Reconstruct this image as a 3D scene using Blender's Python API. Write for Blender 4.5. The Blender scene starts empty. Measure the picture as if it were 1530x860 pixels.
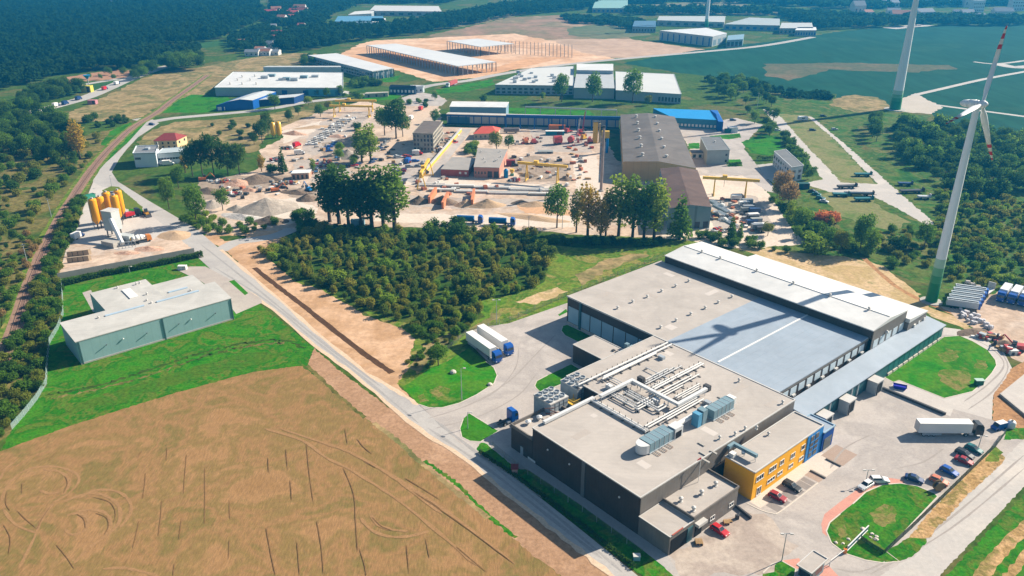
import bpy, math, random
import numpy as np
from mathutils import Vector
R = random.Random(7)
SC = bpy.context.scene; COL = SC.collection
# ------------------------------------------------------------------ camera, sky, sun, exposure
FPX = 1194.0; PITCH = math.radians(24.1); CAMH = 120.0
cam = bpy.data.cameras.new('camera'); camo = bpy.data.objects.new('camera', cam); COL.objects.link(camo)
cam.sensor_width = 36; cam.lens = 36*FPX/1530; cam.clip_start = 1; cam.clip_end = 20000
camo.location = (0, 0, CAMH); camo.rotation_euler = (math.pi/2-PITCH, 0, 0); SC.camera = camo
SUN_EL = math.radians(32.3); SUN_AZ = math.radians(27)
w = bpy.data.worlds.new('World'); SC.world = w; w.use_nodes = True
nt = w.node_tree; sky = nt.nodes.new('ShaderNodeTexSky'); sky.sky_type = 'NISHITA'; sky.sun_disc = False
sky.sun_elevation = SUN_EL; sky.sun_rotation = math.pi/2-SUN_AZ; sky.air_density = 1.3; sky.ozone_density = 2.0
nt.links.new(sky.outputs[0], nt.nodes['Background'].inputs[0]); nt.nodes['Background'].inputs[1].default_value = 0.055
sun = bpy.data.lights.new('sun', 'SUN'); sun.energy = 5.0; sun.angle = math.radians(0.5); sun.color = (1, .895, .745)
suno = bpy.data.objects.new('sun', sun); COL.objects.link(suno); suno.location = (200, 100, 300)
suno.rotation_euler = Vector((-math.cos(SUN_EL)*math.cos(SUN_AZ), -math.cos(SUN_EL)*math.sin(SUN_AZ), -math.sin(SUN_EL))).to_track_quat('-Z', 'Y').to_euler()
vs = SC.view_settings; vs.view_transform = 'Standard'; vs.look = 'None'; vs.gamma = 1; vs.use_curve_mapping = False
vs.exposure = 1.08
SC.cycles.use_denoising = True; SC.cycles.max_bounces = 6; SC.cycles.diffuse_bounces = 2; SC.cycles.glossy_bounces = 2
SC.cycles.transparent_max_bounces = 8; SC.cycles.volume_bounces = 0; SC.cycles.sample_clamp_indirect = 6
# ------------------------------------------------------------------ places: the surveyed ground position of a point
def at(px, py, z=0.0):
    u = (px-765)/FPX; v = (430-py)/FPX
    d = (u, math.cos(PITCH)+v*math.sin(PITCH), -math.sin(PITCH)+v*math.cos(PITCH)); t = (z-CAMH)/d[2]
    return (d[0]*t, d[1]*t)
def hgt(px, py, ptop):
    x, y = at(px, py); lo, hi = 0.0, 119.0
    for _ in range(40):
        m = (lo+hi)/2; dz = m-CAMH
        r = 430-FPX*(y*math.sin(PITCH)+dz*math.cos(PITCH))/(y*math.cos(PITCH)-dz*math.sin(PITCH))
        if r > ptop: lo = m
        else: hi = m
    return lo
AZ = math.radians(40.5); AX = (-math.sin(AZ), math.cos(AZ)); BX = (math.cos(AZ), math.sin(AZ))
def ab(a, b): return (a*AX[0]+b*BX[0], a*AX[1]+b*BX[1])
def loc(px, py, z=0.0):
    x, y = at(px, py, z); return (x*AX[0]+y*AX[1], x*BX[0]+y*BX[1])
def hit_a(px, py, a):   # (b, z) where the sight line meets the wall plane a
    u = (px-765)/FPX; v = (430-py)/FPX
    d = (u, math.cos(PITCH)+v*math.sin(PITCH), -math.sin(PITCH)+v*math.cos(PITCH))
    t = a/(d[0]*AX[0]+d[1]*AX[1]); return ((d[0]*BX[0]+d[1]*BX[1])*t, CAMH+d[2]*t)
# ------------------------------------------------------------------ materials
MATS = {}
def mat(name, c, c2=None, rough=.75, metal=0., scale=.25, detail=4, stripes=None, spec=.15, contrast=1.0, stain=None):
    if name in MATS: return MATS[name]
    m = bpy.data.materials.new(name); m.use_nodes = True; n = m.node_tree; N = n.nodes; b = N['Principled BSDF']
    b.inputs['Roughness'].default_value = rough; b.inputs['Metallic'].default_value = metal; b.inputs['Specular IOR Level'].default_value = spec
    if c2 is None: c2 = tuple(x*.82 for x in c)
    g = N.new('ShaderNodeNewGeometry'); t = N.new('ShaderNodeTexNoise'); t.inputs['Scale'].default_value = scale; t.inputs['Detail'].default_value = detail; t.inputs['Roughness'].default_value = .65
    n.links.new(g.outputs['Position'], t.inputs['Vector'])
    r = N.new('ShaderNodeMapRange'); r.inputs[1].default_value = .5-.22/contrast; r.inputs[2].default_value = .5+.22/contrast
    n.links.new(t.outputs[0], r.inputs[0])
    x = N.new('ShaderNodeMix'); x.data_type = 'RGBA'; x.inputs[6].default_value = (*c, 1); x.inputs[7].default_value = (*c2, 1)
    n.links.new(r.outputs[0], x.inputs[0]); out = x.outputs[2]
    if stain:   # broad weathering
        t3 = N.new('ShaderNodeTexNoise'); t3.inputs['Scale'].default_value = stain[0]; t3.inputs['Detail'].default_value = 6; t3.inputs['Roughness'].default_value = .7; t3.inputs['Distortion'].default_value = .8; n.links.new(g.outputs['Position'], t3.inputs['Vector'])
        r3 = N.new('ShaderNodeMapRange'); r3.inputs[1].default_value = .36; r3.inputs[2].default_value = .64; r3.inputs[3].default_value = 1-stain[1]; r3.inputs[4].default_value = 1.04; n.links.new(t3.outputs[0], r3.inputs[0])
        k3 = N.new('ShaderNodeMix'); k3.data_type = 'RGBA'; k3.blend_type = 'MULTIPLY'; k3.inputs[0].default_value = 1; n.links.new(out, k3.inputs[6]); n.links.new(r3.outputs[0], k3.inputs[7]); out = k3.outputs[2]
    if stripes:   # sheet seams: axis 'h' = around the wall (horizontal run), period in metres
        per, amt = stripes
        s = N.new('ShaderNodeSeparateXYZ'); n.links.new(g.outputs['Position'], s.inputs[0])
        a1 = N.new('ShaderNodeMath'); a1.operation = 'MULTIPLY'; a1.inputs[1].default_value = BX[0]+AX[0]; n.links.new(s.outputs[0], a1.inputs[0])
        a2 = N.new('ShaderNodeMath'); a2.operation = 'MULTIPLY_ADD'; a2.inputs[1].default_value = BX[1]+AX[1]; n.links.new(s.outputs[1], a2.inputs[0]); n.links.new(a1.outputs[0], a2.inputs[2])
        p = N.new('ShaderNodeMath'); p.operation = 'PINGPONG'; p.inputs[1].default_value = per/2; n.links.new(a2.outputs[0], p.inputs[0])
        l = N.new('ShaderNodeMath'); l.operation = 'LESS_THAN'; l.inputs[1].default_value = per*.06; n.links.new(p.outputs[0], l.inputs[0])
        k = N.new('ShaderNodeMix'); k.data_type = 'RGBA'; k.blend_type = 'MULTIPLY'; k.inputs[7].default_value = (1-amt,)*3+(1,)
        f = N.new('ShaderNodeMath'); f.operation = 'MULTIPLY'; f.inputs[1].default_value = 1.0; n.links.new(l.outputs[0], f.inputs[0])
        n.links.new(f.outputs[0], k.inputs[0]); n.links.new(out, k.inputs[6]); out = k.outputs[2]
    n.links.new(out, b.inputs['Base Color'])
    MATS[name] = m; return m
def ground(name, cols, scale=.03, fine=.6, amt=.35, rough=.95, warp=None, bump=0.0, rows=None):
    """soil, grass and paving: broad patches of cols, plus fine grain"""
    if name in MATS: return MATS[name]
    m = bpy.data.materials.new(name); m.use_nodes = True; n = m.node_tree; N = n.nodes; b = N['Principled BSDF']
    b.inputs['Roughness'].default_value = rough; b.inputs['Specular IOR Level'].default_value = .02
    g = N.new('ShaderNodeNewGeometry'); vec = g.outputs['Position']
    t = N.new('ShaderNodeTexNoise'); t.inputs['Scale'].default_value = scale; t.inputs['Detail'].default_value = 7; t.inputs['Roughness'].default_value = .62; t.inputs['Distortion'].default_value = .4
    n.links.new(vec, t.inputs['Vector'])
    cr = N.new('ShaderNodeValToRGB'); e = cr.color_ramp.elements; k = len(cols)
    while len(e) < k: e.new(.5)
    for i, c in enumerate(cols): e[i].position = .32+.36*i/(k-1); e[i].color = (*c, 1)
    n.links.new(t.outputs[0], cr.inputs[0])
    t2 = N.new('ShaderNodeTexNoise'); t2.inputs['Scale'].default_value = fine; t2.inputs['Detail'].default_value = 5; t2.inputs['Roughness'].default_value = .75
    if rows:
        mp = N.new('ShaderNodeMapping'); mp.inputs['Rotation'].default_value = (0, 0, rows[0]); mp.inputs['Scale'].default_value = (1, rows[1], 1)
        n.links.new(vec, mp.inputs['Vector']); n.links.new(mp.outputs[0], t2.inputs['Vector'])
    else: n.links.new(vec, t2.inputs['Vector'])
    r = N.new('ShaderNodeMapRange'); r.inputs[1].default_value = .3; r.inputs[2].default_value = .7; r.inputs[3].default_value = 1-amt; r.inputs[4].default_value = 1+amt
    n.links.new(t2.outputs[0], r.inputs[0])
    x = N.new('ShaderNodeMix'); x.data_type = 'RGBA'; x.blend_type = 'MULTIPLY'; x.inputs[0].default_value = 1
    n.links.new(cr.outputs[0], x.inputs[6]); n.links.new(r.outputs[0], x.inputs[7]); n.links.new(x.outputs[2], b.inputs['Base Color'])
    if bump:
        bu = N.new('ShaderNodeBump'); bu.inputs['Strength'].default_value = bump; bu.inputs['Distance'].default_value = .3
        n.links.new(t2.outputs[0], bu.inputs['Height']); n.links.new(bu.outputs[0], b.inputs['Normal'])
    MATS[name] = m; return m
def leafmat(name, c1, c2, c3=None):
    m = bpy.data.materials.new(name); m.use_nodes = True; n = m.node_tree; N = n.nodes; b = N['Principled BSDF']
    b.inputs['Roughness'].default_value = .9; b.inputs['Specular IOR Level'].default_value = .02
    g = N.new('ShaderNodeNewGeometry'); t = N.new('ShaderNodeTexNoise'); t.inputs['Scale'].default_value = .7; t.inputs['Detail'].default_value = 3
    n.links.new(g.outputs['Position'], t.inputs['Vector'])
    oi = N.new('ShaderNodeObjectInfo'); ri = N.new('ShaderNodeMath'); ri.operation = 'MULTIPLY_ADD'; ri.inputs[1].default_value = .5; n.links.new(oi.outputs['Random'], ri.inputs[0])
    sm = N.new('ShaderNodeMapRange'); sm.inputs[1].default_value = .3; sm.inputs[2].default_value = .7; sm.inputs[4].default_value = .6; n.links.new(t.outputs[0], sm.inputs[0]); n.links.new(sm.outputs[0], ri.inputs[2])
    cr = N.new('ShaderNodeValToRGB'); e = cr.color_ramp.elements; e[0].color = (*c1, 1); e[1].color = (*(c3 or c2), 1); k = e.new(.55); k.color = (*c2, 1)
    n.links.new(ri.outputs[0], cr.inputs[0]); n.links.new(cr.outputs[0], b.inputs['Base Color'])
    tr = N.new('ShaderNodeBsdfTranslucent'); n.links.new(cr.outputs[0], tr.inputs[0]); ms = N.new('ShaderNodeMixShader'); ms.inputs[0].default_value = .52
    n.links.new(b.outputs[0], ms.inputs[1]); n.links.new(tr.outputs[0], ms.inputs[2]); n.links.new(ms.outputs[0], N['Material Output'].inputs[0])
    MATS[name] = m; return m
# ------------------------------------------------------------------ mesh builder and tagging
def W3(p, z): return (p[0], p[1], z)
class MB:
    def __init__(s): s.v = []; s.f = []; s.m = []
    def face(s, pts, mi=0):
        k = len(s.v); s.v += [tuple(p) for p in pts]; s.f.append(tuple(range(k, k+len(pts)))); s.m.append(mi); return s
    def prism(s, poly, z0, z1, mi=0, tmi=None, bottom=False):
        n = len(poly); k = len(s.v); area = sum(poly[i][0]*poly[(i+1) % n][1]-poly[(i+1) % n][0]*poly[i][1] for i in range(n))
        if area < 0: poly = poly[::-1]
        zt = z1 if isinstance(z1, (list, tuple)) else [z1]*n
        if area < 0 and isinstance(z1, (list, tuple)): zt = list(zt)[::-1]
        s.v += [(p[0], p[1], z0) for p in poly]+[(p[0], p[1], zt[i]) for i, p in enumerate(poly)]
        for i in range(n):
            j = (i+1) % n; s.f.append((k+i, k+j, k+n+j, k+n+i)); s.m.append(mi)
        s.f.append(tuple(range(k+n, k+2*n))); s.m.append(mi if tmi is None else tmi)
        if bottom: s.f.append(tuple(range(k+n-1, k-1, -1))); s.m.append(mi)
        return s
    def box(s, x0, x1, y0, y1, z0, z1, mi=0, fn=None):
        P = [(x0, y0), (x1, y0), (x1, y1), (x0, y1)]
        if fn: P = [fn(*p) for p in P]
        return s.prism(P, z0, z1, mi, bottom=True)
    def abox(s, a0, a1, b0, b1, z0, z1, mi=0): return s.box(a0, a1, b0, b1, z0, z1, mi, ab)
    def tube(s, p, q, r0, r1=None, n=8, mi=0, caps=True):
        r1 = r0 if r1 is None else r1; p = Vector(p); q = Vector(q); d = (q-p).normalized()
        u = d.orthogonal().normalized(); w_ = d.cross(u); k = len(s.v)
        for c, r in ((p, r0), (q, r1)):
            for i in range(n):
                t = 2*math.pi*i/n; s.v.append(tuple(c+u*(r*math.cos(t))+w_*(r*math.sin(t))))
        for i in range(n):
            j = (i+1) % n; s.f.append((k+i, k+j, k+n+j, k+n+i)); s.m.append(mi)
        if caps:
            s.f.append(tuple(range(k+n-1, k-1, -1))); s.m.append(mi); s.f.append(tuple(range(k+n, k+2*n))); s.m.append(mi)
        return s
    def path(s, pts, r, n=8, mi=0):
        for p, q in zip(pts[:-1], pts[1:]): s.tube(p, q, r, r, n, mi)
        return s
    def lathe(s, prof, c=(0, 0, 0), n=16, mi=0):
        k = len(s.v); m = len(prof)
        for r, z in prof:
            for i in range(n):
                t = 2*math.pi*i/n; s.v.append((c[0]+r*math.cos(t), c[1]+r*math.sin(t), c[2]+z))
        for a in range(m-1):
            for i in range(n):
                j = (i+1) % n; s.f.append((k+a*n+i, k+a*n+j, k+(a+1)*n+j, k+(a+1)*n+i)); s.m.append(mi)
        s.f.append(tuple(range(k+(m-1)*n, k+m*n))); s.m.append(mi); return s
    def extrude_side(s, prof, y0, y1, mi=0):   # a side outline in x,z pulled across y
        n = len(prof); k = len(s.v); s.v += [(x, y0, z) for x, z in prof]+[(x, y1, z) for x, z in prof]
        for i in range(n):
            j = (i+1) % n; s.f.append((k+i, k+j, k+n+j, k+n+i)); s.m.append(mi)
        s.f.append(tuple(range(k+n-1, k-1, -1))); s.m.append(mi); s.f.append(tuple(range(k+n, k+2*n))); s.m.append(mi); return s
    def mesh(s, name, mats, off=(0, 0, 0), smooth=False):
        me = bpy.data.meshes.new(name); o = Vector(off)
        me.from_pydata([(v[0]-o[0], v[1]-o[1], v[2]-o[2]) for v in s.v], [], s.f)
        for m in (mats if isinstance(mats, (list, tuple)) else [mats]): me.materials.append(m)
        me.polygons.foreach_set('material_index', s.m)
        if smooth: me.polygons.foreach_set('use_smooth', [True]*len(s.f))
        me.update(); return me
    def build(s, name, mats, parent=None, smooth=False):
        off = parent_origin(parent) if parent else (0, 0, 0)
        if parent is None and s.v:
            xs = [v[0] for v in s.v]; ys = [v[1] for v in s.v]; off = ((min(xs)+max(xs))/2, (min(ys)+max(ys))/2, min(v[2] for v in s.v))
        o = bpy.data.objects.new(name, s.mesh(name, mats, off, smooth)); COL.objects.link(o)
        if parent: o.parent = parent
        else: o.location = off
        return o
def parent_origin(p):
    o = Vector((0, 0, 0))
    while p: o += p.location; p = p.parent
    return o
def tag(o, label, cat, group=None, kind=None):
    if label: o['label'] = label
    if cat: o['category'] = cat
    if group: o['group'] = group
    if kind: o['kind'] = kind
    return o
def thing(name, label, cat, p=(0, 0, 0), group=None):
    o = bpy.data.objects.new(name, None); o.empty_display_size = .5; COL.objects.link(o)
    o.location = (p[0], p[1], p[2] if len(p) > 2 else 0); return tag(o, label, cat, group)
def copy_tree(o, parent=None):
    c = o.copy(); COL.objects.link(c); c.parent = parent
    for ch in list(o.children): copy_tree(ch, c)
    return c
def inside(p, poly):
    x, y = p; r = False; j = len(poly)-1
    for i in range(len(poly)):
        xi, yi = poly[i]; xj, yj = poly[j]
        if (yi > y) != (yj > y) and x < (xj-xi)*(y-yi)/(yj-yi)+xi: r = not r
        j = i
    return r
def W(pts, z=0.0): return [at(*p, z) for p in pts]
# ------------------------------------------------------------------ ground sheets
LAYERS = []
def next_z(poly):   # each sheet lies 4 mm above the sheets it overlaps
    xs = [p[0] for p in poly]; ys = [p[1] for p in poly]; bb = (min(xs), max(xs), min(ys), max(ys)); z = 0.0
    st = max(1, len(poly)//60); mine = poly[::st]; cx = sum(p[0] for p in mine)/len(mine); cy = sum(p[1] for p in mine)/len(mine)
    for b2, p2, zz in LAYERS:
        if zz <= z or b2[0] > bb[1] or b2[1] < bb[0] or b2[2] > bb[3] or b2[3] < bb[2]: continue
        if any(inside(p, p2) for p in mine) or any(inside(p, poly) for p in p2[::max(1, len(p2)//60)]) or inside((cx, cy), p2): z = zz
    z += .004; LAYERS.append((bb, poly, z)); return z
def rough_edge(poly, amp, step):
    out = []; n = len(poly)
    for i in range(n):
        p = poly[i]; q = poly[(i+1) % n]; L = math.hypot(q[0]-p[0], q[1]-p[1]); k = max(1, min(400, int(L/step)))
        for j in range(k):
            t = j/k; out.append((p[0]+(q[0]-p[0])*t, p[1]+(q[1]-p[1])*t))
    if amp:
        ph = R.random()*99
        from mathutils import noise
        res = []
        for x, y in out:
            v = Vector((x*.35/amp+ph, y*.35/amp, ph)); v2 = v*2.7
            res.append((x+amp*(noise.noise(v)*1.2+noise.noise(v2)*.6), y+amp*(noise.noise(v+Vector((31, 7, 3)))*1.2+noise.noise(v2+Vector((11, 17, 5)))*.6)))
        out = res
    return out
def zone(name, pts, m, jit=0.0, step=None, world=False, z=None):
    poly = pts if world else W(pts); poly = rough_edge(poly, jit, step or max(.7, jit*1.2)) if jit else poly
    if z is None: z = next_z(poly)
    n = len(poly); area = sum(poly[i][0]*poly[(i+1) % n][1]-poly[(i+1) % n][0]*poly[i][1] for i in range(n))
    if area < 0: poly = poly[::-1]
    me = bpy.data.meshes.new(name); me.from_pydata([(x, y, z) for x, y in poly], [], [tuple(range(n))]); me.materials.append(m)
    o = bpy.data.objects.new(name, me); COL.objects.link(o); return tag(o, None, None, kind='structure')
def smooth_line(pts, k=4):
    out = []; n = len(pts)
    for i in range(n-1):
        p0 = pts[max(0, i-1)]; p1 = pts[i]; p2 = pts[i+1]; p3 = pts[min(n-1, i+2)]
        for j in range(k):
            t = j/k; out.append(tuple(.5*((2*p1[c])+(-p0[c]+p2[c])*t+(2*p0[c]-5*p1[c]+4*p2[c]-p3[c])*t*t+(-p0[c]+3*p1[c]-3*p2[c]+p3[c])*t**3) for c in (0, 1)))
    return out+[pts[-1]]
def ribbon_pts(line, width):
    L = []; Rr = []
    for i, p in enumerate(line):
        a = line[max(0, i-1)]; b = line[min(len(line)-1, i+1)]; d = math.hypot(b[0]-a[0], b[1]-a[1]) or 1
        nx, ny = -(b[1]-a[1])/d, (b[0]-a[0])/d; wd = width[i] if isinstance(width, list) else width
        L.append((p[0]+nx*wd/2, p[1]+ny*wd/2)); Rr.append((p[0]-nx*wd/2, p[1]-ny*wd/2))
    return L, Rr
def ribbon(name, pts, width, m, world=False, k=4, z=None, jit=0):
    line = smooth_line(pts if world else W(pts), k); L, Rr = ribbon_pts(line, width)
    if jit:
        L = [(x+R.uniform(-jit, jit), y+R.uniform(-jit, jit)) for x, y in L]; Rr = [(x+R.uniform(-jit, jit), y+R.uniform(-jit, jit)) for x, y in Rr]
    if z is None: z = next_z(L+Rr[::-1])
    b = MB()
    for i in range(len(L)-1): b.face([(*Rr[i], z), (*Rr[i+1], z), (*L[i+1], z), (*L[i], z)])
    o = bpy.data.objects.new(name, b.mesh(name, m)); COL.objects.link(o); return tag(o, None, None, kind='structure')
def ribbons(name, lines, width, m, z=None):   # several thin marks of one kind on the ground
    if z is None: z = next_z([q for pts in lines for q in W(pts)])
    b = MB()
    for pts in lines:
        z += .0012; line = smooth_line(W(pts), 5); ws = [width*R.uniform(.55, 1.2) for _ in line]; ws[0] = ws[-1] = width*.2; L, Rr = ribbon_pts(line, ws)
        for i in range(len(L)-1): b.face([(*Rr[i], z), (*Rr[i+1], z), (*L[i+1], z), (*L[i], z)])
    o = bpy.data.objects.new(name, b.mesh(name, m)); COL.objects.link(o); return tag(o, None, None, kind='structure')
def kerb(name, pts, m, wd=.3, h=.12, closed=True, world=False, k=5):
    P = pts if world else W(pts)
    line = smooth_line(P+[P[0]] if closed else P, k) if k > 1 else P; L, Rr = ribbon_pts(line, wd); b = MB()
    for i in range(len(L)-1):
        b.face([(*Rr[i], h), (*Rr[i+1], h), (*L[i+1], h), (*L[i], h)]); b.face([(*Rr[i], 0), (*Rr[i+1], 0), (*Rr[i+1], h), (*Rr[i], h)]); b.face([(*L[i+1], 0), (*L[i], 0), (*L[i], h), (*L[i+1], h)])
    o = bpy.data.objects.new(name, b.mesh(name, m)); COL.objects.link(o); return tag(o, None, None, kind='structure')
# ------------------------------------------------------------------ ground
G_base = ground('scrub ground', [(.025, .075, .012), (.07, .11, .018), (.04, .09, .012), (.12, .11, .035), (.05, .10, .014)], .022, .35, .5)
G_scrub = ground('rough grass', [(.03, .07, .012), (.07, .10, .02), (.13, .115, .035), (.18, .145, .05), (.05, .09, .016)], .05, .5, .55)
G_right = ground('right scrub grass', [(.02, .08, .012), (.05, .12, .018), (.10, .125, .03), (.03, .095, .013), (.15, .14, .045), (.04, .10, .015)], .04, .4, .5)
G_dry = ground('dry meadow', [(.25, .19, .085), (.17, .14, .055), (.32, .23, .11), (.13, .13, .045), (.27, .20, .09)], .03, .3, .4)
G_stub = ground('stubble', [(.262, .15, .064), (.298, .17, .076), (.205, .138, .05), (.275, .155, .068), (.172, .13, .043), (.26, .148, .062)], .06, 2.6, .30, rows=(math.radians(-4), .18), bump=.25)
G_lawn = ground('lawn grass', [(.014, .12, .006), (.03, .17, .008), (.045, .16, .010), (.012, .10, .006), (.11, .15, .02)], .08, .9, .35)
G_lawn2 = ground('worn lawn grass', [(.014, .13, .006), (.028, .18, .008), (.07, .18, .012), (.02, .14, .006), (.15, .17, .035)], .07, .8, .35)
G_lawn3 = ground('rough lawn grass', [(.014, .12, .006), (.03, .17, .008), (.055, .16, .012), (.016, .125, .006), (.10, .14, .02), (.028, .165, .008), (.014, .115, .006)], .10, 1.3, .5)
G_mead = ground('meadow grass', [(.04, .12, .010), (.09, .18, .016), (.15, .18, .03), (.06, .14, .012), (.24, .20, .06), (.08, .16, .014)], .07, .7, .5)
G_sand = ground('sandy soil', [(.47, .28, .16), (.54, .35, .22), (.40, .24, .13), (.50, .32, .20)], .04, .5, .22, bump=.2)
G_sandy = ground('yard sand', [(.50, .36, .26), (.57, .44, .34), (.42, .31, .23), (.48, .39, .32), (.53, .38, .27)], .035, .4, .25)
G_dirt = ground('brown earth', [(.30, .16, .08), (.38, .21, .10), (.24, .13, .065)], .12, .8, .35, bump=.3)
G_ditchshade = ground('shade toned ditch earth', [(.07, .038, .022), (.10, .055, .03)], .3, 1.5, .35, bump=.4)
G_verge = ground('dry verge', [(.40, .25, .11), (.28, .18, .07), (.46, .29, .14), (.18, .15, .045), (.38, .24, .11)], .15, 1.2, .5, bump=.3)
G_road = ground('worn asphalt', [(.36, .335, .31), (.41, .385, .36), (.33, .31, .295)], .05, 1.2, .10)
G_pale = ground('pale road', [(.48, .43, .39), (.43, .40, .37), (.52, .47, .42)], .06, 1.0, .10)
G_pave = ground('concrete pavers', [(.40, .355, .325), (.44, .395, .36), (.35, .315, .29), (.42, .375, .34), (.37, .33, .305)], .05, 1.6, .12)
G_conc = ground('concrete slab', [(.50, .46, .42), (.46, .42, .385), (.53, .49, .44)], .06, 1.0, .08)
G_pink = ground('red pavers', [(.50, .235, .185), (.54, .27, .21), (.47, .22, .175)], .2, 2.5, .10)
G_bay = ground('dark pavers', [(.23, .205, .19), (.26, .23, .21)], .4, 2.5, .12)
G_brownp = ground('brown pavers', [(.34, .255, .205), (.37, .28, .225)], .3, 2.5, .12)
G_kerb = mat('kerb stone', (.58, .52, .44), (.48, .43, .37), scale=1.2)
G_crop = ground('dark crop', [(.010, .055, .034), (.016, .07, .042), (.012, .06, .034), (.026, .08, .04)], .008, .1, .25, rows=(math.radians(60), .15))
G_cropb = ground('brown crop edge', [(.12, .10, .06), (.09, .10, .05), (.16, .12, .07)], .02, .2, .3)
G_ball = ground('rail ballast', [(.24, .145, .10), (.28, .18, .125), (.20, .12, .085)], .2, 2.0, .3)
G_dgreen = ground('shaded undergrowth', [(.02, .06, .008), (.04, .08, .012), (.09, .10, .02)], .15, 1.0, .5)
gb = MB(); gb.face([(-3900, -300, 0), (3900, -300, 0), (3900, 7000, 0), (-3900, 7000, 0)])
tag(gb.build('ground', G_base), None, None, kind='structure')
# far land
zone('field', [(60, 102), (128, 84), (225, 72), (330, 60), (350, 66), (230, 80), (130, 92), (70, 110)], ground('far pasture', [(.03, .085, .022), (.045, .11, .03)], .02, .1, .2), 4)
zone('field', [(90, 117), (140, 108), (175, 104), (200, 105), (190, 116), (150, 120), (110, 122), (95, 124)], ground('far ploughed field', [(.32, .17, .10), (.36, .21, .13)], .02, .1, .2), 2)
zone('field', [(55, 130), (120, 127), (180, 118), (150, 132), (110, 140), (60, 142)], MATS['far pasture'], 2)
zone('meadow', [(92, 178), (118, 160), (150, 148), (178, 135), (205, 120), (240, 108), (262, 104), (300, 100), (345, 91), (390, 84), (440, 79), (482, 80), (470, 92), (400, 104), (350, 112), (322, 128), (300, 142), (272, 148), (232, 162), (215, 174), (190, 178), (150, 181), (110, 182)], G_dry, 3)
zone('field', [(600, 30), (650, 18), (760, 10), (800, 14), (770, 24), (690, 40)], ground('far tan field', [(.16, .15, .08), (.22, .19, .11)], .01, .1, .2), 5)
zone('field', [(760, 26), (793, 24), (847, 22), (905, 30), (930, 45), (945, 58), (905, 64), (820, 62), (770, 52), (650, 58), (640, 52), (700, 40)], ground('fallow field', [(.36, .22, .145), (.28, .18, .115), (.18, .155, .08), (.40, .26, .17)], .01, .08, .25), 5)
zone('field', [(847, 42), (890, 36), (955, 44), (975, 52), (900, 58), (850, 52)], ground('green fallow field', [(.09, .13, .06), (.16, .15, .08)], .02, .1, .25), 4)
zone('field', [(780, 62), (845, 58), (940, 58), (1056, 74), (975, 84), (920, 86), (850, 80)], ground('bare field', [(.40, .27, .19), (.46, .32, .23), (.36, .25, .17)], .012, .08, .2), 3)
zone('construction_ground', [(490, 92), (535, 66), (560, 60), (650, 56), (770, 50), (830, 62), (870, 78), (925, 88), (850, 95), (800, 100), (748, 106), (735, 114), (690, 118), (650, 122), (618, 112), (590, 104), (545, 92)], ground('construction sand', [(.60, .37, .22), (.52, .31, .18), (.64, .43, .29), (.44, .28, .17)], .012, .1, .25), 3)
zone('field', [(940, 10), (1000, 4), (1100, 2), (1140, 12), (1230, 20), (1240, 26), (1130, 22), (1040, 20), (950, 18)], ground('far tan field', []) , 6)
zone('field', [(930, 94), (985, 84), (1082, 69), (1150, 62), (1270, 45), (1330, 40), (1535, 36), (1535, 235), (1440, 205), (1390, 165), (1330, 166), (1240, 150), (1170, 138), (1100, 118), (1010, 108)], G_crop, 4)
zone('field', [(1140, 95), (1230, 93), (1420, 97), (1425, 103), (1370, 108), (1240, 104), (1180, 120), (1145, 112)], G_cropb, 6)
zone('field', [(1220, 158), (1240, 150), (1268, 141), (1304, 144), (1329, 153), (1330, 163), (1263, 171), (1225, 166)], G_dry, 3)
zone('meadow', [(1145, 165), (1172, 140), (1250, 140), (1240, 156), (1290, 170), (1330, 168), (1390, 172), (1370, 190), (1300, 185), (1285, 215), (1390, 330), (1400, 430), (1300, 400), (1110, 380), (1180, 300)], G_right, 3)
zone('scrubland', [(1285, 190), (1330, 185), (1535, 205), (1535, 440), (1400, 440), (1392, 335), (1330, 275)], G_right, 4)
zone('gravel_pad', [(1350, 145), (1370, 139), (1386, 150), (1410, 159), (1390, 170), (1352, 167), (1332, 165), (1334, 158)], ground('pale gravel', [(.42, .37, .31), (.48, .42, .36)], .1, 1, .15), 2)
ribbon('farm_track', [(1365, 142), (1400, 134), (1470, 118), (1535, 106)], 5, G_pale)
ribbon('farm_track', [(1395, 156), (1440, 162), (1480, 167), (1540, 175)], 5, G_pale)
ribbon('farm_track', [(1328, 42), (1360, 39), (1386, 37)], 22, G_pale)
ribbon('farm_track', [(1455, 92), (1490, 95), (1540, 89)], 5, G_pale); ribbon('farm_track', [(1490, 95), (1515, 100), (1540, 99)], 14, G_pale)
# middle land
zone('lawn', [(240, 168), (262, 151), (285, 141), (340, 143), (345, 150), (322, 166), (300, 168)], G_lawn, 1.5)
zone('meadow', [(206, 212), (226, 194), (262, 182), (340, 177), (400, 170), (440, 163), (475, 164), (455, 180), (425, 189), (400, 200), (385, 225), (340, 232), (270, 232), (226, 232)], G_dry, 2)
zone('yard', [(285, 347), (300, 332), (288, 312), (296, 290), (322, 268), (380, 255), (398, 240), (385, 225), (425, 205), (420, 190), (450, 178), (480, 166), (545, 150), (585, 160), (640, 140), (652, 148), (664, 190), (890, 190), (925, 240), (990, 262), (1010, 350), (990, 356), (870, 352), (820, 346), (700, 342), (640, 340), (560, 338), (470, 336), (430, 347), (370, 345), (330, 352)], G_sandy, 1.6)
zone('yard', [(1030, 262), (1120, 262), (1150, 290), (1185, 345), (1207, 364), (1120, 372), (1060, 366), (1000, 362), (985, 355)], ground('pale yard', [(.55, .46, .38), (.60, .50, .41), (.48, .40, .33)], .05, .6, .15), 1.0)
zone('yard', [(1005, 182), (1060, 186), (1085, 178), (1100, 176), (1140, 186), (1120, 206), (1112, 222), (1130, 245), (1165, 290), (1145, 285), (1110, 262), (1040, 262), (1030, 220)], G_pave, .6)
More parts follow.
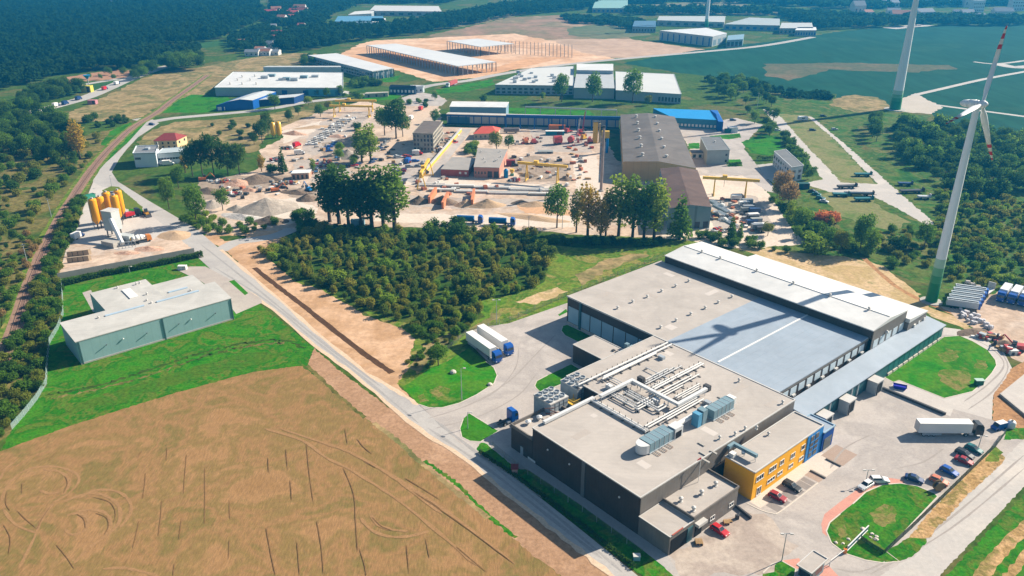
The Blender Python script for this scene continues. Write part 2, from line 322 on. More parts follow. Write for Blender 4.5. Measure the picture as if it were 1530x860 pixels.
zone('lawn', [(1108, 212), (1140, 200), (1165, 204), (1168, 224), (1150, 233), (1120, 228)], G_lawn, .8)
zone('lawn', [(1060, 203), (1105, 199), (1107, 205), (1090, 208), (1062, 206)], G_lawn, .5)
zone('lawn', [(1028, 214), (1045, 213), (1046, 222), (1030, 222)], G_lawn, .5); zone('lawn', [(1086, 238), (1106, 238), (1110, 248), (1088, 249)], G_lawn, .5)
zone('car_park', [(1131, 246), (1158, 243), (1178, 275), (1160, 276), (1145, 266)], G_road, .4)
zone('meadow', [(1158, 170), (1210, 172), (1311, 276), (1256, 272)], ground('mown dry grass', [(.13, .16, .05), (.20, .19, .08), (.09, .15, .035)], .06, .6, .3), 1.5)
zone('track', [(1140, 163), (1158, 165), (1200, 212), (1257, 272), (1311, 275), (1252, 212), (1206, 174), (1213, 174), (1268, 220), (1333, 278), (1398, 334), (1385, 336), (1320, 300), (1300, 292), (1240, 287), (1200, 274), (1230, 268), (1185, 215)], G_pale, .9)
zone('lawn', [(1225, 290), (1245, 288), (1300, 296), (1330, 318), (1360, 330), (1330, 345), (1290, 335), (1250, 320)], ground('mown dry grass', []), 2)
zone('meadow', [(1100, 372), (1140, 370), (1200, 378), (1260, 383), (1320, 398), (1368, 438), (1390, 458), (1425, 472), (1470, 500), (1440, 492), (1386, 470), (1180, 400), (1124, 378)], ground('straw verge', [(.46, .32, .17), (.38, .28, .13), (.52, .37, .22), (.14, .16, .04)], .08, .8, .3), 1.6)
ribbon('track', [(1290, 385), (1335, 425), (1380, 450), (1430, 470)], 2.2, G_dirt, jit=.3)
zone('yard', [(1408, 458), (1440, 462), (1470, 452), (1478, 440), (1500, 432), (1535, 432), (1535, 545), (1512, 535), (1495, 515), (1475, 500), (1440, 482)], G_sandy, 1.2)
# worn and stained ground in the yards
Y_grey = ground('grey trodden yard', [(.36, .31, .27), (.42, .36, .31), (.31, .26, .22)], .1, .8, .2); Y_drk = ground('dark trodden yard', [(.26, .20, .155), (.33, .26, .20), (.21, .165, .13)], .1, .8, .3); Y_org = ground('orange sand patch', [(.55, .34, .20), (.50, .29, .165)], .08, .6, .2); Y_wht = ground('pale trodden yard', [(.60, .52, .44), (.55, .46, .38)], .08, .6, .15)
for l, m_, j in (([(596, 266), (640, 262), (720, 272), (845, 276), (846, 284), (700, 281), (600, 276)], Y_wht, .8), ([(590, 232), (612, 226), (650, 228), (640, 260), (585, 262)], Y_grey, 1.2), ([(300, 268), (350, 262), (430, 262), (450, 272), (400, 280), (330, 296), (295, 300)], Y_drk, 1.8), ([(425, 282), (470, 280), (478, 296), (440, 300)], Y_drk, 1.5), ([(610, 292), (760, 297), (830, 297), (840, 304), (700, 313), (615, 308)], Y_grey, 1.2), ([(560, 318), (700, 320), (860, 322), (860, 340), (690, 336), (560, 330)], Y_wht, 1.5), ([(770, 305), (840, 306), (860, 322), (780, 318)], Y_org, 1.5), ([(790, 188), (885, 190), (884, 228), (800, 226)], Y_grey, 1.2), ([(756, 236), (800, 232), (850, 244), (850, 270), (780, 272)], Y_drk, 1.5),
 ([(855, 235), (892, 232), (900, 300), (862, 296)], Y_wht, 1.2), ([(470, 186), (530, 166), (560, 168), (520, 200), (470, 232), (450, 226)], Y_grey, 1.2), ([(420, 196), (480, 180), (470, 196), (425, 214)], Y_wht, 1.2), ([(480, 215), (530, 200), (556, 214), (530, 246), (485, 256)], Y_drk, 1.8), ([(440, 238), (500, 240), (530, 258), (470, 272), (440, 262)], Y_grey, 1.5), ([(380, 300), (440, 296), (476, 310), (470, 330), (400, 338), (370, 330)], Y_wht, 1.5), ([(1055, 298), (1085, 300), (1100, 345), (1070, 350)], Y_grey, 1.0), ([(1105, 290), (1130, 292), (1160, 345), (1130, 350)], Y_grey, 1.0), ([(640, 205), (662, 198), (676, 206), (656, 232), (644, 232)], Y_drk, 1.0), ([(520, 84), (600, 74), (660, 88), (640, 104), (560, 100)], ground('orange building ground', [(.58, .33, .18), (.50, .28, .15)], .02, .1, .25), 3), ([(690, 106), (740, 100), (790, 86), (850, 84), (800, 96), (740, 110)], MATS['orange building ground'], 3)):
    zone('worn_ground', l, m_, j)
# thicket, meadow, sandy strip
zone('meadow', [(592, 573), (622, 505), (545, 468), (440, 420), (395, 385), (430, 348), (640, 342), (860, 350), (1000, 356), (1052, 362), (1001, 381), (849, 442), (849, 458), (760, 482), (690, 518), (745, 556), (640, 606)], G_mead, 1.0)
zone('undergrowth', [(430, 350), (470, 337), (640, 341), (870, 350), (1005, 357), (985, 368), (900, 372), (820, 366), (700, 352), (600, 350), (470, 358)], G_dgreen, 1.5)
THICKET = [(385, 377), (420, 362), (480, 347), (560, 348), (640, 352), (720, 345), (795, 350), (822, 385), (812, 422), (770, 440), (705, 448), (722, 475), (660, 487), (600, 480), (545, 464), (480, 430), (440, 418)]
zone('undergrowth', THICKET, G_dgreen, 1.5)  # dark green sheet paints the ground shade below the young trees
zone('grass_patch', [(575, 385), (600, 375), (622, 380), (600, 390)], G_mead, 1.5)
zone('dry_patch', [(862, 412), (895, 392), (940, 380), (972, 380), (905, 405), (872, 426)], G_dry, 1.6); zone('dry_patch', [(690, 500), (735, 468), (748, 470), (712, 500)], G_dry, 1.2)
zone('dry_patch', [(770, 450), (830, 430), (845, 436), (800, 455)], ground('straw verge', []), 1.5); zone('dry_patch', [(612, 548), (640, 512), (670, 498), (690, 500), (650, 530), (625, 560)], G_dry, 1.4)
zone('bare_strip', [(625, 605), (585, 580), (546, 557), (482, 505), (413, 445), (380, 416), (340, 377), (300, 352), (340, 350), (392, 344), (432, 345), (400, 384), (440, 421), (480, 433), (545, 470), (603, 491), (620, 507), (610, 548), (592, 573)], G_sand, .7)
zone('lawn', [(325, 352), (368, 352), (366, 358), (335, 360)], G_dgreen, 1)
ribbon('side_road', [(330, 374), (352, 362), (385, 357), (412, 352), (438, 342)], 6.5, G_road, jit=.15)
ribbon('drainage_ditch', [(380, 400), (410, 424), (452, 456), (500, 494), (545, 529), (586, 557)], 2.0, G_ditchshade, jit=.15, k=12)  # flat strip; shade on the ditch bank is put into its dark soil colour
# left land
zone('scrubland', [(0, 200), (60, 215), (160, 195), (200, 185), (150, 240), (110, 300), (60, 370), (0, 500)], G_scrub, 2)
zone('scrubland', [(150, 245), (128, 300), (112, 350), (88, 415), (94, 440), (76, 512), (70, 575), (18, 645), (0, 660), (-60, 660), (0, 530), (60, 390), (110, 300)], G_scrub, 1.0)
zone('verge', [(235, 182), (205, 183), (150, 244), (138, 262), (152, 256), (178, 222)], G_lawn, .5)
zone('verge', [(165, 220), (200, 188), (195, 182), (165, 195), (150, 215)], G_lawn, 1.0)
# stubble field lower left, with its surroundings
zone('field', [(-60, 700), (0, 672), (88, 641), (179, 611), (268, 584), (380, 554), (449, 545), (470, 560), (513, 596), (546, 625), (569, 640), (633, 691), (700, 742), (770, 803), (850, 870), (900, 920), (880, 1080), (-300, 1080)], G_stub, .5)
zone('verge', [(469, 520), (513, 558), (625, 641), (697, 687), (770, 748), (844, 805), (915, 862), (960, 905), (890, 905), (844, 866), (770, 806), (700, 744), (633, 693), (569, 642), (513, 598), (459, 546)], ground('brown verge soil', [(.38, .23, .14), (.32, .19, .11), (.43, .27, .17)], .08, .9, .3, bump=.2), .5)
ribbon('grass_margin', [(452, 540), (480, 566), (512, 596), (546, 624)], 1.1, G_scrub, jit=.3, k=14)
ribbon('grass_margin', [(634, 688), (660, 706), (688, 728), (725, 765), (770, 803)], 1.0, G_lawn3, jit=.3, k=14)
ribbon('field_edge', [(560, 632), (600, 664), (640, 700), (690, 741), (730, 775)], 1.3, G_dry, jit=.35, k=14)
zone('lawn', [(94, 424), (200, 398), (305, 384), (322, 394), (345, 408), (372, 440), (390, 456), (469, 519), (459, 546), (449, 546), (380, 555), (268, 585), (179, 612), (88, 642), (0, 674), (18, 641), (56, 597), (70, 573), (74, 512), (93, 470)], G_lawn3, .4)
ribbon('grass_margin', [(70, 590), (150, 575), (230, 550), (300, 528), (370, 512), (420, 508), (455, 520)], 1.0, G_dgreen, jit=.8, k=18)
ribbon('grass_margin', [(76, 596), (160, 578), (236, 556), (310, 531), (372, 517), (422, 512)], .7, G_scrub, jit=.8, k=18)
zone('grass_patch', [(90, 620), (150, 590), (230, 566), (300, 545), (360, 528), (430, 525), (400, 540), (300, 562), (190, 598)], ground('weedy lawn grass', [(.03, .12, .008), (.07, .13, .014), (.04, .13, .01), (.12, .13, .025)], .12, 1.0, .5), 1.2)
# main road
RL = [(165, 283), (207, 312), (245, 337), (320, 407), (380, 441), (469.5, 515.5), (533, 563), (625, 640), (697, 687), (770, 747), (844, 804), (913, 860), (1010, 940)]
RRt = [(176, 271), (222, 299.5), (291, 340), (330, 373), (413, 444), (482, 504), (546, 556), (585, 579), (625, 604), (684, 658), (770, 714), (870, 793), (949, 857), (1045, 938)]
zone('road', RL+RRt[::-1], G_road, 0)
zone('road', [(139, 264), (158, 243), (189, 215), (219, 182), (228, 178), (238, 184), (206, 205), (190, 222), (179, 236), (167, 257), (176, 271), (165, 283), (150, 282), (139, 274)], G_road, 0)
ribbon('road', [(205, 177), (228, 181), (262, 176), (330, 170), (400, 163), (460, 152), (520, 146)], 8, G_road)
ribbon('road', [(45, 168), (120, 148), (158, 133), (192, 118), (245, 100), (300, 90)], 13, G_road); ribbon('road', [(40, 136), (110, 128), (180, 117)], 7, G_road)
ribbon('road', [(450, 128), (520, 138), (580, 145), (640, 128), (700, 120), (745, 111), (830, 98), (925, 88), (1060, 76), (1140, 68), (1215, 55)], 9, G_road)
ribbon('road', [(585, 222), (612, 190), (640, 162), (655, 146)], 11, ground('dusty road', [(.56, .42, .31), (.50, .39, .30)], .05, .6, .15))
ribbon('road', [(586, 252), (640, 275), (660, 240), (688, 205), (697, 192)], [7]*17, G_pave)
zone('plaza', [(600, 146), (625, 137), (655, 142), (668, 150), (660, 158), (610, 158)], G_pave, .6)
zone('lawn', [(650, 134), (735, 118), (740, 126), (700, 136), (655, 140)], G_lawn, 1.2); zone('lawn', [(575, 116), (600, 112), (590, 122), (560, 123)], G_lawn, 1.2)
zone('lawn', [(545, 152), (590, 148), (600, 142), (580, 138), (540, 142)], G_lawn, 1.2)
zone('lawn', [(742, 160), (880, 165), (890, 172), (750, 170)], G_lawn, .8)
for nm, l in (('sand_edge', RL[3:]), ('sand_edge', RRt[3:9])): ribbon(nm, l, 1.2, ground('sand edge', [(.60, .45, .32), (.54, .40, .28)], .2, 1.5, .2), jit=.35, k=6)
# railway
RAIL = [(-30, 585), (8, 527), (42, 430), (73.5, 356), (106, 299.5), (145, 243), (178, 208), (203, 187), (236, 167), (256, 151), (281, 133), (310, 112)]
ribbon('rail_verge', RAIL, 8.5, G_mead, k=6, jit=.5)
ribbon('rail_bed', RAIL, 5.2, G_ball, k=6, jit=.15)
ribbon('rail_bed', RAIL, 2.4, ground('sleepers and ballast', [(.15, .09, .07), (.19, .12, .09)], .3, 2.5, .35), k=6)
# batching plant ground
zone('yard', [(139, 272), (152, 279), (168, 279), (246, 337), (291, 377), (87, 415), (102, 363), (112.5, 348), (128, 300)], G_conc, .2)
zone('sand_lot', [(103, 364), (87, 413), (291, 375), (262, 352), (236, 352), (212, 372), (175, 374), (150, 366)], G_sandy, .6)
zone('lawn', [(153, 284), (166, 278), (177, 279), (213, 309), (212, 315), (188, 312), (176, 290), (154, 291)], ground('olive lawn', [(.10, .14, .02), (.13, .16, .03)], .2, 1, .3), .3)
zone('lawn', [(192, 312), (212, 312), (216, 316), (194, 322)], G_lawn, .3)
# green warehouse paving
zone('yard', [(123, 437), (136, 433), (150, 466), (139, 466)], G_pave, 0)
zone('yard', [(262, 402), (284, 398), (307, 398), (338, 414), (390, 446), (392, 452), (353, 469), (330, 440), (300, 420)], ground('grey pavers', [(.36, .31, .275), (.40, .35, .31), (.33, .29, .26)], .1, 1.5, .12), 0)
zone('lawn', [(342, 420), (350, 418), (371, 438), (366, 441)], G_lawn, 0)
# factory paving
zone('yard', [(627, 605), (662, 609), (712, 590), (738, 574), (744, 560), (738, 549), (700, 512), (697, 498), (716, 489), (760, 483), (849, 452), (1180, 400), (1411, 490), (1432, 492), (1470, 506), (1500, 526), (1512, 550), (1500, 575), (1484, 590), (1482, 627), (1509, 640), (1535, 645), (1535, 700), (1330, 880), (1000, 880), (770, 716), (684, 660)], G_pave, 0)
zone('driveway', [(1411, 489), (1434, 492), (1470, 506), (1500, 526), (1512, 550), (1500, 575), (1484, 590), (1482, 627), (1420, 610), (1411, 596), (1453, 586), (1482, 558), (1489, 546), (1487, 538), (1455, 510), (1434, 501), (1409, 500)], G_conc, 0)
zone('access_road', [(1535, 652), (1503, 682), (1498, 692), (1447, 739), (1386, 806), (1365, 832), (1330, 850), (1290, 880), (1385, 880), (1411, 852), (1535, 722)], G_pale, .25)
zone('lawn', [(1600, 680), (1535, 735), (1415, 858), (1395, 880), (1600, 880)], G_lawn3, .5)
ribbon('track', [(1560, 760), (1500, 818), (1450, 880)], 2.6, G_verge, jit=.3, k=12); ribbon('track', [(1590, 775), (1530, 835), (1490, 880)], 1.8, G_verge, jit=.3, k=12)
zone('verge', [(1485, 668), (1501, 684), (1498, 692), (1447, 738), (1386, 805), (1356, 806), (1401, 753), (1457, 696)], G_verge, .35)
zone('verge', [(1505, 641), (1540, 638), (1540, 656), (1500, 657)], G_lawn3, .3); zone('verge', [(1470, 690), (1487, 667), (1499, 676), (1490, 690)], G_mead, .3)
zone('bare_soil', [(1484, 590), (1513, 549), (1540, 535), (1540, 640), (1509, 638), (1483, 627)], G_dirt, .4)
LAWNS = [[(625.5, 604), (641, 609), (661, 609), (687, 602), (712.5, 589.5), (738, 573), (743, 560.5), (738, 549), (726, 540), (700, 520), (668, 540), (640, 552), (612, 572), (600, 578)],
 [(701, 617), (735, 638), (745, 644), (718, 660), (702, 659), (690, 653), (687, 640), (692, 626)],
 [(854, 544), (872, 555), (848, 570), (809, 586.7), (801, 580), (799, 576), (802, 569), (818, 560.7)],
 [(884, 503), (864, 511), (844, 501), (838.5, 494), (841, 486.5), (848, 485), (867, 494)],
 [(1411, 503), (1434, 501.4), (1454, 510), (1476, 523), (1487.5, 538), (1489, 546), (1482, 557.5), (1468.6, 572), (1453, 585), (1411, 595), (1343, 568), (1335, 571), (1322, 564)],
 [(1274, 753), (1293.5, 735), (1319, 724), (1345, 722), (1370, 726), (1396, 737), (1401, 742), (1362, 783), (1324, 824), (1344, 839), (1319, 841), (1293.5, 837), (1263, 827), (1242, 811), (1234.6, 793.5), (1239.6, 780.7), (1255.4, 767.7)],
 [(1140, 856), (1153, 843), (1168, 838), (1189, 850), (1186, 868), (1138, 868)],
 [(834, 470), (846, 461.5), (848, 466), (836, 472)]]
for i, l in enumerate(LAWNS):
    zone('lawn', l, G_lawn2 if i in (0, 4) else (G_lawn3 if i in (5, 6) else G_lawn), .12, step=1.0)
    if i not in (7,): kerb('kerb', l[:9] if i == 0 else l, G_kerb, .28, .10, closed=(i != 0), k=1)
D_lawn = ground('dry lawn patch', [(.13, .15, .03), (.20, .17, .055), (.07, .15, .014), (.16, .15, .04)], .25, 1.2, .4)
for l in ([(1398, 556), (1420, 550), (1446, 556), (1452, 574), (1430, 584), (1408, 572)], [(1400, 530), (1424, 522), (1432, 536), (1410, 542)], [(1460, 536), (1476, 540), (1474, 554), (1456, 550)], [(1300, 764), (1318, 752), (1338, 756), (1342, 778), (1322, 788), (1304, 780)], [(1250, 790), (1262, 784), (1268, 800), (1254, 806)], [(640, 585), (660, 575), (676, 584), (656, 596)], [(620, 592), (634, 588), (640, 600), (628, 602)]): zone('dry_patch', l, D_lawn, .7, step=.5)
zone('red_paving', [(1227, 783), (1232, 768), (1255, 750), (1283, 729.5), (1306, 717), (1329, 714), (1350, 717), (1352, 722), (1319, 723.5), (1293.5, 734.3), (1274, 752.2), (1255, 767), (1239, 780), (1234, 793.5), (1236, 802), (1229, 796)], G_pink, 0)
zone('red_paving', [(1168, 837.5), (1194, 834), (1200, 848), (1190, 850)], G_pink, 0); zone('red_paving', [(1226, 845), (1238, 845), (1256, 864), (1224, 864)], G_pink, 0)
zone('grass_strip', [(712, 671), (718, 661), (728, 664), (770, 699), (792, 703), (870, 751), (960, 816), (1014, 868), (970, 868), (945, 850), (870, 790), (770, 713), (722, 679)], G_lawn3, .3)
zone('grass_patch', [(1319, 829), (1355, 804), (1383, 803.5), (1385.5, 809), (1365, 830.5), (1345, 838), (1322, 840)], G_lawn3, .3)
kerb('footpath', [(1379, 803), (1360, 812), (1354, 820), (1356, 829), (1362, 833)], G_conc, 1.1, .05, closed=False)
zone('stained_paving', [(1000, 828), (1060, 795), (1110, 765), (1140, 770), (1190, 815), (1150, 850), (1030, 866)], ground('stained pavers', [(.40, .33, .28), (.33, .27, .23), (.44, .37, .31), (.36, .30, .26)], .07, .8, .18), 1.5)
# walkway and parking bays in front of the office
def bpoly(a0, a1, b0, b1): return [ab(a0, b0), ab(a1, b0), ab(a1, b1), ab(a0, b1)]
zone('walkway', bpoly(73.9, 76.9, 137.5, 167.6), ground('light pavers', [(.54, .47, .40), (.58, .50, .43)], .3, 2, .1), world=True)
for b in (139.2, 142.2, 145.2, 148.2, 151.2, 153.6): zone('parking_bay', bpoly(70.6, 73.7, b, b+(2.2 if b < 153 else 1.7)), G_bay, world=True)
zone('paving', bpoly(70.2, 74.0, 156.0, 158.2), G_brownp, world=True); zone('paving', bpoly(69.8, 75.6, 166.3, 173.5), G_brownp, world=True)
zone('walkway', bpoly(70.2, 74.2, 159.4, 165.6), ground('light pavers', []), world=True)
for b in (158.6, 165.8): kerb('kerb', [ab(70.0, b), ab(74.0, b)], mat('dark step', (.12, .11, .10)), .35, .35, closed=False, world=True, k=1)
b_ = 0
kerb('kerb', [ab(76.9, 136.6), ab(73.6, 136.9), ab(71.2, 138.0), ab(70.3, 140), ab(70.3, 155.8)], G_kerb, .3, .12, closed=False, world=True, k=3)
zone('walkway', [(763, 672), (800, 695), (870, 740), (958, 802), (998, 831), (1010, 850), (1000, 853), (955, 818), (868, 755), (792, 704), (758, 690)], ground('grey walkway', [(.36, .34, .32), (.40, .37, .35)], .2, 1.5, .1), 0)
zone('concrete_apron', [(1335, 572), (1343, 569), (1411, 596), (1424, 611), (1420, 622), (1322, 588)], G_conc, 0)
G_tyre = ground('tyre marked pavers', [(.31, .275, .25), (.335, .30, .27)], .3, 2, .12)
ribbons('tyre_marks', [[(1330, 600), (1360, 622), (1420, 640), (1470, 655)], [(1290, 640), (1330, 630), (1390, 660), (1430, 690)], [(1240, 720), (1290, 690), (1340, 650), (1380, 610), (1430, 605), (1480, 575)], [(1200, 800), (1215, 770), (1260, 725), (1310, 680)], [(1150, 830), (1200, 790), (1240, 740), (1300, 690)], [(1190, 845), (1205, 815), (1190, 780), (1140, 760)], [(1280, 665), (1310, 640), (1330, 615)], [(1300, 660), (1340, 640), (1375, 655)], [(640, 625), (700, 605), (760, 570), (800, 530), (830, 500)], [(650, 640), (720, 620), (775, 590), (800, 560)], [(690, 610), (740, 585), (770, 550), (775, 520)], [(1440, 600), (1475, 575), (1500, 545), (1480, 520), (1440, 500)], [(1446, 612), (1484, 584), (1506, 548), (1488, 516)], [(1250, 850), (1300, 850), (1400, 790), (1530, 680)], [(1300, 858), (1420, 790), (1530, 700)], [(1240, 700), (1262, 670), (1300, 650)], [(1340, 700), (1380, 690), (1410, 670)]], .5, G_tyre, z=.05)
ribbons('road_wear', [[(320, 399), (400, 450), (470, 508), (540, 562), (625, 632)], [(300, 365), (380, 428), (480, 510), (570, 578)], [(640, 640), (720, 694), (800, 756), (900, 835)], [(650, 628), (740, 698), (830, 770), (930, 855)]], .9, ground('darker worn asphalt', [(.30, .285, .27), (.33, .31, .295)], .3, 1.5, .15), z=.06)
# tractor marks in the stubble
T = G_dirt
G_rut = ground('rut', [(.185, .105, .046), (.21, .12, .054)], .4, 2, .3); G_trk = ground('wheel track', [(.31, .18, .085), (.26, .15, .068)], .4, 2, .25)
z0 = lambda x, y: (x/3.91, 640+y/3.91); z1 = lambda x, y: (380+x/3.91, 640+y/3.91)
ribbons('wheel_tracks', [[z0(*p) for p in l] for l in ([(10, 420), (40, 340), (120, 260), (220, 225), (340, 225), (440, 260), (460, 310), (400, 380), (310, 440), (240, 540), (200, 640), (110, 820)],
 [(250, 240), (340, 250), (400, 290), (400, 340), (360, 390)], [(20, 470), (90, 560), (210, 610)], [(370, 430), (470, 390), (560, 380), (650, 410), (700, 470), (690, 560), (600, 640), (520, 700), (430, 790)],
 [(390, 510), (480, 480), (580, 480), (640, 520), (640, 590), (580, 660)], [(380, 590), (420, 620), (490, 600), (515, 540), (480, 500), (420, 500)], [(600, 820), (720, 815), (850, 840), (930, 870)],
 [(460, 410), (560, 360), (690, 370), (760, 430), (760, 500), (700, 580)], [(230, 360), (290, 380), (350, 370)], [(0, 300), (30, 240), (90, 190)])], .8, G_trk, z=.03)
ribbons('wheel_tracks', [[z1(*p) for p in l] for l in ([(60, 0), (280, 70), (420, 170), (560, 240), (800, 390), (1020, 560), (1300, 800)], [(150, 0), (420, 90), (560, 140), (800, 270), (1000, 400), (1200, 540), (1520, 790)], [(620, 520), (680, 590), (780, 630), (900, 630), (1020, 600)],
 [(680, 500), (720, 560), (800, 590), (900, 600)], [(640, 190), (760, 250), (900, 350), (1100, 500)])], .9, G_trk, z=.05)
ribbons('ruts', [[z0(*p) for p in l] for l in ([(850, 260), (845, 330), (833, 410)], [(812, 540), (800, 600), (775, 700)], [(945, 420), (938, 520), (925, 630)], [(1090, 150), (1080, 270), (1072, 380)], [(1196, 230), (1197, 400), (1195, 560)], [(1340, 420), (1343, 530)], [(1340, 650), (1335, 760)],
 [(976, 110), (972, 190)], [(1060, 530), (1045, 650)], [(380, 280), (395, 320), (370, 380)], [(40, 370), (35, 440), (60, 480)], [(100, 480), (150, 530), (210, 580)], [(330, 680), (380, 740), (435, 820)], [(300, 450), (250, 520), (215, 590)], [(540, 400), (640, 430), (675, 490), (665, 550)],
 [(450, 500), (490, 530), (500, 580)], [(560, 495), (620, 520), (635, 570), (610, 620)], [(130, 320), (128, 380)], [(325, 140), (285, 190)], [(830, 130), (800, 175)], [(1020, 790), (1012, 860)], [(20, 560), (60, 640), (50, 740)])], .2, G_rut, z=.065)
ribbons('ruts', [[z1(*p) for p in l] for l in ([(185, 120), (195, 240)], [(305, 90), (320, 250), (345, 430)], [(365, 540), (390, 680), (405, 850)], [(520, 230), (580, 380), (592, 540), (605, 720)], [(615, 700), (645, 800), (655, 860)], [(70, 580), (95, 720), (125, 860)], [(250, 660), (265, 860)], [(600, 60), (640, 110), (690, 150)],
 [(640, 190), (710, 230)], [(880, 290), (980, 350), (1085, 415)], [(930, 370), (1080, 470), (1250, 590), (1510, 785)], [(690, 520), (740, 570), (800, 595)], [(1000, 640), (1025, 760)], [(1180, 690), (1260, 760), (1360, 840)], [(80, 170), (85, 260)], [(210, 300), (220, 420)], [(530, 0), (545, 90)], [(890, 680), (905, 850)])], .22, G_rut, z=.10)
# ------------------------------------------------------------------ shared building materials
M_dark = mat('shade tone grey cladding', (.074, .056, .048), (.06, .047, .041), rough=.55, stripes=(1.0, .12), stain=(.15, .2))  # darker copy of the cladding, with the shade on the walls put into its colour
M_cladlit = mat('grey cladding', (.20, .18, .16), (.175, .155, .14), rough=.55, stripes=(1.0, .10), stain=(.15, .2))  # lighter copy of the same cladding, with sunlight put into its colour
M_roofb = mat('beige roof membrane', (.45, .405, .365), (.41, .37, .335), scale=.5, detail=8, stripes=(2.0, .05), stain=(.07, .16))
M_roofg = mat('blue grey roof sheet', (.32, .37, .43), (.29, .345, .405), scale=.4, detail=8, stripes=(1.2, .06), rough=.5, stain=(.06, .12))
M_roofw = mat('white roof sheet', (.66, .65, .63), (.60, .60, .585), scale=.4, detail=8, stripes=(1.2, .06), rough=.5, stain=(.06, .14))
M_trim = mat('pale metal trim', (.55, .53, .50), rough=.45)
M_trimd = mat('dark trim', (.09, .08, .075), rough=.5)
M_poly = mat('translucent wall panel', (.30, .44, .52), (.22, .36, .45), scale=.2, rough=.3)
M_teal = mat('teal wall panel', (.045, .13, .15), (.03, .10, .12), scale=.3, rough=.35)
M_glass = mat('window glass', (.02, .03, .04), (.035, .05, .06), rough=.08, spec=.6)
M_white = mat('white paint', (.72, .70, .67), (.66, .65, .62), rough=.5)
M_galv = mat('galvanised steel', (.44, .47, .49), (.36, .40, .43), rough=.4, metal=.3, scale=1)
M_duct = mat('duct insulation', (.62, .62, .61), (.52, .53, .54), rough=.5, scale=.8)
M_steel = mat('dark steel', (.07, .07, .075), rough=.5)
M_black = mat('dark opening', (.012, .013, .015), rough=.9)  # flat black plates paint the darkness inside open doors
M_tyre = mat('tyre rubber', (.018, .018, .018), rough=.9)
M_yellow = mat('yellow render', (.92, .44, .02), (.88, .41, .018), rough=.6)
M_blue = mat('blue cladding', (.012, .20, .52), (.01, .17, .46), rough=.4)
M_ahu = mat('blue grey unit casing', (.19, .28, .32), (.16, .245, .285), rough=.45)
M_red = mat('red paint', (.50, .02, .02), rough=.4)
M_crane = mat('crane yellow', (.72, .45, .06), (.62, .38, .05), rough=.5)
M_blued = mat('blue paint', (.015, .10, .33), (.012, .08, .27), rough=.4)
M_wood = mat('pallet wood', (.42, .27, .13), rough=.8)
M_concw = mat('concrete wall', (.42, .39, .35), (.33, .31, .28), scale=.5)
def poly_top(m, pts, z, th=.25):
    return MB().prism([ab(*p) for p in pts], z-th, z, bottom=True)
def parapet(mb, pts, z0, z1, t=.3):   # pts in (a, b), closed
    P = [ab(*p) for p in pts]; n = len(P)
    for i in range(n):
        p = P[i]; q = P[(i+1) % n]; d = math.hypot(q[0]-p[0], q[1]-p[1]); ux, uy = (q[0]-p[0])/d, (q[1]-p[1])/d
        a = (p[0]-ux*t*.5, p[1]-uy*t*.5); c = (q[0]+ux*t*.5, q[1]+uy*t*.5); nx, ny = -uy*t*.5, ux*t*.5
        mb.prism([(a[0]-nx, a[1]-ny), (c[0]-nx, c[1]-ny), (c[0]+nx, c[1]+ny), (a[0]+nx, a[1]+ny)], z0, z1+.003*(i % 2), bottom=True)
    return mb
def vent(parent, p, z, h=.9, r=.32, nm='roof_vent'):
    b = MB().lathe([(r*1.25, 0), (r*1.25, .12), (r*.7, .13), (r*.7, h*.65), (r*1.3, h*.66), (r*1.2, h*.85), (r*.3, h)], (p[0], p[1], z), 10)
    return b.build(nm, M_trim, parent)
def wallpanel_a(name, parent, a, b0, b1, z0, z1, m, th=.06): return MB().abox(a-th, a+.02, b0, b1, z0, z1).build(name, m, parent)   # on a wall that faces -A
def wallpanel_b(name, parent, b, a0, a1, z0, z1, m, th=.06): return MB().abox(a0, a1, b-th, b+.02, z0, z1).build(name, m, parent)  # on a wall that faces -B
def framed_window(parent, a, b0, b1, z0, z1, frame=M_white, panes=2):
    f = MB()
    f.abox(a-.10, a+.02, b0, b1, z1-.12, z1); f.abox(a-.14, a+.02, b0-.05, b1+.05, z0-.06, z0+.10)
    for k in range(panes+1):
        x = b0+(b1-b0-.12)*k/panes; f.abox(a-.09, a+.02, x, x+.12, z0+.11, z1-.13)
    o = f.build('window', frame, parent); MB().abox(a-.03, a+.02, b0+.1, b1-.1, z0+.1, z1-.1).build('pane', M_glass, o); return o
# ------------------------------------------------------------------ production hall
H = thing('production_hall', 'large low factory hall with beige, blue grey and white roof sections behind the rooftop pipework', 'factory hall', (*ab(128, 200), 0))
HA0, HA1, HB0, HB1 = 91.2, 170.2, 169.5, 217.0
MB().prism([ab(HA0, HB0), ab(HA1, HB0), ab(HA1, HB1), ab(HA0, HB1)], 0, 9.75).build('wall', M_dark, H)
r1 = poly_top(None, [(128.4, HB0-.15), (HA1+.15, HB0-.15), (HA1+.15, HB1), (128.4, HB1)], 10).build('roof', M_roofb, H)
r2 = poly_top(None, [(HA0-.15, HB0-.15), (128.4, HB0-.15), (128.4, HB1), (HA0-.15, HB1)], 10.02).build('roof', M_roofg, H); r2['label'] = 'blue grey half of the hall roof'
MB().abox(110.8, 111.35, HB0+1, HB1-.3, 10.02, 10.12).build('ridge_flashing', M_white, r2)
MB().abox(HA0-.2, HA1+.2, HB0-.22, HB0+.02, 9.6, 10.1).build('roof_edge', M_trim, H)
for px, py in [(840+575/6.936, 461), (845+730/6.936-5, 451.5), (967, 444), (988.5, 435.5), (1009.5, 428), (1029, 420.5), (987, 490), (1010, 479.5), (1032, 470), (1053.5, 461), (1073, 452.5), (1093.5, 444)]:
    vent(r1, at(px, py, 10), 10, 1.0, .4)
    p = at(px-1.5, py+1.5, 10)
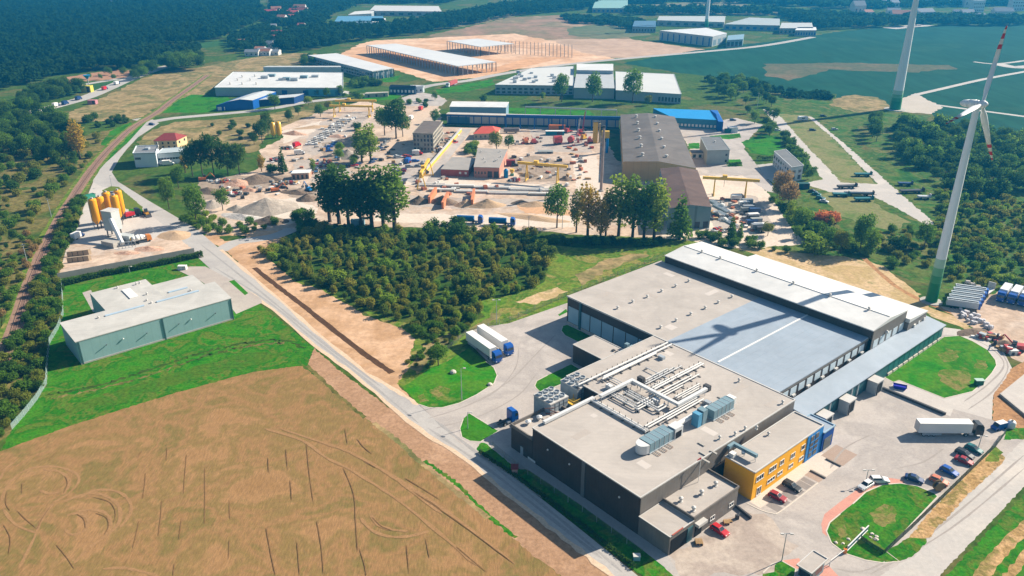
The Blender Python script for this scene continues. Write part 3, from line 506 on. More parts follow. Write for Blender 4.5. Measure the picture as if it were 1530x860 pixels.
for k in range(9):   # light panels along the shaded long wall
    a1 = 169.6-k*5.1; wallpanel_b('wall_panel', H, HB0, a1-4.7, a1, 1.0, 6.6, M_poly)
MB().abox(HA0, HA1-.2, HB0-.14, HB0+.01, 0, .85).build('plinth', M_concw, H)
MB().abox(163.6, 164.3, HB0-.5, HB0-.02, 0, 9.6).build('downpipe_casing', M_teal, H)
for k in range(11):   # light panels of the loading front above the lean-to roof
    b0 = 171.5+k*4.05; wallpanel_a('wall_panel', H, HA0, b0, b0+2.9, 6.3, 8.6, mat('white wall panel', (.55, .62, .66), (.46, .55, .60), rough=.4))
MB().abox(HA0-.12, HA0+.02, HB0, HB1, 9.0, 9.6).build('fascia', M_cladlit, H)
# raised roof
MB().prism([ab(90.2, 216.6), ab(168.3, 216.6), ab(168.3, 238), ab(90.2, 238)], 9.7, 12.6).build('upper_wall', M_dark, H)
g = MB()
for a in (90.0, 168.5): pass
e = 0.25; A0_, A1_ = 90.0, 168.5
g.face([(*ab(A1_, 216.4), 12.75), (*ab(A0_, 216.4), 12.75), (*ab(A0_, 227), 13.75), (*ab(A1_, 227), 13.75)]); g.face([(*ab(A1_, 227), 13.75), (*ab(A0_, 227), 13.75), (*ab(A0_, 238.2), 12.75), (*ab(A1_, 238.2), 12.75)])
for a, fl in ((A0_, 0), (A1_, 1)):
    q = [(*ab(a, 216.4), 12.45), (*ab(a, 216.4), 12.75), (*ab(a, 227), 13.75), (*ab(a, 238.2), 12.75), (*ab(a, 238.2), 12.45)]; g.face(q if fl else q[::-1])
g.face([(*ab(A0_, 216.4), 12.45), (*ab(A0_, 216.4), 12.75), (*ab(A1_, 216.4), 12.75), (*ab(A1_, 216.4), 12.45)]); g.face([(*ab(A1_, 238.2), 12.45), (*ab(A1_, 238.2), 12.75), (*ab(A0_, 238.2), 12.75), (*ab(A0_, 238.2), 12.45)])
r3 = g.build('raised_roof', M_roofw, H)
for a in (160, 152, 137, 123, 110, 97): vent(r3, ab(a, 226.9), 13.72, 1.1, .4)
MB().tube((*ab(A0_+.5, 227), 13.8), (*ab(A1_-.5, 227), 13.8), .12, n=6).build('ridge_cap', M_trim, r3)
MB().prism([ab(90.05, 217), ab(90.25, 217), ab(90.25, 238), ab(90.05, 238)], 6.1, [12.75, 12.75, 12.75, 12.75]).build('gable_wall', M_cladlit, H)
for k in range(5): wallpanel_a('wall_panel', H, 90.05, 218.2+k*4.05, 221.0+k*4.05, 6.3, 8.8, MATS['white wall panel'])
MB().lathe([(.5, 0), (.6, .4), (.2, .9)], (*ab(89.6, 225.2), 9.2), 8).build('wall_lamp', M_white, H)
# lower white bay
MB().prism([ab(88.9, 238), ab(152.6, 238), ab(152.6, 250.6), ab(88.9, 250.6)], 0, 8.6).build('side_bay_wall', M_cladlit, H)
g = MB(); P4 = [ab(88.7, 238), ab(152.8, 238), ab(152.8, 250.9), ab(88.7, 250.9)]; g.prism(P4, 8.7, [10.0, 10.0, 9.0, 9.0], bottom=True); g.build('side_bay_roof', M_roofw, H)
# lean-to loading range
MB().prism([ab(83.9, 172), ab(90.2, 172), ab(90.2, 253.2), ab(83.9, 253.2)], 0, 5.0).build('lean_to_wall', M_teal, H)
g = MB(); g.prism([ab(83.3, 171.6), ab(90.15, 171.6), ab(90.15, 253.4), ab(83.3, 253.4)], 4.9, [5.15, 6.1, 6.1, 5.15], bottom=True); g.build('lean_to_roof', M_roofg, H)
for k in range(11):
    b0 = 217.2+k*3.3; wallpanel_a('cladding_panel', H, 83.9, b0, b0+2.9, 1.0, 4.7, mat('teal panel sheen', (.035, .16, .18), (.02, .11, .13), rough=.25))
    MB().abox(83.55, 83.92, b0, b0+2.6, 0, .8).build('dock_block', mat('pale dock block', (.55, .50, .42)), H)
for b0, b1 in ((181, 187.4), (193.2, 202.6), (208.5, 216)): MB().abox(83.78, 83.95, b0, b1, 0.2, 4.3).build('loading_door', M_teal, H)
for b in (183.6, 195.2, 198.6): MB().abox(83.55, 83.8, b, b+.5, 0, 4.4).build('door_post', M_galv, H)
for a, b in ((89.3, 246), (89.0, 242.5), (89.2, 249.5)): MB().abox(a-.5, a+.4, b-.5, b+.5, 6.0, 6.9).build('roof_unit', M_white, H)
for k in range(9):
    b = 176+k*7.3; MB().abox(90.4, 91.0, b, b+1.4, 6.05, 6.6).build('roof_unit', M_trim, H)
for b0, lab in ((188.2, 'grey dock shelter box with pale roof nearest the truck yard middle'), (203.8, 'grey dock shelter box with pale roof beside the big oval lawn'), (176.4, 'grey dock shelter box with white roof next to the blue entrance porch')):
    D = thing('dock_shelter', lab, 'dock shelter', (*ab(82.2, b0+2), 0), 'dock shelters along the loading front')
    MB().abox(80.7, 83.5, b0, b0+3.9, 0, 3.9).build('box_wall', M_galv, D); MB().abox(80.55, 83.6, b0-.12, b0+4.0, 3.9, 4.1).build('roof', M_trim, D)
    MB().abox(80.6, 80.72, b0+.6, b0+3.2, .4, 3.4).build('dock_door', M_black, D)
    MB().abox(80.35, 80.6, b0+.3, b0+.55, 0, 3.4).build('bumper', M_steel, D)
# ------------------------------------------------------------------ tall front block
B = thing('factory_block', 'tall dark clad factory block with flat beige roof beside the road', 'factory block', (*ab(105, 140), 0))
MAINP = [(86.3, 109.6), (120.6, 109.6), (120.6, 133), (133, 133), (133, 169.2), (86.3, 169.2)]
MB().prism([ab(*p) for p in MAINP], 0, 9.8).build('wall', M_dark, B)
rb = MB().prism([ab(*p) for p in MAINP], 9.79, 10.0).build('roof', M_roofb, B)
parapet(MB(), MAINP, 9.85, 10.14, .28).build('parapet', M_trim, B)
MB().abox(86.16, 86.32, 109.7, 169, 5.5, 9.7).build('lit_end_cladding', M_cladlit, B)  # overlay in the lighter cladding copy paints the sunlit end
LOWP = [(120.7, 109.6), (128.6, 109.6), (128.6, 125), (120.7, 125)]
MB().prism([ab(*p) for p in LOWP], 0, 6.2).build('side_wall', M_dark, B)
MB().prism([ab(*p) for p in LOWP], 6.2, 6.35).build('side_roof', M_roofb, B)
parapet(MB(), LOWP, 6.3, 7.2, .3).build('side_parapet', M_cladlit, B)
for a, b in ((126.6, 113.5), (126.3, 117)): MB().lathe([(.3, 0), (.3, .5), (.75, .6), (.75, .95), (.2, 1.25)], (*ab(a, b), 6.35), 12).build('roof_vent', M_white, B)
b2 = MB()
for k in range(10): b2.tube((*ab(121.5+R.random()*6, 119+R.random()*5), 6.7+.2*k), (*ab(121.5+R.random()*6, 119+R.random()*5), 6.7+.2*k), .13, n=6)
b2.build('pipe_tangle', mat('rusty pipe', (.22, .12, .10), rough=.7), B)
ANX = [(133.05, 152.4), (150.0, 152.4), (150.0, 161.6), (133.05, 161.6)]
MB().prism([ab(*p) for p in ANX], 0, 5.85).build('annex_wall', M_dark, B); MB().prism([ab(*p) for p in ANX], 5.85, 6.0).build('annex_roof', M_roofb, B)
parapet(MB(), ANX, 5.9, 6.12, .25).build('annex_parapet', M_trim, B)
for k in range(4): MB().abox(134.5+k*1.5, 135.4+k*1.5, 158.3, 159.2, 6.0, 6.35).build('roof_hatch', M_steel, B)
for k in range(3): MB().abox(133.4+k*2.0, 134.6+k*2.0, 162.4, 163.6, 0, 7.6).build('condenser', M_ahu, B)
for a0, b0, a1, b1, z in ((133.1, 140.5, 137.5, 152, 5.0), (133.1, 136, 136, 140.4, 5.6)): MB().abox(a0, a1, b0, b1, 0, z).build('plant_housing', mat('pale plant housing', (.34, .40, .44), (.28, .34, .38)), B)
# low front wing with the garage
F1 = [(77.8, 109.6), (86.25, 109.6), (86.25, 117.4), (77.8, 117.4)]; F2 = [(77.8, 117.45), (86.25, 117.45), (86.25, 133.6), (77.8, 133.6)]
MB().prism([ab(*p) for p in F1], 0, 4.9).build('wing_wall', M_cladlit, B); MB().prism([ab(*p) for p in F1], 4.9, 5.0).build('wing_roof', M_roofb, B); parapet(MB(), F1, 4.95, 5.12, .25).build('wing_parapet', M_trim, B)
MB().prism([ab(*p) for p in F2], 0, 5.3).build('wing_wall', M_cladlit, B); wr = MB().prism([ab(*p) for p in F2], 5.3, 5.4).build('wing_roof', M_roofb, B); parapet(MB(), F2, 5.35, 5.95, .25).build('wing_parapet', M_cladlit, B)
for px, py in ((1017, 749), (1036, 763), (1048, 738.5), (1069, 725.5)): vent(wr, at(px, py, 5.4), 5.4, 1.3, .42)
MB().abox(77.70, 77.84, 110.1, 115.4, 0, 3.9).build('garage_opening', M_black, B)
MB().abox(77.62, 77.84, 115.5, 117.3, 0, 3.9).build('garage_door', M_teal, B)
MB().abox(77.66, 77.84, 118.3, 120.6, 0, 3.2).build('doorway', M_black, B)
MB().abox(76.6, 77.8, 117.9, 121.0, 3.4, 4.1).build('door_canopy', M_trim, B)
MB().abox(77.6, 77.85, 110.2, 113.8, 5.13, 5.3).build('roof_marking', mat('faded red trim', (.40, .10, .07)), B)
for b0 in (123.6, 130.6): framed_window(B, 77.8, b0, b0+1.7, 1.4, 2.5)
MB().abox(102.6, 103.6, 109.36, 109.62, 0, 9.8).build('stair_shaft', mat('lighter cladding strip', (.16, .16, .16)), B)
MB().abox(124.0, 125.0, 109.5, 109.62, 0, 2.4).build('door', M_galv, B); MB().abox(119.5, 122.2, 109.52, 109.62, .2, .8).build('vent_grille', M_white, B)
for a, b in ((107.6, 109.55), (92, 109.55), (115, 109.55)): MB().lathe([(.22, 0), (.25, .2), (.08, .4)], (*ab(a, b-.1), 6.6), 8).build('wall_lamp', M_white, B)
for px, py in ((1075, 656), (1098, 650), (1113, 642), (1130, 641), (1169, 603), (1104, 570)): vent(rb, at(px, py, 10), 10, 1.1, .3)
for px, py in ((1055, 689), (1050, 678), (1066, 676), (1077, 595), (1048, 664)):
    c = loc(px, py, 10); MB().abox(c[0]-.9, c[0]+.9, c[1]-.25, c[1]+.25, 10, 10.25).build('roof_skid', M_concw, B)
t = thing('wind_mast', 'thin roof mast with a small red windsock above the low garage wing', 'mast', (*ab(85.0, 128.3), 5.4))
c = ab(85.0, 128.3); MB().tube((*c, 5.4), (*c, 12.2), .07, .05, 6).build('pole', M_white, t); MB().tube((c[0], c[1], 12.0), (c[0]-.9, c[1]-.5, 11.8), .22, .10, 8).build('windsock', M_red, t)
# ------------------------------------------------------------------ office wing
O = thing('office_building', 'two storey office wing with bright yellow walls and a blue glazed end', 'office', (*ab(80.5, 152), 0))
OF = [(76.9, 138.1), (84.9, 138.1), (84.9, 160.3), (76.9, 160.3)]; OB = [(76.7, 160.32), (84.9, 160.32), (84.9, 167.4), (76.7, 167.4)]
MB().prism([ab(*p) for p in OF], 0, 7.7).build('wall', M_yellow, O); MB().prism([ab(*p) for p in OB], 0, 7.7).build('end_wall', M_blue, O)
OR = [(76.9, 138.1), (84.9, 138.1), (84.9, 167.4), (76.9, 167.4)]
ro = MB().prism([ab(*p) for p in OR], 7.69, 7.8).build('roof', M_roofb, O); parapet(MB(), OR, 7.75, 8.05, .3).build('parapet', M_trim, O)
vent(ro, at(1148, 650, 7.8), 7.8, 1.0, .3)
def OZ(x, y): return hit_a(1060+x/6.936, 660+y/6.936, 76.85)
for x0, y0, x1, y1, n in ((487, 390, 563, 345, 3), (620, 300, 696, 250, 3), (733, 225, 774, 195, 2), (843, 160, 889, 120, 2), (955, 65, 990, 45, 1), (600, 412, 678, 370, 3), (706, 335, 756, 310, 2), (822, 258, 866, 234, 2), (930, 180, 975, 158, 2)):
    b0, za = OZ(x0, y0); b1, zb = OZ(x1, y1); zc = (za+zb)/2; h = 1.5 if zc > 4 else 1.1
    framed_window(O, 76.9, b0, b1, zc-h/2, zc+h/2, panes=n)
b0, za = OZ(478, 560); b1, zb = OZ(540, 500); framed_window(O, 76.9, b0+.2, b1-.3, .3, 2.6, panes=2)
for b0 in (161.7, 163.9): MB().abox(76.62, 76.72, b0, b0+1.5, .8, 7.0).build('glazing', M_glass, O)
for z in (2.2, 3.7, 5.2): MB().abox(76.56, 76.63, 161.6, 165.5, z, z+.22).build('transom', M_blue, O)
V = [(76.4, 167.45), (83.2, 167.45), (83.2, 172.6), (76.4, 172.6)]
MB().prism([ab(*p) for p in V], 0, 5.6).build('porch_wall', mat('deep blue cladding', (.01, .07, .30)), O); MB().prism([ab(*p) for p in V], 5.6, 5.75).build('porch_roof', M_roofg, O); parapet(MB(), V, 5.65, 6.0, .3).build('porch_parapet', mat('light blue trim', (.30, .42, .52)), O)
MB().abox(76.3, 76.42, 168.2, 171.8, .2, 3.6).build('porch_glazing', mat('porch glass', (.10, .12, .13), rough=.1), O)
# ------------------------------------------------------------------ plant on the roofs
def pipe(mb, pts, r, n=8):
    return mb.path([(*ab(a, b), z) for a, b, z in pts], r, n)
def legs(mb, a, b0, b1, z0, z1, step=2.4, da=.6):
    b = b0
    while b <= b1:
        for s in (-da, da): mb.tube((*ab(a+s, b), z0), (*ab(a+s, b), z1), .05, n=5)
        mb.tube((*ab(a-da, b), z1), (*ab(a+da, b), z1), .05, n=5); b += step
    return mb
def pipe_rack(label, runs, z, r=.22, base=10.0):
    t = thing('pipe_rack', label, 'pipe rack', (*ab(runs[0][0][0], runs[0][0][1]), base), 'insulated pipe runs on the factory roof')
    for pts in runs: pipe(MB(), [(a, b, z) for a, b in pts], r).build('pipe', M_white if r > .15 else M_duct, t, smooth=False)
    for pts in runs:
        for (a0, b0), (a1, b1) in zip(pts[:-1], pts[1:]):
            n = max(1, int(math.hypot(a1-a0, b1-b0)/3.2))
            for k in range(n+1):
                a = a0+(a1-a0)*k/n; b = b0+(b1-b0)*k/n; da, db = (.35, 0) if abs(b1-b0) > abs(a1-a0) else (0, .35)
                MB().path([(*ab(a+s*da, b+s*db), zz) for s, zz in ((-1, base), (-1, z-.2), (1, z-.2), (1, base))], .055, 5).build('support', M_galv, t)
                MB().abox(a-da-.25, a+da+.25, b-db-.25, b+db+.25, base, base+.08).build('support_foot', M_steel, t)
    for pts in runs[:1]:
        (a0, b0), (a1, b1) = pts[0], pts[-1]; n = int(math.hypot(a1-a0, b1-b0)/2.0)
        for k in range(n): 
            f = (k+.5)/n; MB().tube((*ab(a0+(a1-a0)*f+.1, b0+(b1-b0)*f), z), (*ab(a0+(a1-a0)*f+.1, b0+(b1-b0)*f), z+.75), .09, n=6).build('valve', M_steel, t)
    return t
pipe_rack('longest white twin pipe run along the hall side edge of the factory roof', [[(126.6, 131), (126.6, 167.4)], [(125.2, 139), (125.2, 167.4)], [(124.6, 138), (124.6, 160)]], 11.0, .24)
pipe_rack('white pipe run with upright valves in the middle of the factory roof', [[(113.0, 144.6), (113.0, 165.2)], [(112.2, 144.6), (112.2, 165.2)]], 11.0)
pipe_rack('L shaped triple pipe run beside the wide grey duct', [[(117.6, 135), (109.6, 135), (109.6, 160)], [(117.6, 136), (110.6, 136), (110.6, 158)], [(117.6, 134.2), (108.8, 134.2), (108.8, 152)]], 10.8, .17)
pipe_rack('white pipe bundle behind the fat white pipe on the factory roof', [[(102.6, 129.8), (102.6, 149.8)], [(101.8, 130), (101.8, 149)], [(101, 136), (101, 150.5)]], 10.9, .2)
pipe_rack('grey twin pipes crossing the roof from the roof edge to the air handler', [[(119.6, 129.4), (101.3, 129.4)], [(119.6, 128.7), (101.3, 128.7)]], 10.55, .26)
pipe_rack('thin cross pipes between the wide grey duct and the long twin pipes', [[(124.4, 141), (119, 141), (119, 134)], [(124.4, 140), (120, 140)], [(121.5, 152), (114, 152), (114, 146)]], 10.7, .13)
pipe_rack('short white pipe rows beside the wide duct end', [[(106.5, 146), (106.5, 156)], [(105.8, 146), (105.8, 155)], [(105.1, 147), (105.1, 154)]], 10.8, .16)
pipe_rack('white pipe row in the inner corner of the wide grey duct', [[(116.4, 137.5), (105, 137.5), (105, 141.4)], [(116.4, 138.4), (106, 138.4), (106, 141.4)], [(116.4, 139.3), (108, 139.3)]], 10.9, .19)
pipe_rack('white pipe row left of the upright valves on the factory roof', [[(115.6, 145), (115.6, 160)], [(116.4, 146), (116.4, 158)], [(117.2, 147), (117.2, 156)]], 10.75, .15)
for k, (a, b) in enumerate(((111, 143.9), (108.6, 141), (118, 146), (99.6, 150.5), (121, 137), (104, 156), (122.6, 160))): MB().abox(a-.9, a+.9, b-.6, b+.6, 10, 10.9+.3*(k % 3)).build('roof_unit', [M_galv, M_duct, M_steel][k % 3], rb)
M_patch = mat('newer roof membrane', (.52, .47, .43), (.48, .435, .40)); M_patch2 = mat('stained roof membrane', (.37, .325, .29), (.40, .355, .315), scale=.8)
for k, (a, b, la, lb) in enumerate(((92, 118, 3, 2), (110, 114, 2, 5), (90, 140, 4, 2), (98, 160, 2, 6), (114, 124, 1.5, 1.5), (88.5, 161, 1.4, 4), (122, 163, 3, 2))): MB().abox(a, a+la, b, b+lb, 10.0, 10.012).build('roof_patch', [M_patch, M_patch2][k % 2], rb)
for k, (a, b, la, lb) in enumerate(((132, 176, 3, 3), (150, 190, 5, 2), (140, 205, 2, 6), (162, 178, 2, 4), (158, 208, 4, 2))): MB().abox(a, a+la, b, b+lb, 10.0, 10.012).build('roof_patch', [M_patch, M_patch2][k % 2], r1)
for k in range(14): a = 94+k*2.3; MB().abox(a, a+.08, HB0+.4, HB1-.6, 10.02, 10.05).build('roof_seam', M_roofg, r2)
def duct(name, label, pts, wd, ht, z, m=M_duct, base=10.0):
    t = thing(name, label, 'duct', (*ab(pts[0][0], pts[0][1]), base)); b = MB(); l = MB()
    for (a0, b0), (a1, b1) in zip(pts[:-1], pts[1:]):
        if abs(a1-a0) > abs(b1-b0): b.abox(min(a0, a1)-wd/2, max(a0, a1)+wd/2, b0-wd/2, b0+wd/2, z, z+ht)
        else: b.abox(a0-wd/2+.004, a0+wd/2-.004, min(b0, b1)-wd/2, max(b0, b1)+wd/2, z+.004, z+ht-.004)
        n = max(1, int(math.hypot(a1-a0, b1-b0)/3))
        for k in range(n+1):
            a = a0+(a1-a0)*k/n; bb = b0+(b1-b0)*k/n
            MB().path([(*ab(a+q, bb+q), zz) for q, zz in ((-.3, base), (-.3, z-.1), (.3, z-.1), (.3, base))], .06, 5).build('support', M_galv, t)
    b.build('casing', m, t); return t
duct('duct', 'wide square grey duct bending twice across the middle of the factory roof', [(118.2, 131), (118.2, 142.6), (102.9, 142.6), (102.9, 153.6)], .95, .7, 11.3)
duct('duct', 'pale duct along the roof edge behind the small tanks', [(119.9, 113), (119.9, 129.5)], .85, .7, 10.3)
t = thing('fat_pipe', 'fat white round pipe between the two air handling units', 'pipe', (*ab(97.3, 141), 10)); pipe(MB(), [(97.3, 135, 11.7), (97.3, 147, 11.7)], .62, 12).build('pipe', M_white, t); legs(MB(), 97.3, 136, 147, 10, 11.2, 3).build('support', M_galv, t)
def ahu(label, a0, a1, b0, b1, h, nose):
    t = thing('air_handling_unit', label, 'air handler', (*ab((a0+a1)/2, (b0+b1)/2), 10), 'air handling units on the factory roof')
    MB().abox(a0, a1, b0, b1, 10.3, 10+h).build('casing', M_ahu, t); s = MB()
    for k in range(1, 5): s.abox(a0-.05, a1+.05, b0+(b1-b0)*k/5-.06, b0+(b1-b0)*k/5+.06, 10.32, 10+h+.05)
    s.build('panel_joint', M_galv, t); MB().abox(a0-.2, a1+.2, b0-.2, b1+.2, 10.05, 10.3).build('base_frame', M_galv, t)
    if nose:
        q = MB(); n = 8; am, ra = (a0+a1)/2, (a1-a0)/2; P = [ab(am+ra*math.cos(math.pi*k/n), b0-.2-2.2*math.sin(math.pi*k/n)) for k in range(n+1)]
        q.prism(P, 10.3, 10+h*.95, bottom=True); q.build('intake_hood', M_duct, t)
    else: MB().abox(a0+.3, a1-.3, b1, b1+1.3, 11.0, 10+h*1.05).build('intake_hood', M_white, t)
    for k in range(3):
        b = b0+.8+k*2.2; MB().path([(*ab(a0-.2, b), 10.15), (*ab(a0-1.9, b), 10.15), (*ab(a0-1.9, b+.9), 10.15), (*ab(a0-.2, b+.9), 10.15)], .07, 5).build('drain_loop', mat('copper brown pipe', (.30, .20, .15)), t)
ahu('blue grey air handling unit with a rounded hood nearest the roof corner', 95.2, 98.6, 123.0, 131.5, 2.7, True)
ahu('blue grey air handling unit with a white end near the office roof', 94.0, 96.8, 145.4, 153.6, 2.7, False)
t = thing('vent_plenum', 'two tall blue vent boxes between the air handling units', 'vent', (*ab(95.6, 141.5), 10)); MB().abox(94.6, 96.6, 139.9, 141.3, 10, 13.6).build('casing', mat('blue vent box', (.10, .30, .46)), t); MB().abox(94.6, 96.6, 141.7, 143.4, 10, 13.9).build('casing', M_ahu, t)
t = thing('vent_plenum', 'grey vent tower with a dark louvre beside the hooded air handling unit', 'vent', (*ab(95.6, 133), 10)); MB().abox(95.0, 97.4, 131.7, 134.6, 10, 13.0).build('casing', M_duct, t); MB().abox(94.9, 95.02, 132, 134, 10.3, 12).build('louvre', M_black, t)
for i, (a0, b0, lab) in enumerate(((126.2, 120.8, 'grey panelled cooling tower with round fans nearest the blue tractor unit'), (126.4, 130.6, 'grey panelled cooling tower with round fans beside the small lawn'))):
    t = thing('cooling_tower', lab, 'cooling tower', (*ab(a0+3, b0+3), 0), 'cooling towers at the factory side'); k = 9.3 if i == 0 else 9.8
    MB().abox(a0, a0+6.4, b0+.0, b0+6.2, 3.0, k).build('casing', mat('cooling tower panel', (.27, .32, .36), (.33, .38, .41), scale=.8, contrast=3), t)
    MB().abox(a0-.1, a0+6.5, b0-.1, b0+6.3, k-.3, k+.05).build('rim', M_trim, t); l = MB()
    for x in (.2, 6): 
        for y in (.2, 5.8): l.tube((*ab(a0+x, b0+y), 0), (*ab(a0+x, b0+y), 3), .18, n=6)
    l.build('leg', M_steel, t)
    for x in range(3):
        for y in range(3): MB().lathe([(.78, 0), (.78, .55), (.66, .55), (.64, .2), (.1, .3)], (*ab(a0+1.15+x*2.05, b0+1.1+y*2.0), k+.05), 12).build('fan', M_galv, t)
    s = MB()
    for j in range(1, 4): s.abox(a0-.06, a0, b0+.1, b0+6.1, 3+j*1.6, 3.08+j*1.6); s.abox(a0-.06, a0, b0+j*1.55, b0+j*1.55+.08, 3.1, k-.3)
    s.build('panel_joint', M_steel, t)
t = thing('ladder_platform', 'small yellow service platform between the two cooling towers', 'platform', (*ab(125.5, 128), 0)); MB().abox(124.6, 127.4, 127.4, 130.2, 6.8, 7.0).build('deck', M_crane, t); q = MB()
for a, b in ((124.7, 127.5), (127.3, 127.5), (127.3, 130.1), (124.7, 130.1)): q.tube((*ab(a, b), 0), (*ab(a, b), 8.2), .09, n=5)
q.abox(124.6, 127.4, 127.4, 127.5, 8.0, 8.15); q.abox(124.6, 124.7, 127.4, 130.2, 8.0, 8.15); q.build('frame', M_crane, t)
duct('duct', 'dark blue ventilation duct lying across the yellow office roof edge', [(85.6, 140.2), (85.6, 142.0), (79.6, 142.0)], .8, .8, 8.9, M_ahu, 7.8)
t = thing('roof_fan_unit', 'white fan box on the corner of the office roof', 'roof unit', (*ab(84, 139.4), 7.8)); MB().abox(83.3, 84.6, 138.8, 140.1, 7.8, 8.9).build('casing', M_white, t); MB().lathe([(.45, 0), (.5, .5), (.3, .6)], (*ab(82.3, 141.2), 8.7), 12).build('fan', M_galv, t)
# ------------------------------------------------------------------ vehicles
def paint(name, c): return mat(name, c, tuple(x*.9 for x in c), rough=.3, spec=.5, scale=2)
P_red = paint('red car paint', (.48, .008, .015)); P_dred = paint('dark red car paint', (.30, .012, .02)); P_blk = paint('black car paint', (.012, .016, .02)); P_wht = paint('white car paint', (.70, .70, .69))
P_navy = paint('navy car paint', (.012, .04, .13)); P_blu = paint('blue car paint', (.008, .085, .36)); P_teal = paint('teal car paint', (.01, .13, .13)); P_org = paint('orange car paint', (.55, .17, .09)); P_gry = paint('grey car paint', (.26, .27, .28)); P_slv = paint('silver car paint', (.5, .5, .5)); P_grn = paint('green paint', (.03, .22, .14))
def heading(p, q, z=0): a = at(*p); b = at(*q); return math.atan2(b[1]-a[1], b[0]-a[0]), ((a[0]+b[0])/2, (a[1]+b[1])/2), math.hypot(b[0]-a[0], b[1]-a[1])
def wheel(parent, x, y, r, wd, nm='wheel'):
    s = 1 if y > 0 else -1; o = MB().tube((x, y-wd/2, r), (x, y+wd/2, r), r, n=14).build(nm, M_tyre, parent)
    MB().tube((x, y+s*wd/2, r), (x, y+s*(wd/2+.02), r), r*.6, n=10).build('rim', M_galv, o); return o
def make_car(kind='hatch'):
    L, wd = (4.25, 1.76) if kind != 'estate' else (4.5, 1.78); h = 1.48; t = thing('parked_car', None, 'car'); x0 = -L/2
    body = [(x0, .35), (x0-.02, .62), (x0+.06, .92), (x0+.55, .98), (L/2-1.15, .95), (L/2-.25, .76), (L/2, .58), (L/2, .32), (L/2-.4, .22), (x0+.3, .22)]
    b = MB(); n = len(body); ys = [(-wd/2, .86), (-wd/2+.12, 1.0), (wd/2-.12, 1.0), (wd/2, .86)]; k = len(b.v)
    for y, s in ys: b.v += [(x*(.985 if s < 1 else 1), y, .22+(z-.22)*(1 if s == 1 else .93)) for x, z in body]
    for j in range(3):
        for i in range(n): b.f.append((k+j*n+i, k+j*n+(i+1) % n, k+(j+1)*n+(i+1) % n, k+(j+1)*n+i)); b.m.append(0)
    b.f.append(tuple(range(k+n-1, k-1, -1))); b.m.append(0); b.f.append(tuple(range(k+3*n, k+4*n))); b.m.append(0)
    xr, xrt, xft, xf = (x0+.12, x0+.5, x0+2.15, x0+2.95) if kind == 'hatch' else ((x0+.06, x0+.3, x0+2.3, x0+3.1) if kind == 'estate' else (x0+.6, x0+1.25, x0+2.3, x0+3.05))
    yb, yt = wd/2-.06, wd/2-.26; zb = .93
    b.face([(xrt, -yt, h), (xft, -yt, h), (xft, yt, h), (xrt, yt, h)])     # roof
    for s in (-1, 1):
        q = [(xr, s*yb, zb), (xf, s*yb, zb), (xft, s*yt, h), (xrt, s*yt, h)]; b.face(q if s < 0 else q[::-1])
    b.face([(xf, -yb, zb), (xf, yb, zb), (xft, yt, h), (xft, -yt, h)]); b.face([(xr, yb, zb), (xr, -yb, zb), (xrt, -yt, h), (xrt, yt, h)])
    b.build('body', P_red, t)
    def lerp(a, c, f): return tuple(a[i]+(c[i]-a[i])*f for i in range(3))
    def pane(nm, a, c, d, e, out, f0=.08, f1=.9, g=.06):
        P = []
        for f, gg in ((f0, g), (f0, 1-g), (f1, 1-g), (f1, g)): P.append(tuple(lerp(lerp(a, c, gg), lerp(e, d, gg), f)[i]+out[i]*.015 for i in range(3)))
        MB().face(P).build(nm, M_glass, t)
    pane('windshield', (xf, -yb, zb), (xf, yb, zb), (xft, yt, h), (xft, -yt, h), (1, 0, 1)); pane('rear_window', (xr, yb, zb), (xr, -yb, zb), (xrt, -yt, h), (xrt, yt, h), (-1, 0, .5))
    for s in (-1, 1):
        a, c, d, e = (xr, s*yb, zb), (xf, s*yb, zb), (xft, s*yt, h), (xrt, s*yt, h)
        if s > 0: a, c, d, e = c, a, e, d
        pane('side_window', a, c, d, e, (0, s, .3), .12, .85, .08)
        MB().box(L/2-.12, L/2+.012, s*(wd/2-.34)-.16, s*(wd/2-.34)+.16, .55, .70).build('headlight', M_white, t); MB().box(x0-.03, x0+.06, s*(wd/2-.28)-.13, s*(wd/2-.28)+.13, .62, .84).build('taillight', M_red, t)
        for x in (x0+.8, L/2-.85): wheel(t, x, s*(wd/2-.1), .31, .2)
    return t
PROTO = {}
def car(p, q, pt, label, kind='hatch', group='cars parked at the factory', nm='parked_car'):
    rot, c, d = heading(p, q)
    if kind not in PROTO: t = make_car(kind); PROTO[kind] = t; first = True
    else: t = copy_tree(PROTO[kind])
    for ch in t.children:
        if ch.name.split('.')[0] == 'body': ch.material_slots[0].link = 'OBJECT'; ch.material_slots[0].material = pt
    t.location = (c[0], c[1], .04); t.rotation_euler = (0, 0, rot); tag(t, label, 'car', group); return t
car((1062.5, 787), (1088, 803), P_red, 'bright red car parked in front of the open dark garage')
car((1148, 738.5), (1175, 751), P_dred, 'dark red car in the bays below the yellow office')
car((1170, 722), (1196, 736), P_blk, 'black estate car in the bays below the yellow office', 'estate')
car((1302, 722), (1283, 733.5), P_wht, 'white hatchback on the red paving, nearer the barrier gate')
car((1301, 719.5), (1326, 719.5), P_wht, 'white estate car on the red paving at the top of the kidney shaped lawn', 'estate')
car((1352, 713.5), (1379, 722), P_navy, 'navy car at the top edge of the kidney shaped lawn', 'saloon')
car((1393, 717), (1412, 724.5), P_org, 'faded orange car behind the wooden cable drum')
car((1405, 700), (1431, 713), P_blu, 'bright blue car between the orange car and the dark red car by the fence')
car((1426, 685), (1454, 696.5), P_dred, 'dark red car next to the black car by the long fence', 'saloon')
car((1428, 674.5), (1454, 687), P_blk, 'black car parked between the dark red and the teal car', 'estate')
car((1442.5, 668), (1467, 679), P_teal, 'teal car, last of the row by the fence below the white truck')
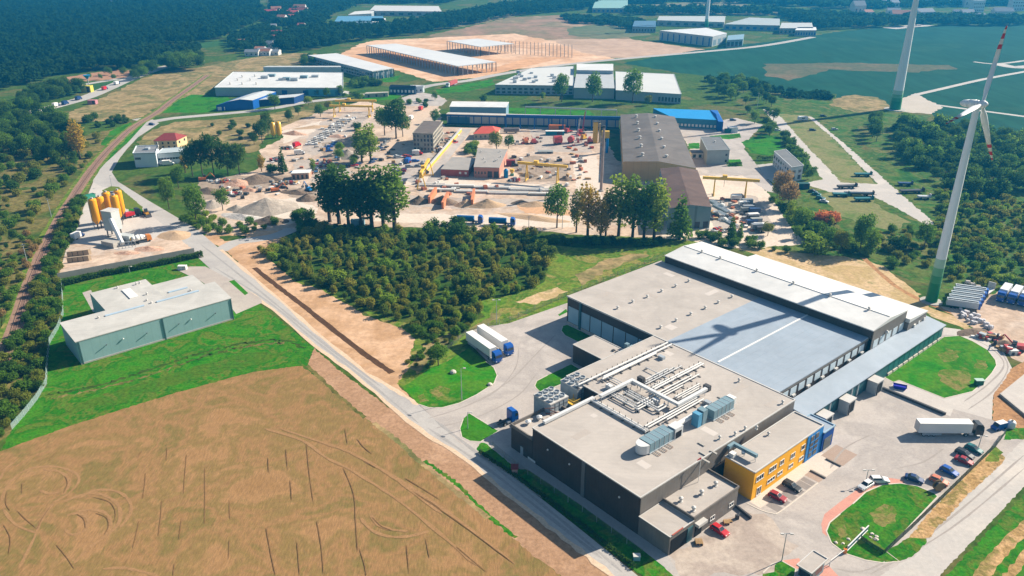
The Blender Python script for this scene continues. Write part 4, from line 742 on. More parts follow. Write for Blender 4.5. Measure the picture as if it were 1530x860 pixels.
def make_truck(long=True, cabm=P_blu, trailer=True, boxm=None, L=13.6):
    t = thing('articulated_truck', None, 'truck'); boxm = boxm or M_white   # front of the cab at +x
    xf = (L+3.2)/2; ch = MB().box(-xf+.3, xf-.4, -.45, .45, .75, 1.05).build('chassis', M_steel, t)
    if trailer:
        bx = MB().box(-xf, xf-3.2, -1.27, 1.27, 1.15, 4.0).build('trailer_box', boxm, t); MB().box(-xf-.03, -xf+.05, -1.2, 1.2, 1.2, 3.9).build('rear_door', M_trim, bx)
        s = MB()
        for y in (-1.29, 1.275): s.box(-xf+1.0, -xf+6, y, y+.015, .45, 1.1)
        s.build('side_guard', M_galv, t)
    cb = [(xf-2.2, .5), (xf, .5), (xf, 1.9), (xf-.18, 3.0), (xf-.6, 3.6), (xf-2.0, 3.75), (xf-2.2, 3.4)]
    c = MB().extrude_side(cb, -1.22, 1.22).build('cab', cabm, t)
    MB().face([(xf+.012, -1.1, 1.95), (xf+.012, 1.1, 1.95), (xf-.168, 1.1, 2.9), (xf-.168, -1.1, 2.9)]).build('windshield', M_glass, c)
    for y in (-1.235, 1.235): MB().face([(xf-1.1, y, 1.9), (xf-.15, y, 1.9), (xf-.3, y, 2.8), (xf-1.1, y, 2.8)]).build('side_window', M_glass, c)
    for y in (-.95, .95): MB().box(xf-.02, xf+.03, y-.2, y+.2, .75, 1.0).build('headlight', M_white, t)
    for x in ([xf-1.0, xf-4.4]+([-xf+1.6, -xf+2.9, -xf+4.2] if trailer else [])):
        for y in (-1.0, 1.0): wheel(t, x, y, .5, .42)
    MB().box(xf-3.6, xf-2.6, -1.2, -.5, .5, 1.0).build('fuel_tank', M_galv, t); return t
def place(t, p, q, label, cat='truck', group=None, z=.04):
    rot, c, d = heading(p, q); t.location = (c[0], c[1], z); t.rotation_euler = (0, 0, rot); return tag(t, label, cat, group)
tw = make_truck(cabm=P_blk); place(tw, (1371, 648), (1461, 649), 'white box trailer truck with a black cab crossing the paved yard', group='articulated trucks on the factory yard')
tb = make_truck(cabm=P_blu); place(tb, (704, 513), (743, 541), 'white trailer truck with a blue cab, nearer the round lawn', group='articulated trucks on the factory yard')
place(copy_tree(tb), (719, 502), (762, 531), 'white trailer truck with a blue cab, farther from the round lawn', group='articulated trucks on the factory yard')
tu = make_truck(trailer=False, cabm=P_blu, L=3.4); tu.name = 'tractor_unit'; place(tu, (744, 637), (768, 627), 'blue tractor unit without a trailer by the factory corner', group='articulated trucks on the factory yard')
# blue skip, van and tank, cable drum
def skip(px, m, label, rot, L=4.0, wd=2.0, h=1.5, nm='skip', cat='skip'):
    p = at(*px); t = thing(nm, label, cat, (*p, 0)); b = MB(); P = [(-L/2+.4, -wd/2), (L/2-.4, -wd/2), (L/2-.4, wd/2), (-L/2+.4, wd/2)]; Q = [(-L/2, -wd/2), (L/2, -wd/2), (L/2, wd/2), (-L/2, wd/2)]
    for i in range(4): j = (i+1) % 4; b.face([(*P[i], .1), (*P[j], .1), (*Q[j], h), (*Q[i], h)]); 
    b.face([(*x, .1) for x in P[::-1]]); b.box(-L/2+.25, L/2-.25, -wd/2+.06, wd/2-.06, .5, h-.25)
    o = MB(); o.v, o.f, o.m = b.v, b.f, b.m; me = o.mesh('tub', m); c = bpy.data.objects.new('tub', me); COL.objects.link(c); c.parent = t
    me2 = MB().box(-L/2-.06, L/2+.06, -wd/2-.08, -wd/2+.03, h-.1, h+.05).box(-L/2-.06, L/2+.06, wd/2-.03, wd/2+.08, h-.1, h+.05).mesh('rim', m); c = bpy.data.objects.new('rim', me2); COL.objects.link(c); c.parent = t
    t.rotation_euler = (0, 0, rot); return t
skip((1344, 580), mat('deep blue paint', (.012, .012, .36)), 'deep blue skip at the end of the concrete apron', math.radians(-25), 3.6, 1.7, 1.0)
t = thing('cable_drum', 'large wooden cable drum standing against the orange car', 'cable drum', (*at(1401, 732), 0)); 
for y, nm in ((-.55, 'flange'), (.5, 'flange')): MB().tube((0, y, 1.25), (0, y+.1, 1.25), 1.25, n=20).mesh('x', M_wood); o = bpy.data.objects.new(nm, MB().tube((0, y, 1.25), (0, y+.1, 1.25), 1.25, n=20).mesh(nm, M_wood)); COL.objects.link(o); o.parent = t
o = bpy.data.objects.new('core', MB().tube((0, -.45, 1.25), (0, .5, 1.25), .8, n=16).mesh('core', M_steel)); COL.objects.link(o); o.parent = t; t.rotation_euler = (0, 0, math.radians(12))
t = thing('small_van', 'small blue and white van beside the round white tank at the yard edge', 'van', (*at(1492, 640), 0)); MB_ = MB().extrude_side([(-1.9, .3), (2.1, .3), (2.1, .9), (1.5, 1.1), (1.0, 1.9), (-1.9, 1.9)], -.85, .85); o = bpy.data.objects.new('body', MB_.mesh('body', P_blu)); COL.objects.link(o); o.parent = t
o = bpy.data.objects.new('roof', MB().box(-1.85, .95, -.8, .8, 1.9, 1.96).mesh('roof', M_white)); COL.objects.link(o); o.parent = t
o = bpy.data.objects.new('windshield', MB().face([(1.5, -.75, 1.15), (1.5, .75, 1.15), (1.06, .7, 1.85), (1.06, -.7, 1.85)]).mesh('windshield', M_glass)); COL.objects.link(o); o.parent = t
for x in (-1.2, 1.3):
    for y in (-.8, .8): o = bpy.data.objects.new('wheel', MB().tube((x, y-.1, .32), (x, y+.1, .32), .32, n=12).mesh('wheel', M_tyre)); COL.objects.link(o); o.parent = t
t.rotation_euler = (0, 0, math.radians(200))
t = thing('water_tank', 'round white water tank beside the small blue van', 'tank', (*at(1510, 638), 0)); MB().lathe([(1.0, 0), (1.05, .2), (1.05, 1.5), (.8, 1.9), (.25, 2.0)], (*at(1510, 638), 0), 16).build('shell', M_white, t, True); MB().lathe([(.3, 1.98), (.3, 2.15)], (*at(1510, 638), 0), 10).build('lid', M_steel, t)
# ------------------------------------------------------------------ gate, fences, lamps, small things
GH = [(53.9, 124.2), (57.1, 124.2), (57.1, 130.4), (53.9, 130.4)]
t = thing('gatehouse', 'small grey gatehouse with a flat pale roof by the barrier', 'gatehouse', (*ab(55.5, 127.3), 0))
MB().prism([ab(54.2+(a-53.9)*.82, 124.6+(b-124.2)*.88) for a, b in GH], 0, 3.2).build('wall', M_ahu, t); MB().prism([ab(*p) for p in GH], 3.2, 3.42, bottom=True).build('roof', M_roofb, t); parapet(MB(), GH, 3.3, 3.6, .2).build('parapet', M_trim, t)
MB().abox(54.1, 54.22, 125.3, 129.2, 1.0, 2.6).build('window', M_glass, t); MB().abox(54.3, 56.6, 124.5, 124.62, 1.0, 2.6).build('window', M_glass, t)
t = thing('barrier_gate', 'raised arm barrier with orange post between gatehouse and lawn', 'barrier', (*at(1262, 826), 0)); p = at(1262, 826); q = at(1240, 843)
MB().box(p[0]-.3, p[0]+.3, p[1]-.3, p[1]+.3, 0, 1.15).build('post', paint('orange paint', (.70, .20, .02)), t); MB().tube((*p, 1.0), (*q, 1.1), .09, .06, 8).build('arm', M_white, t)
MB().tube((*at(1239, 846), 0), (*at(1239, 846), 1.05), .08, n=6).build('rest', M_galv, t)
t = thing('sliding_gate', 'long white and blue sliding gate rail lying open on the lawn', 'gate', (*at(1280, 812), 0)); p = Vector((*at(1265, 824), 0)); q = Vector((*at(1296, 793), 0)); g = MB(); d = (q-p)
for z in (.25, 1.5): g.tube(p+Vector((0, 0, z)), q+Vector((0, 0, z)), .13, n=6)
for k in range(9): g.tube(p+d*(k/8)+Vector((0, 0, .25)), p+d*(k/8)+Vector((0, 0, 1.5)), .06, n=5)
g.build('frame', M_white, t); s = MB()
for k in range(40): s.tube(p+d*((k+.5)/40)+Vector((0, 0, .3)), p+d*((k+.5)/40)+Vector((0, 0, 1.45)), .035, n=4)
s.build('bars', mat('light blue paint', (.22, .42, .50)), t)
M_mesh = bpy.data.materials.new('fence mesh'); M_mesh.use_nodes = True; _n = M_mesh.node_tree; _b = _n.nodes['Principled BSDF']; _b.inputs['Base Color'].default_value = (.02, .05, .035, 1); _b.inputs['Alpha'].default_value = .62
def fence(label, pts, h, m, postm, step=3.0, nm='mesh_fence', cat='fence', world=False, rails=(), solid=False):
    P = pts if world else W(pts); t = thing(nm, label, cat, (*P[0], 0)); b = MB(); ps = MB(); rl = MB(); th = .05 if solid else .02
    for (x0, y0), (x1, y1) in zip(P[:-1], P[1:]):
        L = math.hypot(x1-x0, y1-y0); nx, ny = -(y1-y0)/L*th, (x1-x0)/L*th
        b.prism([(x0-nx, y0-ny), (x1-nx, y1-ny), (x1+nx, y1+ny), (x0+nx, y0+ny)], .05, h)
        n = max(1, int(L/step))
        for k in range(n): ps.tube((x0+(x1-x0)*k/n, y0+(y1-y0)*k/n, 0), (x0+(x1-x0)*k/n, y0+(y1-y0)*k/n, h+.12), .06, n=5)
        for z in rails: rl.tube((x0, y0, z), (x1, y1, z), .04, n=4)
    b.build('panel', m, t); q = ps.build('post', postm, t); q['kind'] = 'stuff'
    if rails: rl.build('rail', postm, t)
    return t
M_fdark = mat('dark green fence paint', (.02, .045, .04), rough=.5)
fence('dark mesh fence between the kidney shaped lawn and the dry verge', [(1487, 668), (1401, 752), (1362, 790), (1322, 827)], 1.7, M_mesh, M_fdark)
fence('short dark hoop fence across the tip of the kidney shaped lawn', [(1286, 806), (1302, 818), (1319, 828)], 1.2, M_mesh, M_fdark, 1.0)
fence('dark mesh fence joining the green verge tip at the yard exit', [(1502, 648), (1488, 667)], 1.7, M_mesh, M_fdark)
M_meshl = M_mesh.copy(); M_meshl.name = 'pale fence mesh'; M_meshl.node_tree.nodes['Principled BSDF'].inputs['Base Color'].default_value = (.35, .5, .5, 1); M_meshl.node_tree.nodes['Principled BSDF'].inputs['Alpha'].default_value = .22
fence('pale mesh fence curving along the lawn behind the green warehouse', [(93, 424), (95, 470), (87, 492), (75, 512), (71, 545), (70, 573), (56, 597), (36, 622), (18, 642)], 1.9, M_meshl, mat('pale post', (.5, .6, .58)), 2.5)
M_wire = M_meshl.copy(); M_wire.name = 'wire mesh'; M_wire.node_tree.nodes['Principled BSDF'].inputs['Base Color'].default_value = (.12, .15, .12, 1); M_wire.node_tree.nodes['Principled BSDF'].inputs['Alpha'].default_value = .14
fence('thin wire fence along the meadow edge above the parked trailers', [(640, 548), (696, 500), (762, 480), (846, 443), (1000, 380)], 1.8, M_wire, M_galv, 4)
fence('thin wire fence in front of the dark tall block', [(735, 668), (770, 697), (870, 765), (960, 830)], 1.8, M_wire, M_galv, 4)
def lamp(px, top, label, double=False, group='yard lamp posts'):
    h = hgt(px[0], px[1], top); p = at(*px); t = thing('lamp_post', label, 'lamp post', (*p, 0), group); MB().tube((*p, 0), (*p, h), .12, .07, 8).build('pole', M_galv, t)
    for s in ((-1, 1) if double else (1,)):
        MB().tube((*p, h), (p[0]+s*1.0, p[1]-.2, h+.15), .06, n=6).build('arm', M_galv, t); MB().box(p[0]+s*1.0-.35, p[0]+s*1.0+.35, p[1]-.4, p[1], h+.05, h+.25).build('lamp_head', M_trim, t)
lamp((1168, 838), 797, 'double headed lamp post at the gatehouse lawn', True); lamp((1293, 722), 702, 'double headed lamp post behind the white hatchback', True)
lamp((690, 598), 550, 'lamp post on the round lawn below the parked trailers'); lamp((699, 640), 616, 'lamp post on the small lawn by the blue tractor unit'); lamp((742, 484), 448, 'lamp post behind the parked trailers at the meadow edge', True); lamp((1462, 668), 651, 'lamp post behind the teal car', True)
lamp((167, 278), 262, 'lamp post at the fork of the road near the orange silos', False, None); lamp((194, 407), 398, 'small lamp post beside the hedge of the green warehouse', False, None)
t = thing('utility_cabinet', 'pale green utility cabinet at the edge of the oval lawn', 'cabinet', (*at(1462, 572), 0)); c = at(1462, 574); MB().box(c[0]-1.1, c[0]+1.1, c[1]-.6, c[1]+.6, 0, 1.5).build('casing', mat('dark green cabinet', (.03, .14, .08)), t); MB().box(c[0]-1.3, c[0]+1.3, c[1]-.8, c[1]+.8, 1.5, 1.62).build('roof', mat('pale green lid', (.40, .55, .48)), t)
t = thing('garden_kiosk', 'small red kiosk on the walkway at the tall block corner', 'kiosk', (*at(769, 703), 0)); c = at(769, 706); MB().box(c[0]-.7, c[0]+.7, c[1]-.6, c[1]+.6, 0, 1.5).build('casing', mat('pinkish box', (.50, .30, .26)), t); MB().prism([(c[0]-.9, c[1]-.8), (c[0]+.9, c[1]-.8), (c[0]+.9, c[1]+.8), (c[0]-.9, c[1]+.8)], 1.5, [1.6, 1.6, 2.1, 2.1]).build('roof', mat('maroon sheet', (.20, .03, .035)), t)
t = thing('utility_cabinet', 'light blue cabinet on the green strip near the bottom of the road', 'cabinet', (*at(951, 836), 0)); c = at(951, 836); MB().box(c[0]-.7, c[0]+.7, c[1]-.5, c[1]+.5, 0, 1.2).build('casing', mat('light blue cabinet paint', (.25, .48, .52)), t); MB().box(c[0]-.78, c[0]+.78, c[1]-.58, c[1]+.58, 1.2, 1.3).build('roof', M_trim, t)
def pallet(px, label, m=M_wood, h=.6, s=1.0):
    p = at(*px); t = thing('pallet', label, 'pallet', (*p, 0), 'pallets by the garage'); b = MB()
    for k in range(5): b.box(p[0]-.6*s, p[0]+.6*s, p[1]-.6*s+k*.26*s, p[1]-.42*s+k*.26*s, h, h+.05)
    b.build('deck', m, t); b = MB()
    for k in range(3): b.box(p[0]-.6*s+k*.54*s, p[0]-.5*s+k*.54*s, p[1]-.6*s, p[1]+.62*s, 0, h)
    b.build('bearer', m, t)
pallet((1044, 812), 'wooden crate pallet in front of the dark doorway', h=.7, s=1.3); pallet((1085, 782), 'low wooden pallet behind the red car'); pallet((1091, 779), 'small brown pallet beside the low wooden pallet', h=.3, s=.7)
t = thing('bollard_cluster', 'dark machine standing by the wing wall behind the red car', 'machine', (*at(1101, 775), 0)); c = at(1101, 775); MB().box(c[0]-.4, c[0]+.4, c[1]-.3, c[1]+.3, 0, 1.1).build('casing', M_steel, t); MB().tube((c[0], c[1], 1.1), (c[0]+.5, c[1], 1.7), .07, n=6).build('handle', M_galv, t)
t = thing('ramp_wall', 'low dark ramp wall beside the garage wing windows', 'wall', (*at(1114, 768), 0)); MB().prism([at(1098, 758), at(1099.5, 757), at(1123, 775), at(1121, 776.5)], 0, .8).build('wall', M_steel, t)
t = thing('ramp_wall', 'low dark wall added for the shaded sunken loading ramp beside the deep blue skip', 'wall', (*at(1360, 597), 0)); a = at(1319, 581); b = at(1413, 620); MB().prism([a, b, (b[0]-.45, b[1]-.25), (a[0]-.45, a[1]-.25)], 0, .75).build('wall', M_steel, t); MB().prism([(a[0]+.08, a[1]+.04), (b[0]+.08, b[1]+.04), (b[0]-.53, b[1]-.29), (a[0]-.53, a[1]-.29)], 0.75, .82, bottom=True).build('coping', M_steel, t)  # raised wall added to give the dark shaded strip of a sunken ramp
for i, (px, py) in enumerate([(1249, 811), (1268, 806), (1259, 812), (1289, 790), (1291, 795), (1303, 798), (1309, 801), (1301, 803), (1309, 806), (1676/1.0-300, 0)][:9]):
    p = at(px, py); s = .28+.2*R.random(); b = MB().lathe([(s, 0), (s*1.1, s*.3), (s*.8, s*.6), (s*.3, s*.75)], (p[0], p[1], 0), 7)
    b.v = [(v[0]+R.uniform(-.15, .15), v[1]+R.uniform(-.15, .15), v[2]) for v in b.v]
    tag(b.build('rock', G_kerb), 'pale rock lying on the kidney shaped lawn near the sliding gate', 'rock', 'pale rocks near the sliding gate')
p = at(677, 557); b = MB().lathe([(.9, 0), (1.0, .4), (.7, .8), (.2, 1.0)], (p[0], p[1], 0), 9); tag(b.build('rock', G_kerb), 'single pale boulder on the round lawn below the trailers', 'rock')
p = at(732, 575); b = MB().lathe([(.7, 0), (.8, .3), (.5, .6), (.2, .7)], (p[0], p[1], 0), 9); tag(b.build('rock', G_kerb), 'pale boulder at the kerb of the round lawn', 'rock')
c = ab(0, 0)
t = thing('foundation_slab', 'pale raised concrete slab at the right edge beside brown soil', 'slab', (*at(1520, 590), 0)); P = W([(1494, 590), (1536, 556), (1580, 600), (1536, 625)]); MB().prism(P, 0, .6).build('slab', G_conc, t); MB().prism([P[0], P[3], (P[3][0]-.3, P[3][1]-.5), (P[0][0]-.4, P[0][1]-.3)], 0, .75).build('edge_beam', M_concw, t)
# ------------------------------------------------------------------ other buildings
def quad(px4, z=0): return [at(*p, z) for p in px4]
def facade(parent, p0, p1, z0, z1, n, frac=.6, m=None, name='window', skip=()):
    """n openings spaced along the wall p0 -> p1 (outside on the right hand side)"""
    L = math.hypot(p1[0]-p0[0], p1[1]-p0[1]); ux, uy = (p1[0]-p0[0])/L, (p1[1]-p0[1])/L; nx, ny = uy, -ux
    for k in range(n):
        if k in skip: continue
        c = L*(k+.5)/n; h = L/n*frac/2; a = (p0[0]+ux*(c-h), p0[1]+uy*(c-h)); b = (p0[0]+ux*(c+h), p0[1]+uy*(c+h))
        MB().prism([(a[0]-nx*.05, a[1]-ny*.05), (b[0]-nx*.05, b[1]-ny*.05), (b[0]+nx*.06, b[1]+ny*.06), (a[0]+nx*.06, a[1]+ny*.06)], z0, z1, bottom=True).build(name, m or M_glass, parent)
def building(name, label, cat, foot, h, wm, rm, roof='flat', rise=1.5, over=.3, group=None, parap=0, axis=0, trim=None):
    """foot: front-left, front-right, back-right, back-left in world metres"""
    cx = sum(p[0] for p in foot)/4; cy = sum(p[1] for p in foot)/4; t = thing(name, label, cat, (cx, cy, 0), group)
    big = [(cx+(x-cx)*(1+over/max(1, math.hypot(x-cx, y-cy))), cy+(y-cy)*(1+over/max(1, math.hypot(x-cx, y-cy)))) for x, y in foot]
    MB().prism(foot, 0, h-.02).build('wall', wm, t)
    if roof == 'flat':
        r = MB().prism(big, h, h+.25, bottom=True).build('roof', rm, t)
        if parap:
            b = MB()
            for i in range(4):
                p = big[i]; q = big[(i+1) % 4]; d = math.hypot(q[0]-p[0], q[1]-p[1]); ux, uy = (q[0]-p[0])/d*.15, (q[1]-p[1])/d*.15
                b.prism([(p[0]-uy, p[1]+ux), (q[0]-uy, q[1]+ux), (q[0]+uy, q[1]-ux), (p[0]+uy, p[1]-ux)], h+.2, h+.25+parap+.003*(i % 2), bottom=True)
            b.build('parapet', trim or wm, t)
    else:
        a, b_, c, d = big if axis == 0 else (big[1], big[2], big[3], big[0])   # ridge runs a->b direction midline between (a,b) and (d,c)
        m0 = ((a[0]+d[0])/2, (a[1]+d[1])/2); m1 = ((b_[0]+c[0])/2, (b_[1]+c[1])/2)
        if roof == 'hip':
            k = .28; m0, m1 = (m0[0]+(m1[0]-m0[0])*k, m0[1]+(m1[1]-m0[1])*k), (m1[0]+(m0[0]-m1[0])*k, m1[1]+(m0[1]-m1[1])*k)
        g = MB(); z = h; Z = h+rise; g.face([(*a, z), (*b_, z), (*m1, Z), (*m0, Z)]); g.face([(*c, z), (*d, z), (*m0, Z), (*m1, Z)]); g.face([(*b_, z), (*c, z), (*m1, Z)]); g.face([(*d, z), (*a, z), (*m0, Z)])
        g.face([(*d, z), (*c, z), (*b_, z), (*a, z)]); g.m[2] = g.m[3] = 1 if roof == 'gable' else 0
        r = g.build('roof', [rm, wm], t)
    t_ = t; return t, r
C = lambda n, c, c2=None, **k: mat(n, c, c2, **k)
M_gw = C('pale green grey cladding', (.27, .42, .42), (.235, .375, .38), rough=.5, stripes=(2.5, .05)); M_gr = C('warm grey roof', (.50, .485, .45), (.455, .44, .41), scale=.4, detail=8, stripes=(2.0, .06), stain=(.08, .15))
# green grey warehouse (axes follow the road grid)
GA, GB0, GB1 = 245.4, 38.2, 86.0
foot = [ab(245.4, 38.2), ab(245.4, 86.0), ab(262.4, 87.0), ab(262.4, 38.0)]
t, r = building('warehouse', 'pale green grey warehouse with flat grey roof on the lawn between railway and road', 'warehouse', foot, 7.6, M_gw, M_gr)
q = [ab(262.45, 51.6), ab(262.45, 70), ab(282, 70), ab(282, 51.6)]
MB().prism(q, 0, 7.0).build('rear_wing_wall', M_gw, t); MB().prism(q, 7.0, 7.2).build('rear_wing_roof', M_gr, t)
MB().prism([ab(262.45, 70.1), ab(262.45, 84.3), ab(276.6, 84.3), ab(276.6, 70.1)], 0, 6.3).build('corner_wing_wall', M_gw, t); MB().prism([ab(262.45, 70.05), ab(262.45, 84.6), ab(276.9, 84.6), ab(276.9, 70.05)], 6.3, 6.5).build('corner_wing_roof', M_gr, t)
M_sky = C('rooflight strip', (.40, .50, .58), (.33, .43, .52), rough=.3)
for b0, b1 in ((50, 62), (66, 80)): MB().abox(257.6, 258.5, b0, b1, 7.86, 8.15).build('rooflight', M_sky, r)
MB().abox(268, 277, 60.5, 63.2, 7.2, 7.5).build('rooflight', M_white, t); MB().abox(266.0, 266.9, 72.5, 79, 6.5, 6.8).build('rooflight', M_sky, t)
for a, b in ((258, 48), (258.4, 64.5), (261.5, 64), (260, 78), (268, 66), (279, 66), (279.2, 67.2), (280, 60)): vent(r, ab(a, b), 7.6 if a < 262.4 else 7.2, .9, .3)
for b in (38.6, 63.2, 85.6): MB().abox(245.2, 245.45, b, b+.35, 0, 7.5).build('downpipe', C('dark green pipe', (.06, .13, .13)), t)
for b in (46, 58, 68, 80): MB().tube((*ab(245.3, b), 4.0), (*ab(244.6, b), 4.5), .14, n=6).build('wall_vent', M_steel, t)
for b in (51, 72): MB().lathe([(.2, 0), (.25, .2), (.1, .4)], (*ab(245.1, b), 4.4), 8).build('wall_lamp', M_white, t)
MB().abox(245.25, 245.42, 38.2, 86, 0, .5).build('plinth', M_concw, t)
# batching plant
M_sil = C('orange silo paint', (.74, .33, .012), (.68, .29, .012), rough=.4, scale=.6)
for i, (px, py) in enumerate(((147, 342), (157.5, 338.5), (167, 331), (179, 336), (184, 328))):
    p = at(px, py); lab = ['orange cement silo, leftmost of the five beside the white mixing tower', 'orange cement silo, second from the left, just behind the leftmost', 'orange cement silo in the middle, half hidden by the white mixing tower', 'orange cement silo right of the white mixing tower, nearest it', 'orange cement silo farthest right, half behind its neighbour'][i]
    t = thing('cement_silo', lab, 'silo', (*p, 0), 'orange cement silos'); r_ = 1.75
    MB().lathe([(.3, 2.2), (r_, 4.3), (r_, 13.3), (r_*.92, 13.7), (.4, 13.9)], (*p, 0), 18).build('shell', M_sil, t, True)
    for k in range(4): MB().tube((p[0]+1.3*math.cos(k*math.pi/2+.6), p[1]+1.3*math.sin(k*math.pi/2+.6), 0), (p[0]+1.5*math.cos(k*math.pi/2+.6), p[1]+1.5*math.sin(k*math.pi/2+.6), 4.6), .16, n=6).build('leg', M_steel, t)
    MB().box(p[0]-.4, p[0]+.4, p[1]-.4, p[1]+.4, 13.8, 14.6).build('filter', M_galv, t)
    b = MB(); rr = r_+.25; a0 = -2.0; u = (math.cos(a0), math.sin(a0))
    for s in (-.25, .25): b.tube((p[0]+u[0]*rr-u[1]*s, p[1]+u[1]*rr+u[0]*s, 1), (p[0]+u[0]*rr-u[1]*s, p[1]+u[1]*rr+u[0]*s, 14.2), .05, n=4)
    for z in range(2, 14): b.tube((p[0]+u[0]*rr-u[1]*.25, p[1]+u[1]*rr+u[0]*.25, z), (p[0]+u[0]*rr+u[1]*.25, p[1]+u[1]*rr-u[0]*.25, z), .04, n=4)
    b.build('ladder', M_galv, t)
t = thing('mixing_tower', 'pale grey concrete mixing tower with slanted conveyor in front of the orange silos', 'tower', (*at(174, 352), 0)); p = at(172, 352)
M_tow = C('pale tower cladding', (.46, .48, .47), (.40, .43, .43), rough=.5)
def boxr(mb, c, w_, d, z0, z1, rot, mi=0):
    cs, sn = math.cos(rot), math.sin(rot); return mb.prism([(c[0]+x*cs-y*sn, c[1]+x*sn+y*cs) for x, y in ((-w_/2, -d/2), (w_/2, -d/2), (w_/2, d/2), (-w_/2, d/2))], z0, z1, mi, bottom=True)
boxr(MB(), p, 5.2, 4.6, 3.0, 11.5, math.radians(-18)).build('casing', M_tow, t); boxr(MB(), p, 5.5, 4.9, 11.5, 11.8, math.radians(-18)).build('roof', M_trim, t)
for dx, dy in ((-2, -1.8), (2, -1.8), (2, 1.8), (-2, 1.8)): MB().box(p[0]+dx-.2, p[0]+dx+.2, p[1]+dy-.2, p[1]+dy+.2, 0, 3.1).build('leg', M_steel, t)
q1 = (*at(184, 368), 1.0); q2 = (p[0]+1.0, p[1]-2.6, 8.5); MB().tube(q1, q2, .95, n=8).build('conveyor', M_white, t)
boxr(MB(), at(168, 367), 7, 4.5, 0, 2.4, math.radians(-25)).build('hopper', M_conc if 'M_conc' in globals() else M_concw, t); boxr(MB(), at(190, 362), 6, 3, 0, 3.6, math.radians(-18)).build('weigh_house', M_tow, t)
b = MB()
for k in range(6): b.tube((*at(178+k*5, 372-k*.7), 0), (*at(178+k*5, 372-k*.7), 2.8), .12, n=5)
b.tube((*at(178, 372), 2.7), (*at(203, 368.5), 2.7), .15, n=5); b.tube((*at(178, 372), 1.4), (*at(203, 368.5), 1.4), .1, n=5); b.build('gantry_frame', M_galv, t)
def mixer(p, q, label):
    t = thing('mixer_truck', label, 'mixer truck'); rot, c, d = heading(p, q)
    def put(nm, mb, m, sm=False): o = bpy.data.objects.new(nm, mb.mesh(nm, m, smooth=sm)); COL.objects.link(o); o.parent = t; return o
    put('chassis', MB().box(-4, 3.9, -.5, .5, .8, 1.1), M_steel); cb = put('cab', MB().extrude_side([(2.3, .6), (4.2, .6), (4.2, 1.8), (4.0, 2.9), (2.4, 3.0)], -1.2, 1.2), paint('mixer orange', (.62, .20, .02)))
    o = MB().face([(4.21, -1.05, 1.85), (4.21, 1.05, 1.85), (4.02, 1.05, 2.8), (4.02, -1.05, 2.8)]).mesh('windshield', M_glass); o = bpy.data.objects.new('windshield', o); COL.objects.link(o); o.parent = cb
    d = MB(); prof = [(-3.6, .5), (-2.4, 1.0), (-.6, 1.25), (.9, 1.1), (1.9, .6)]
    for (x0, r0), (x1, r1) in zip(prof[:-1], prof[1:]): d.tube((x0, 0, 2.5-x0*.08), (x1, 0, 2.5-x1*.08), r0, r1, 14, caps=True)
    put('drum', d, M_white, True); put('chute', MB().tube((-3.6, 0, 3.1), (-4.3, 0, 1.6), .35, .2, 8), M_crane)
    for x in (3.1, -1.5, -2.9):
        for y in (-1, 1): put('wheel', MB().tube((x, y-.2, .5), (x, y+.2, .5), .5, n=12), M_tyre)
    t.location = (*c, .03); t.rotation_euler = (0, 0, rot); t['label'] = label; return t
mixer((196, 366), (226, 359), 'orange concrete mixer truck with a white drum below the mixing tower')
tt = make_truck(trailer=False, cabm=P_blk, L=4.5); tt.name = 'tipper_truck'; place(tt, (190, 326), (206, 322), 'black and red tipper truck parked right of the orange silos')
o = MB().box(-3.6, .6, -1.2, 1.2, 1.1, 2.6).build('tipper_body', P_red, None); o.location = (-1.2, 0, 1.1); o.parent = tt
def loader(p, q, label, m):
    t = thing('wheel_loader', label, 'wheel loader'); rot, c, d = heading(p, q)
    def put(nm, mb, mm): o = bpy.data.objects.new(nm, mb.mesh(nm, mm)); COL.objects.link(o); o.parent = t; return o
    put('engine_body', MB().extrude_side([(-3, .9), (.4, .9), (.4, 1.9), (-2.6, 2.1), (-3, 1.6)], -.9, .9), m); put('front_frame', MB().box(.5, 1.9, -.6, .6, .8, 1.5), m); cab = put('cab', MB().extrude_side([(-.9, 1.95), (.5, 1.9), (.4, 3.3), (-.7, 3.3)], -.7, .7), M_glass)
    put('bucket', MB().extrude_side([(2.8, .2), (3.9, .15), (3.3, .6), (2.9, 1.3)], -1.3, 1.3), M_steel)
    for y in (-.6, .6): put('lift_arm', MB().tube((1.0, y, 1.5), (3.0, y, .8), .16, n=6), m)
    for x in (-1.9, 1.4):
        for y in (-1.05, 1.05): put('wheel', MB().tube((x, y-.3, .75), (x, y+.3, .75), .75, n=12), M_tyre)
    t.location = (*c, .03); t.rotation_euler = (0, 0, rot); return t
loader((215, 318), (224, 326), 'yellow wheel loader at the roadside right of the orange silos', paint('loader yellow', (.60, .30, .03)))
def van(p, q, label, m, top=None, group=None):
    t = thing('delivery_van', label, 'van', (0, 0, 0), group); rot, c, d = heading(p, q)
    def put(nm, mb, mm, par=None): o = bpy.data.objects.new(nm, mb.mesh(nm, mm)); COL.objects.link(o); o.parent = par or t; return o
    put('cargo_box', MB().box(-3.1, 1.0, -1.1, 1.1, .6, 2.9), top or m); cb = put('cab', MB().extrude_side([(1.05, .45), (3.0, .45), (3.0, 1.1), (2.3, 1.4), (1.7, 2.2), (1.05, 2.2)], -1.0, 1.0), m)
    put('windshield', MB().face([(2.33, -.9, 1.45), (2.33, .9, 1.45), (1.76, .8, 2.13), (1.76, -.8, 2.13)]), M_glass, cb)
    for x in (-1.9, 2.2):
        for y in (-.95, .95): put('wheel', MB().tube((x, y-.13, .4), (x, y+.13, .4), .4, n=12), M_tyre)
    t.location = (*c, .03); t.rotation_euler = (0, 0, rot); return t
van((108, 360), (126, 351), 'white box van with a dark cab at the left edge of the batching yard', P_navy, M_white)
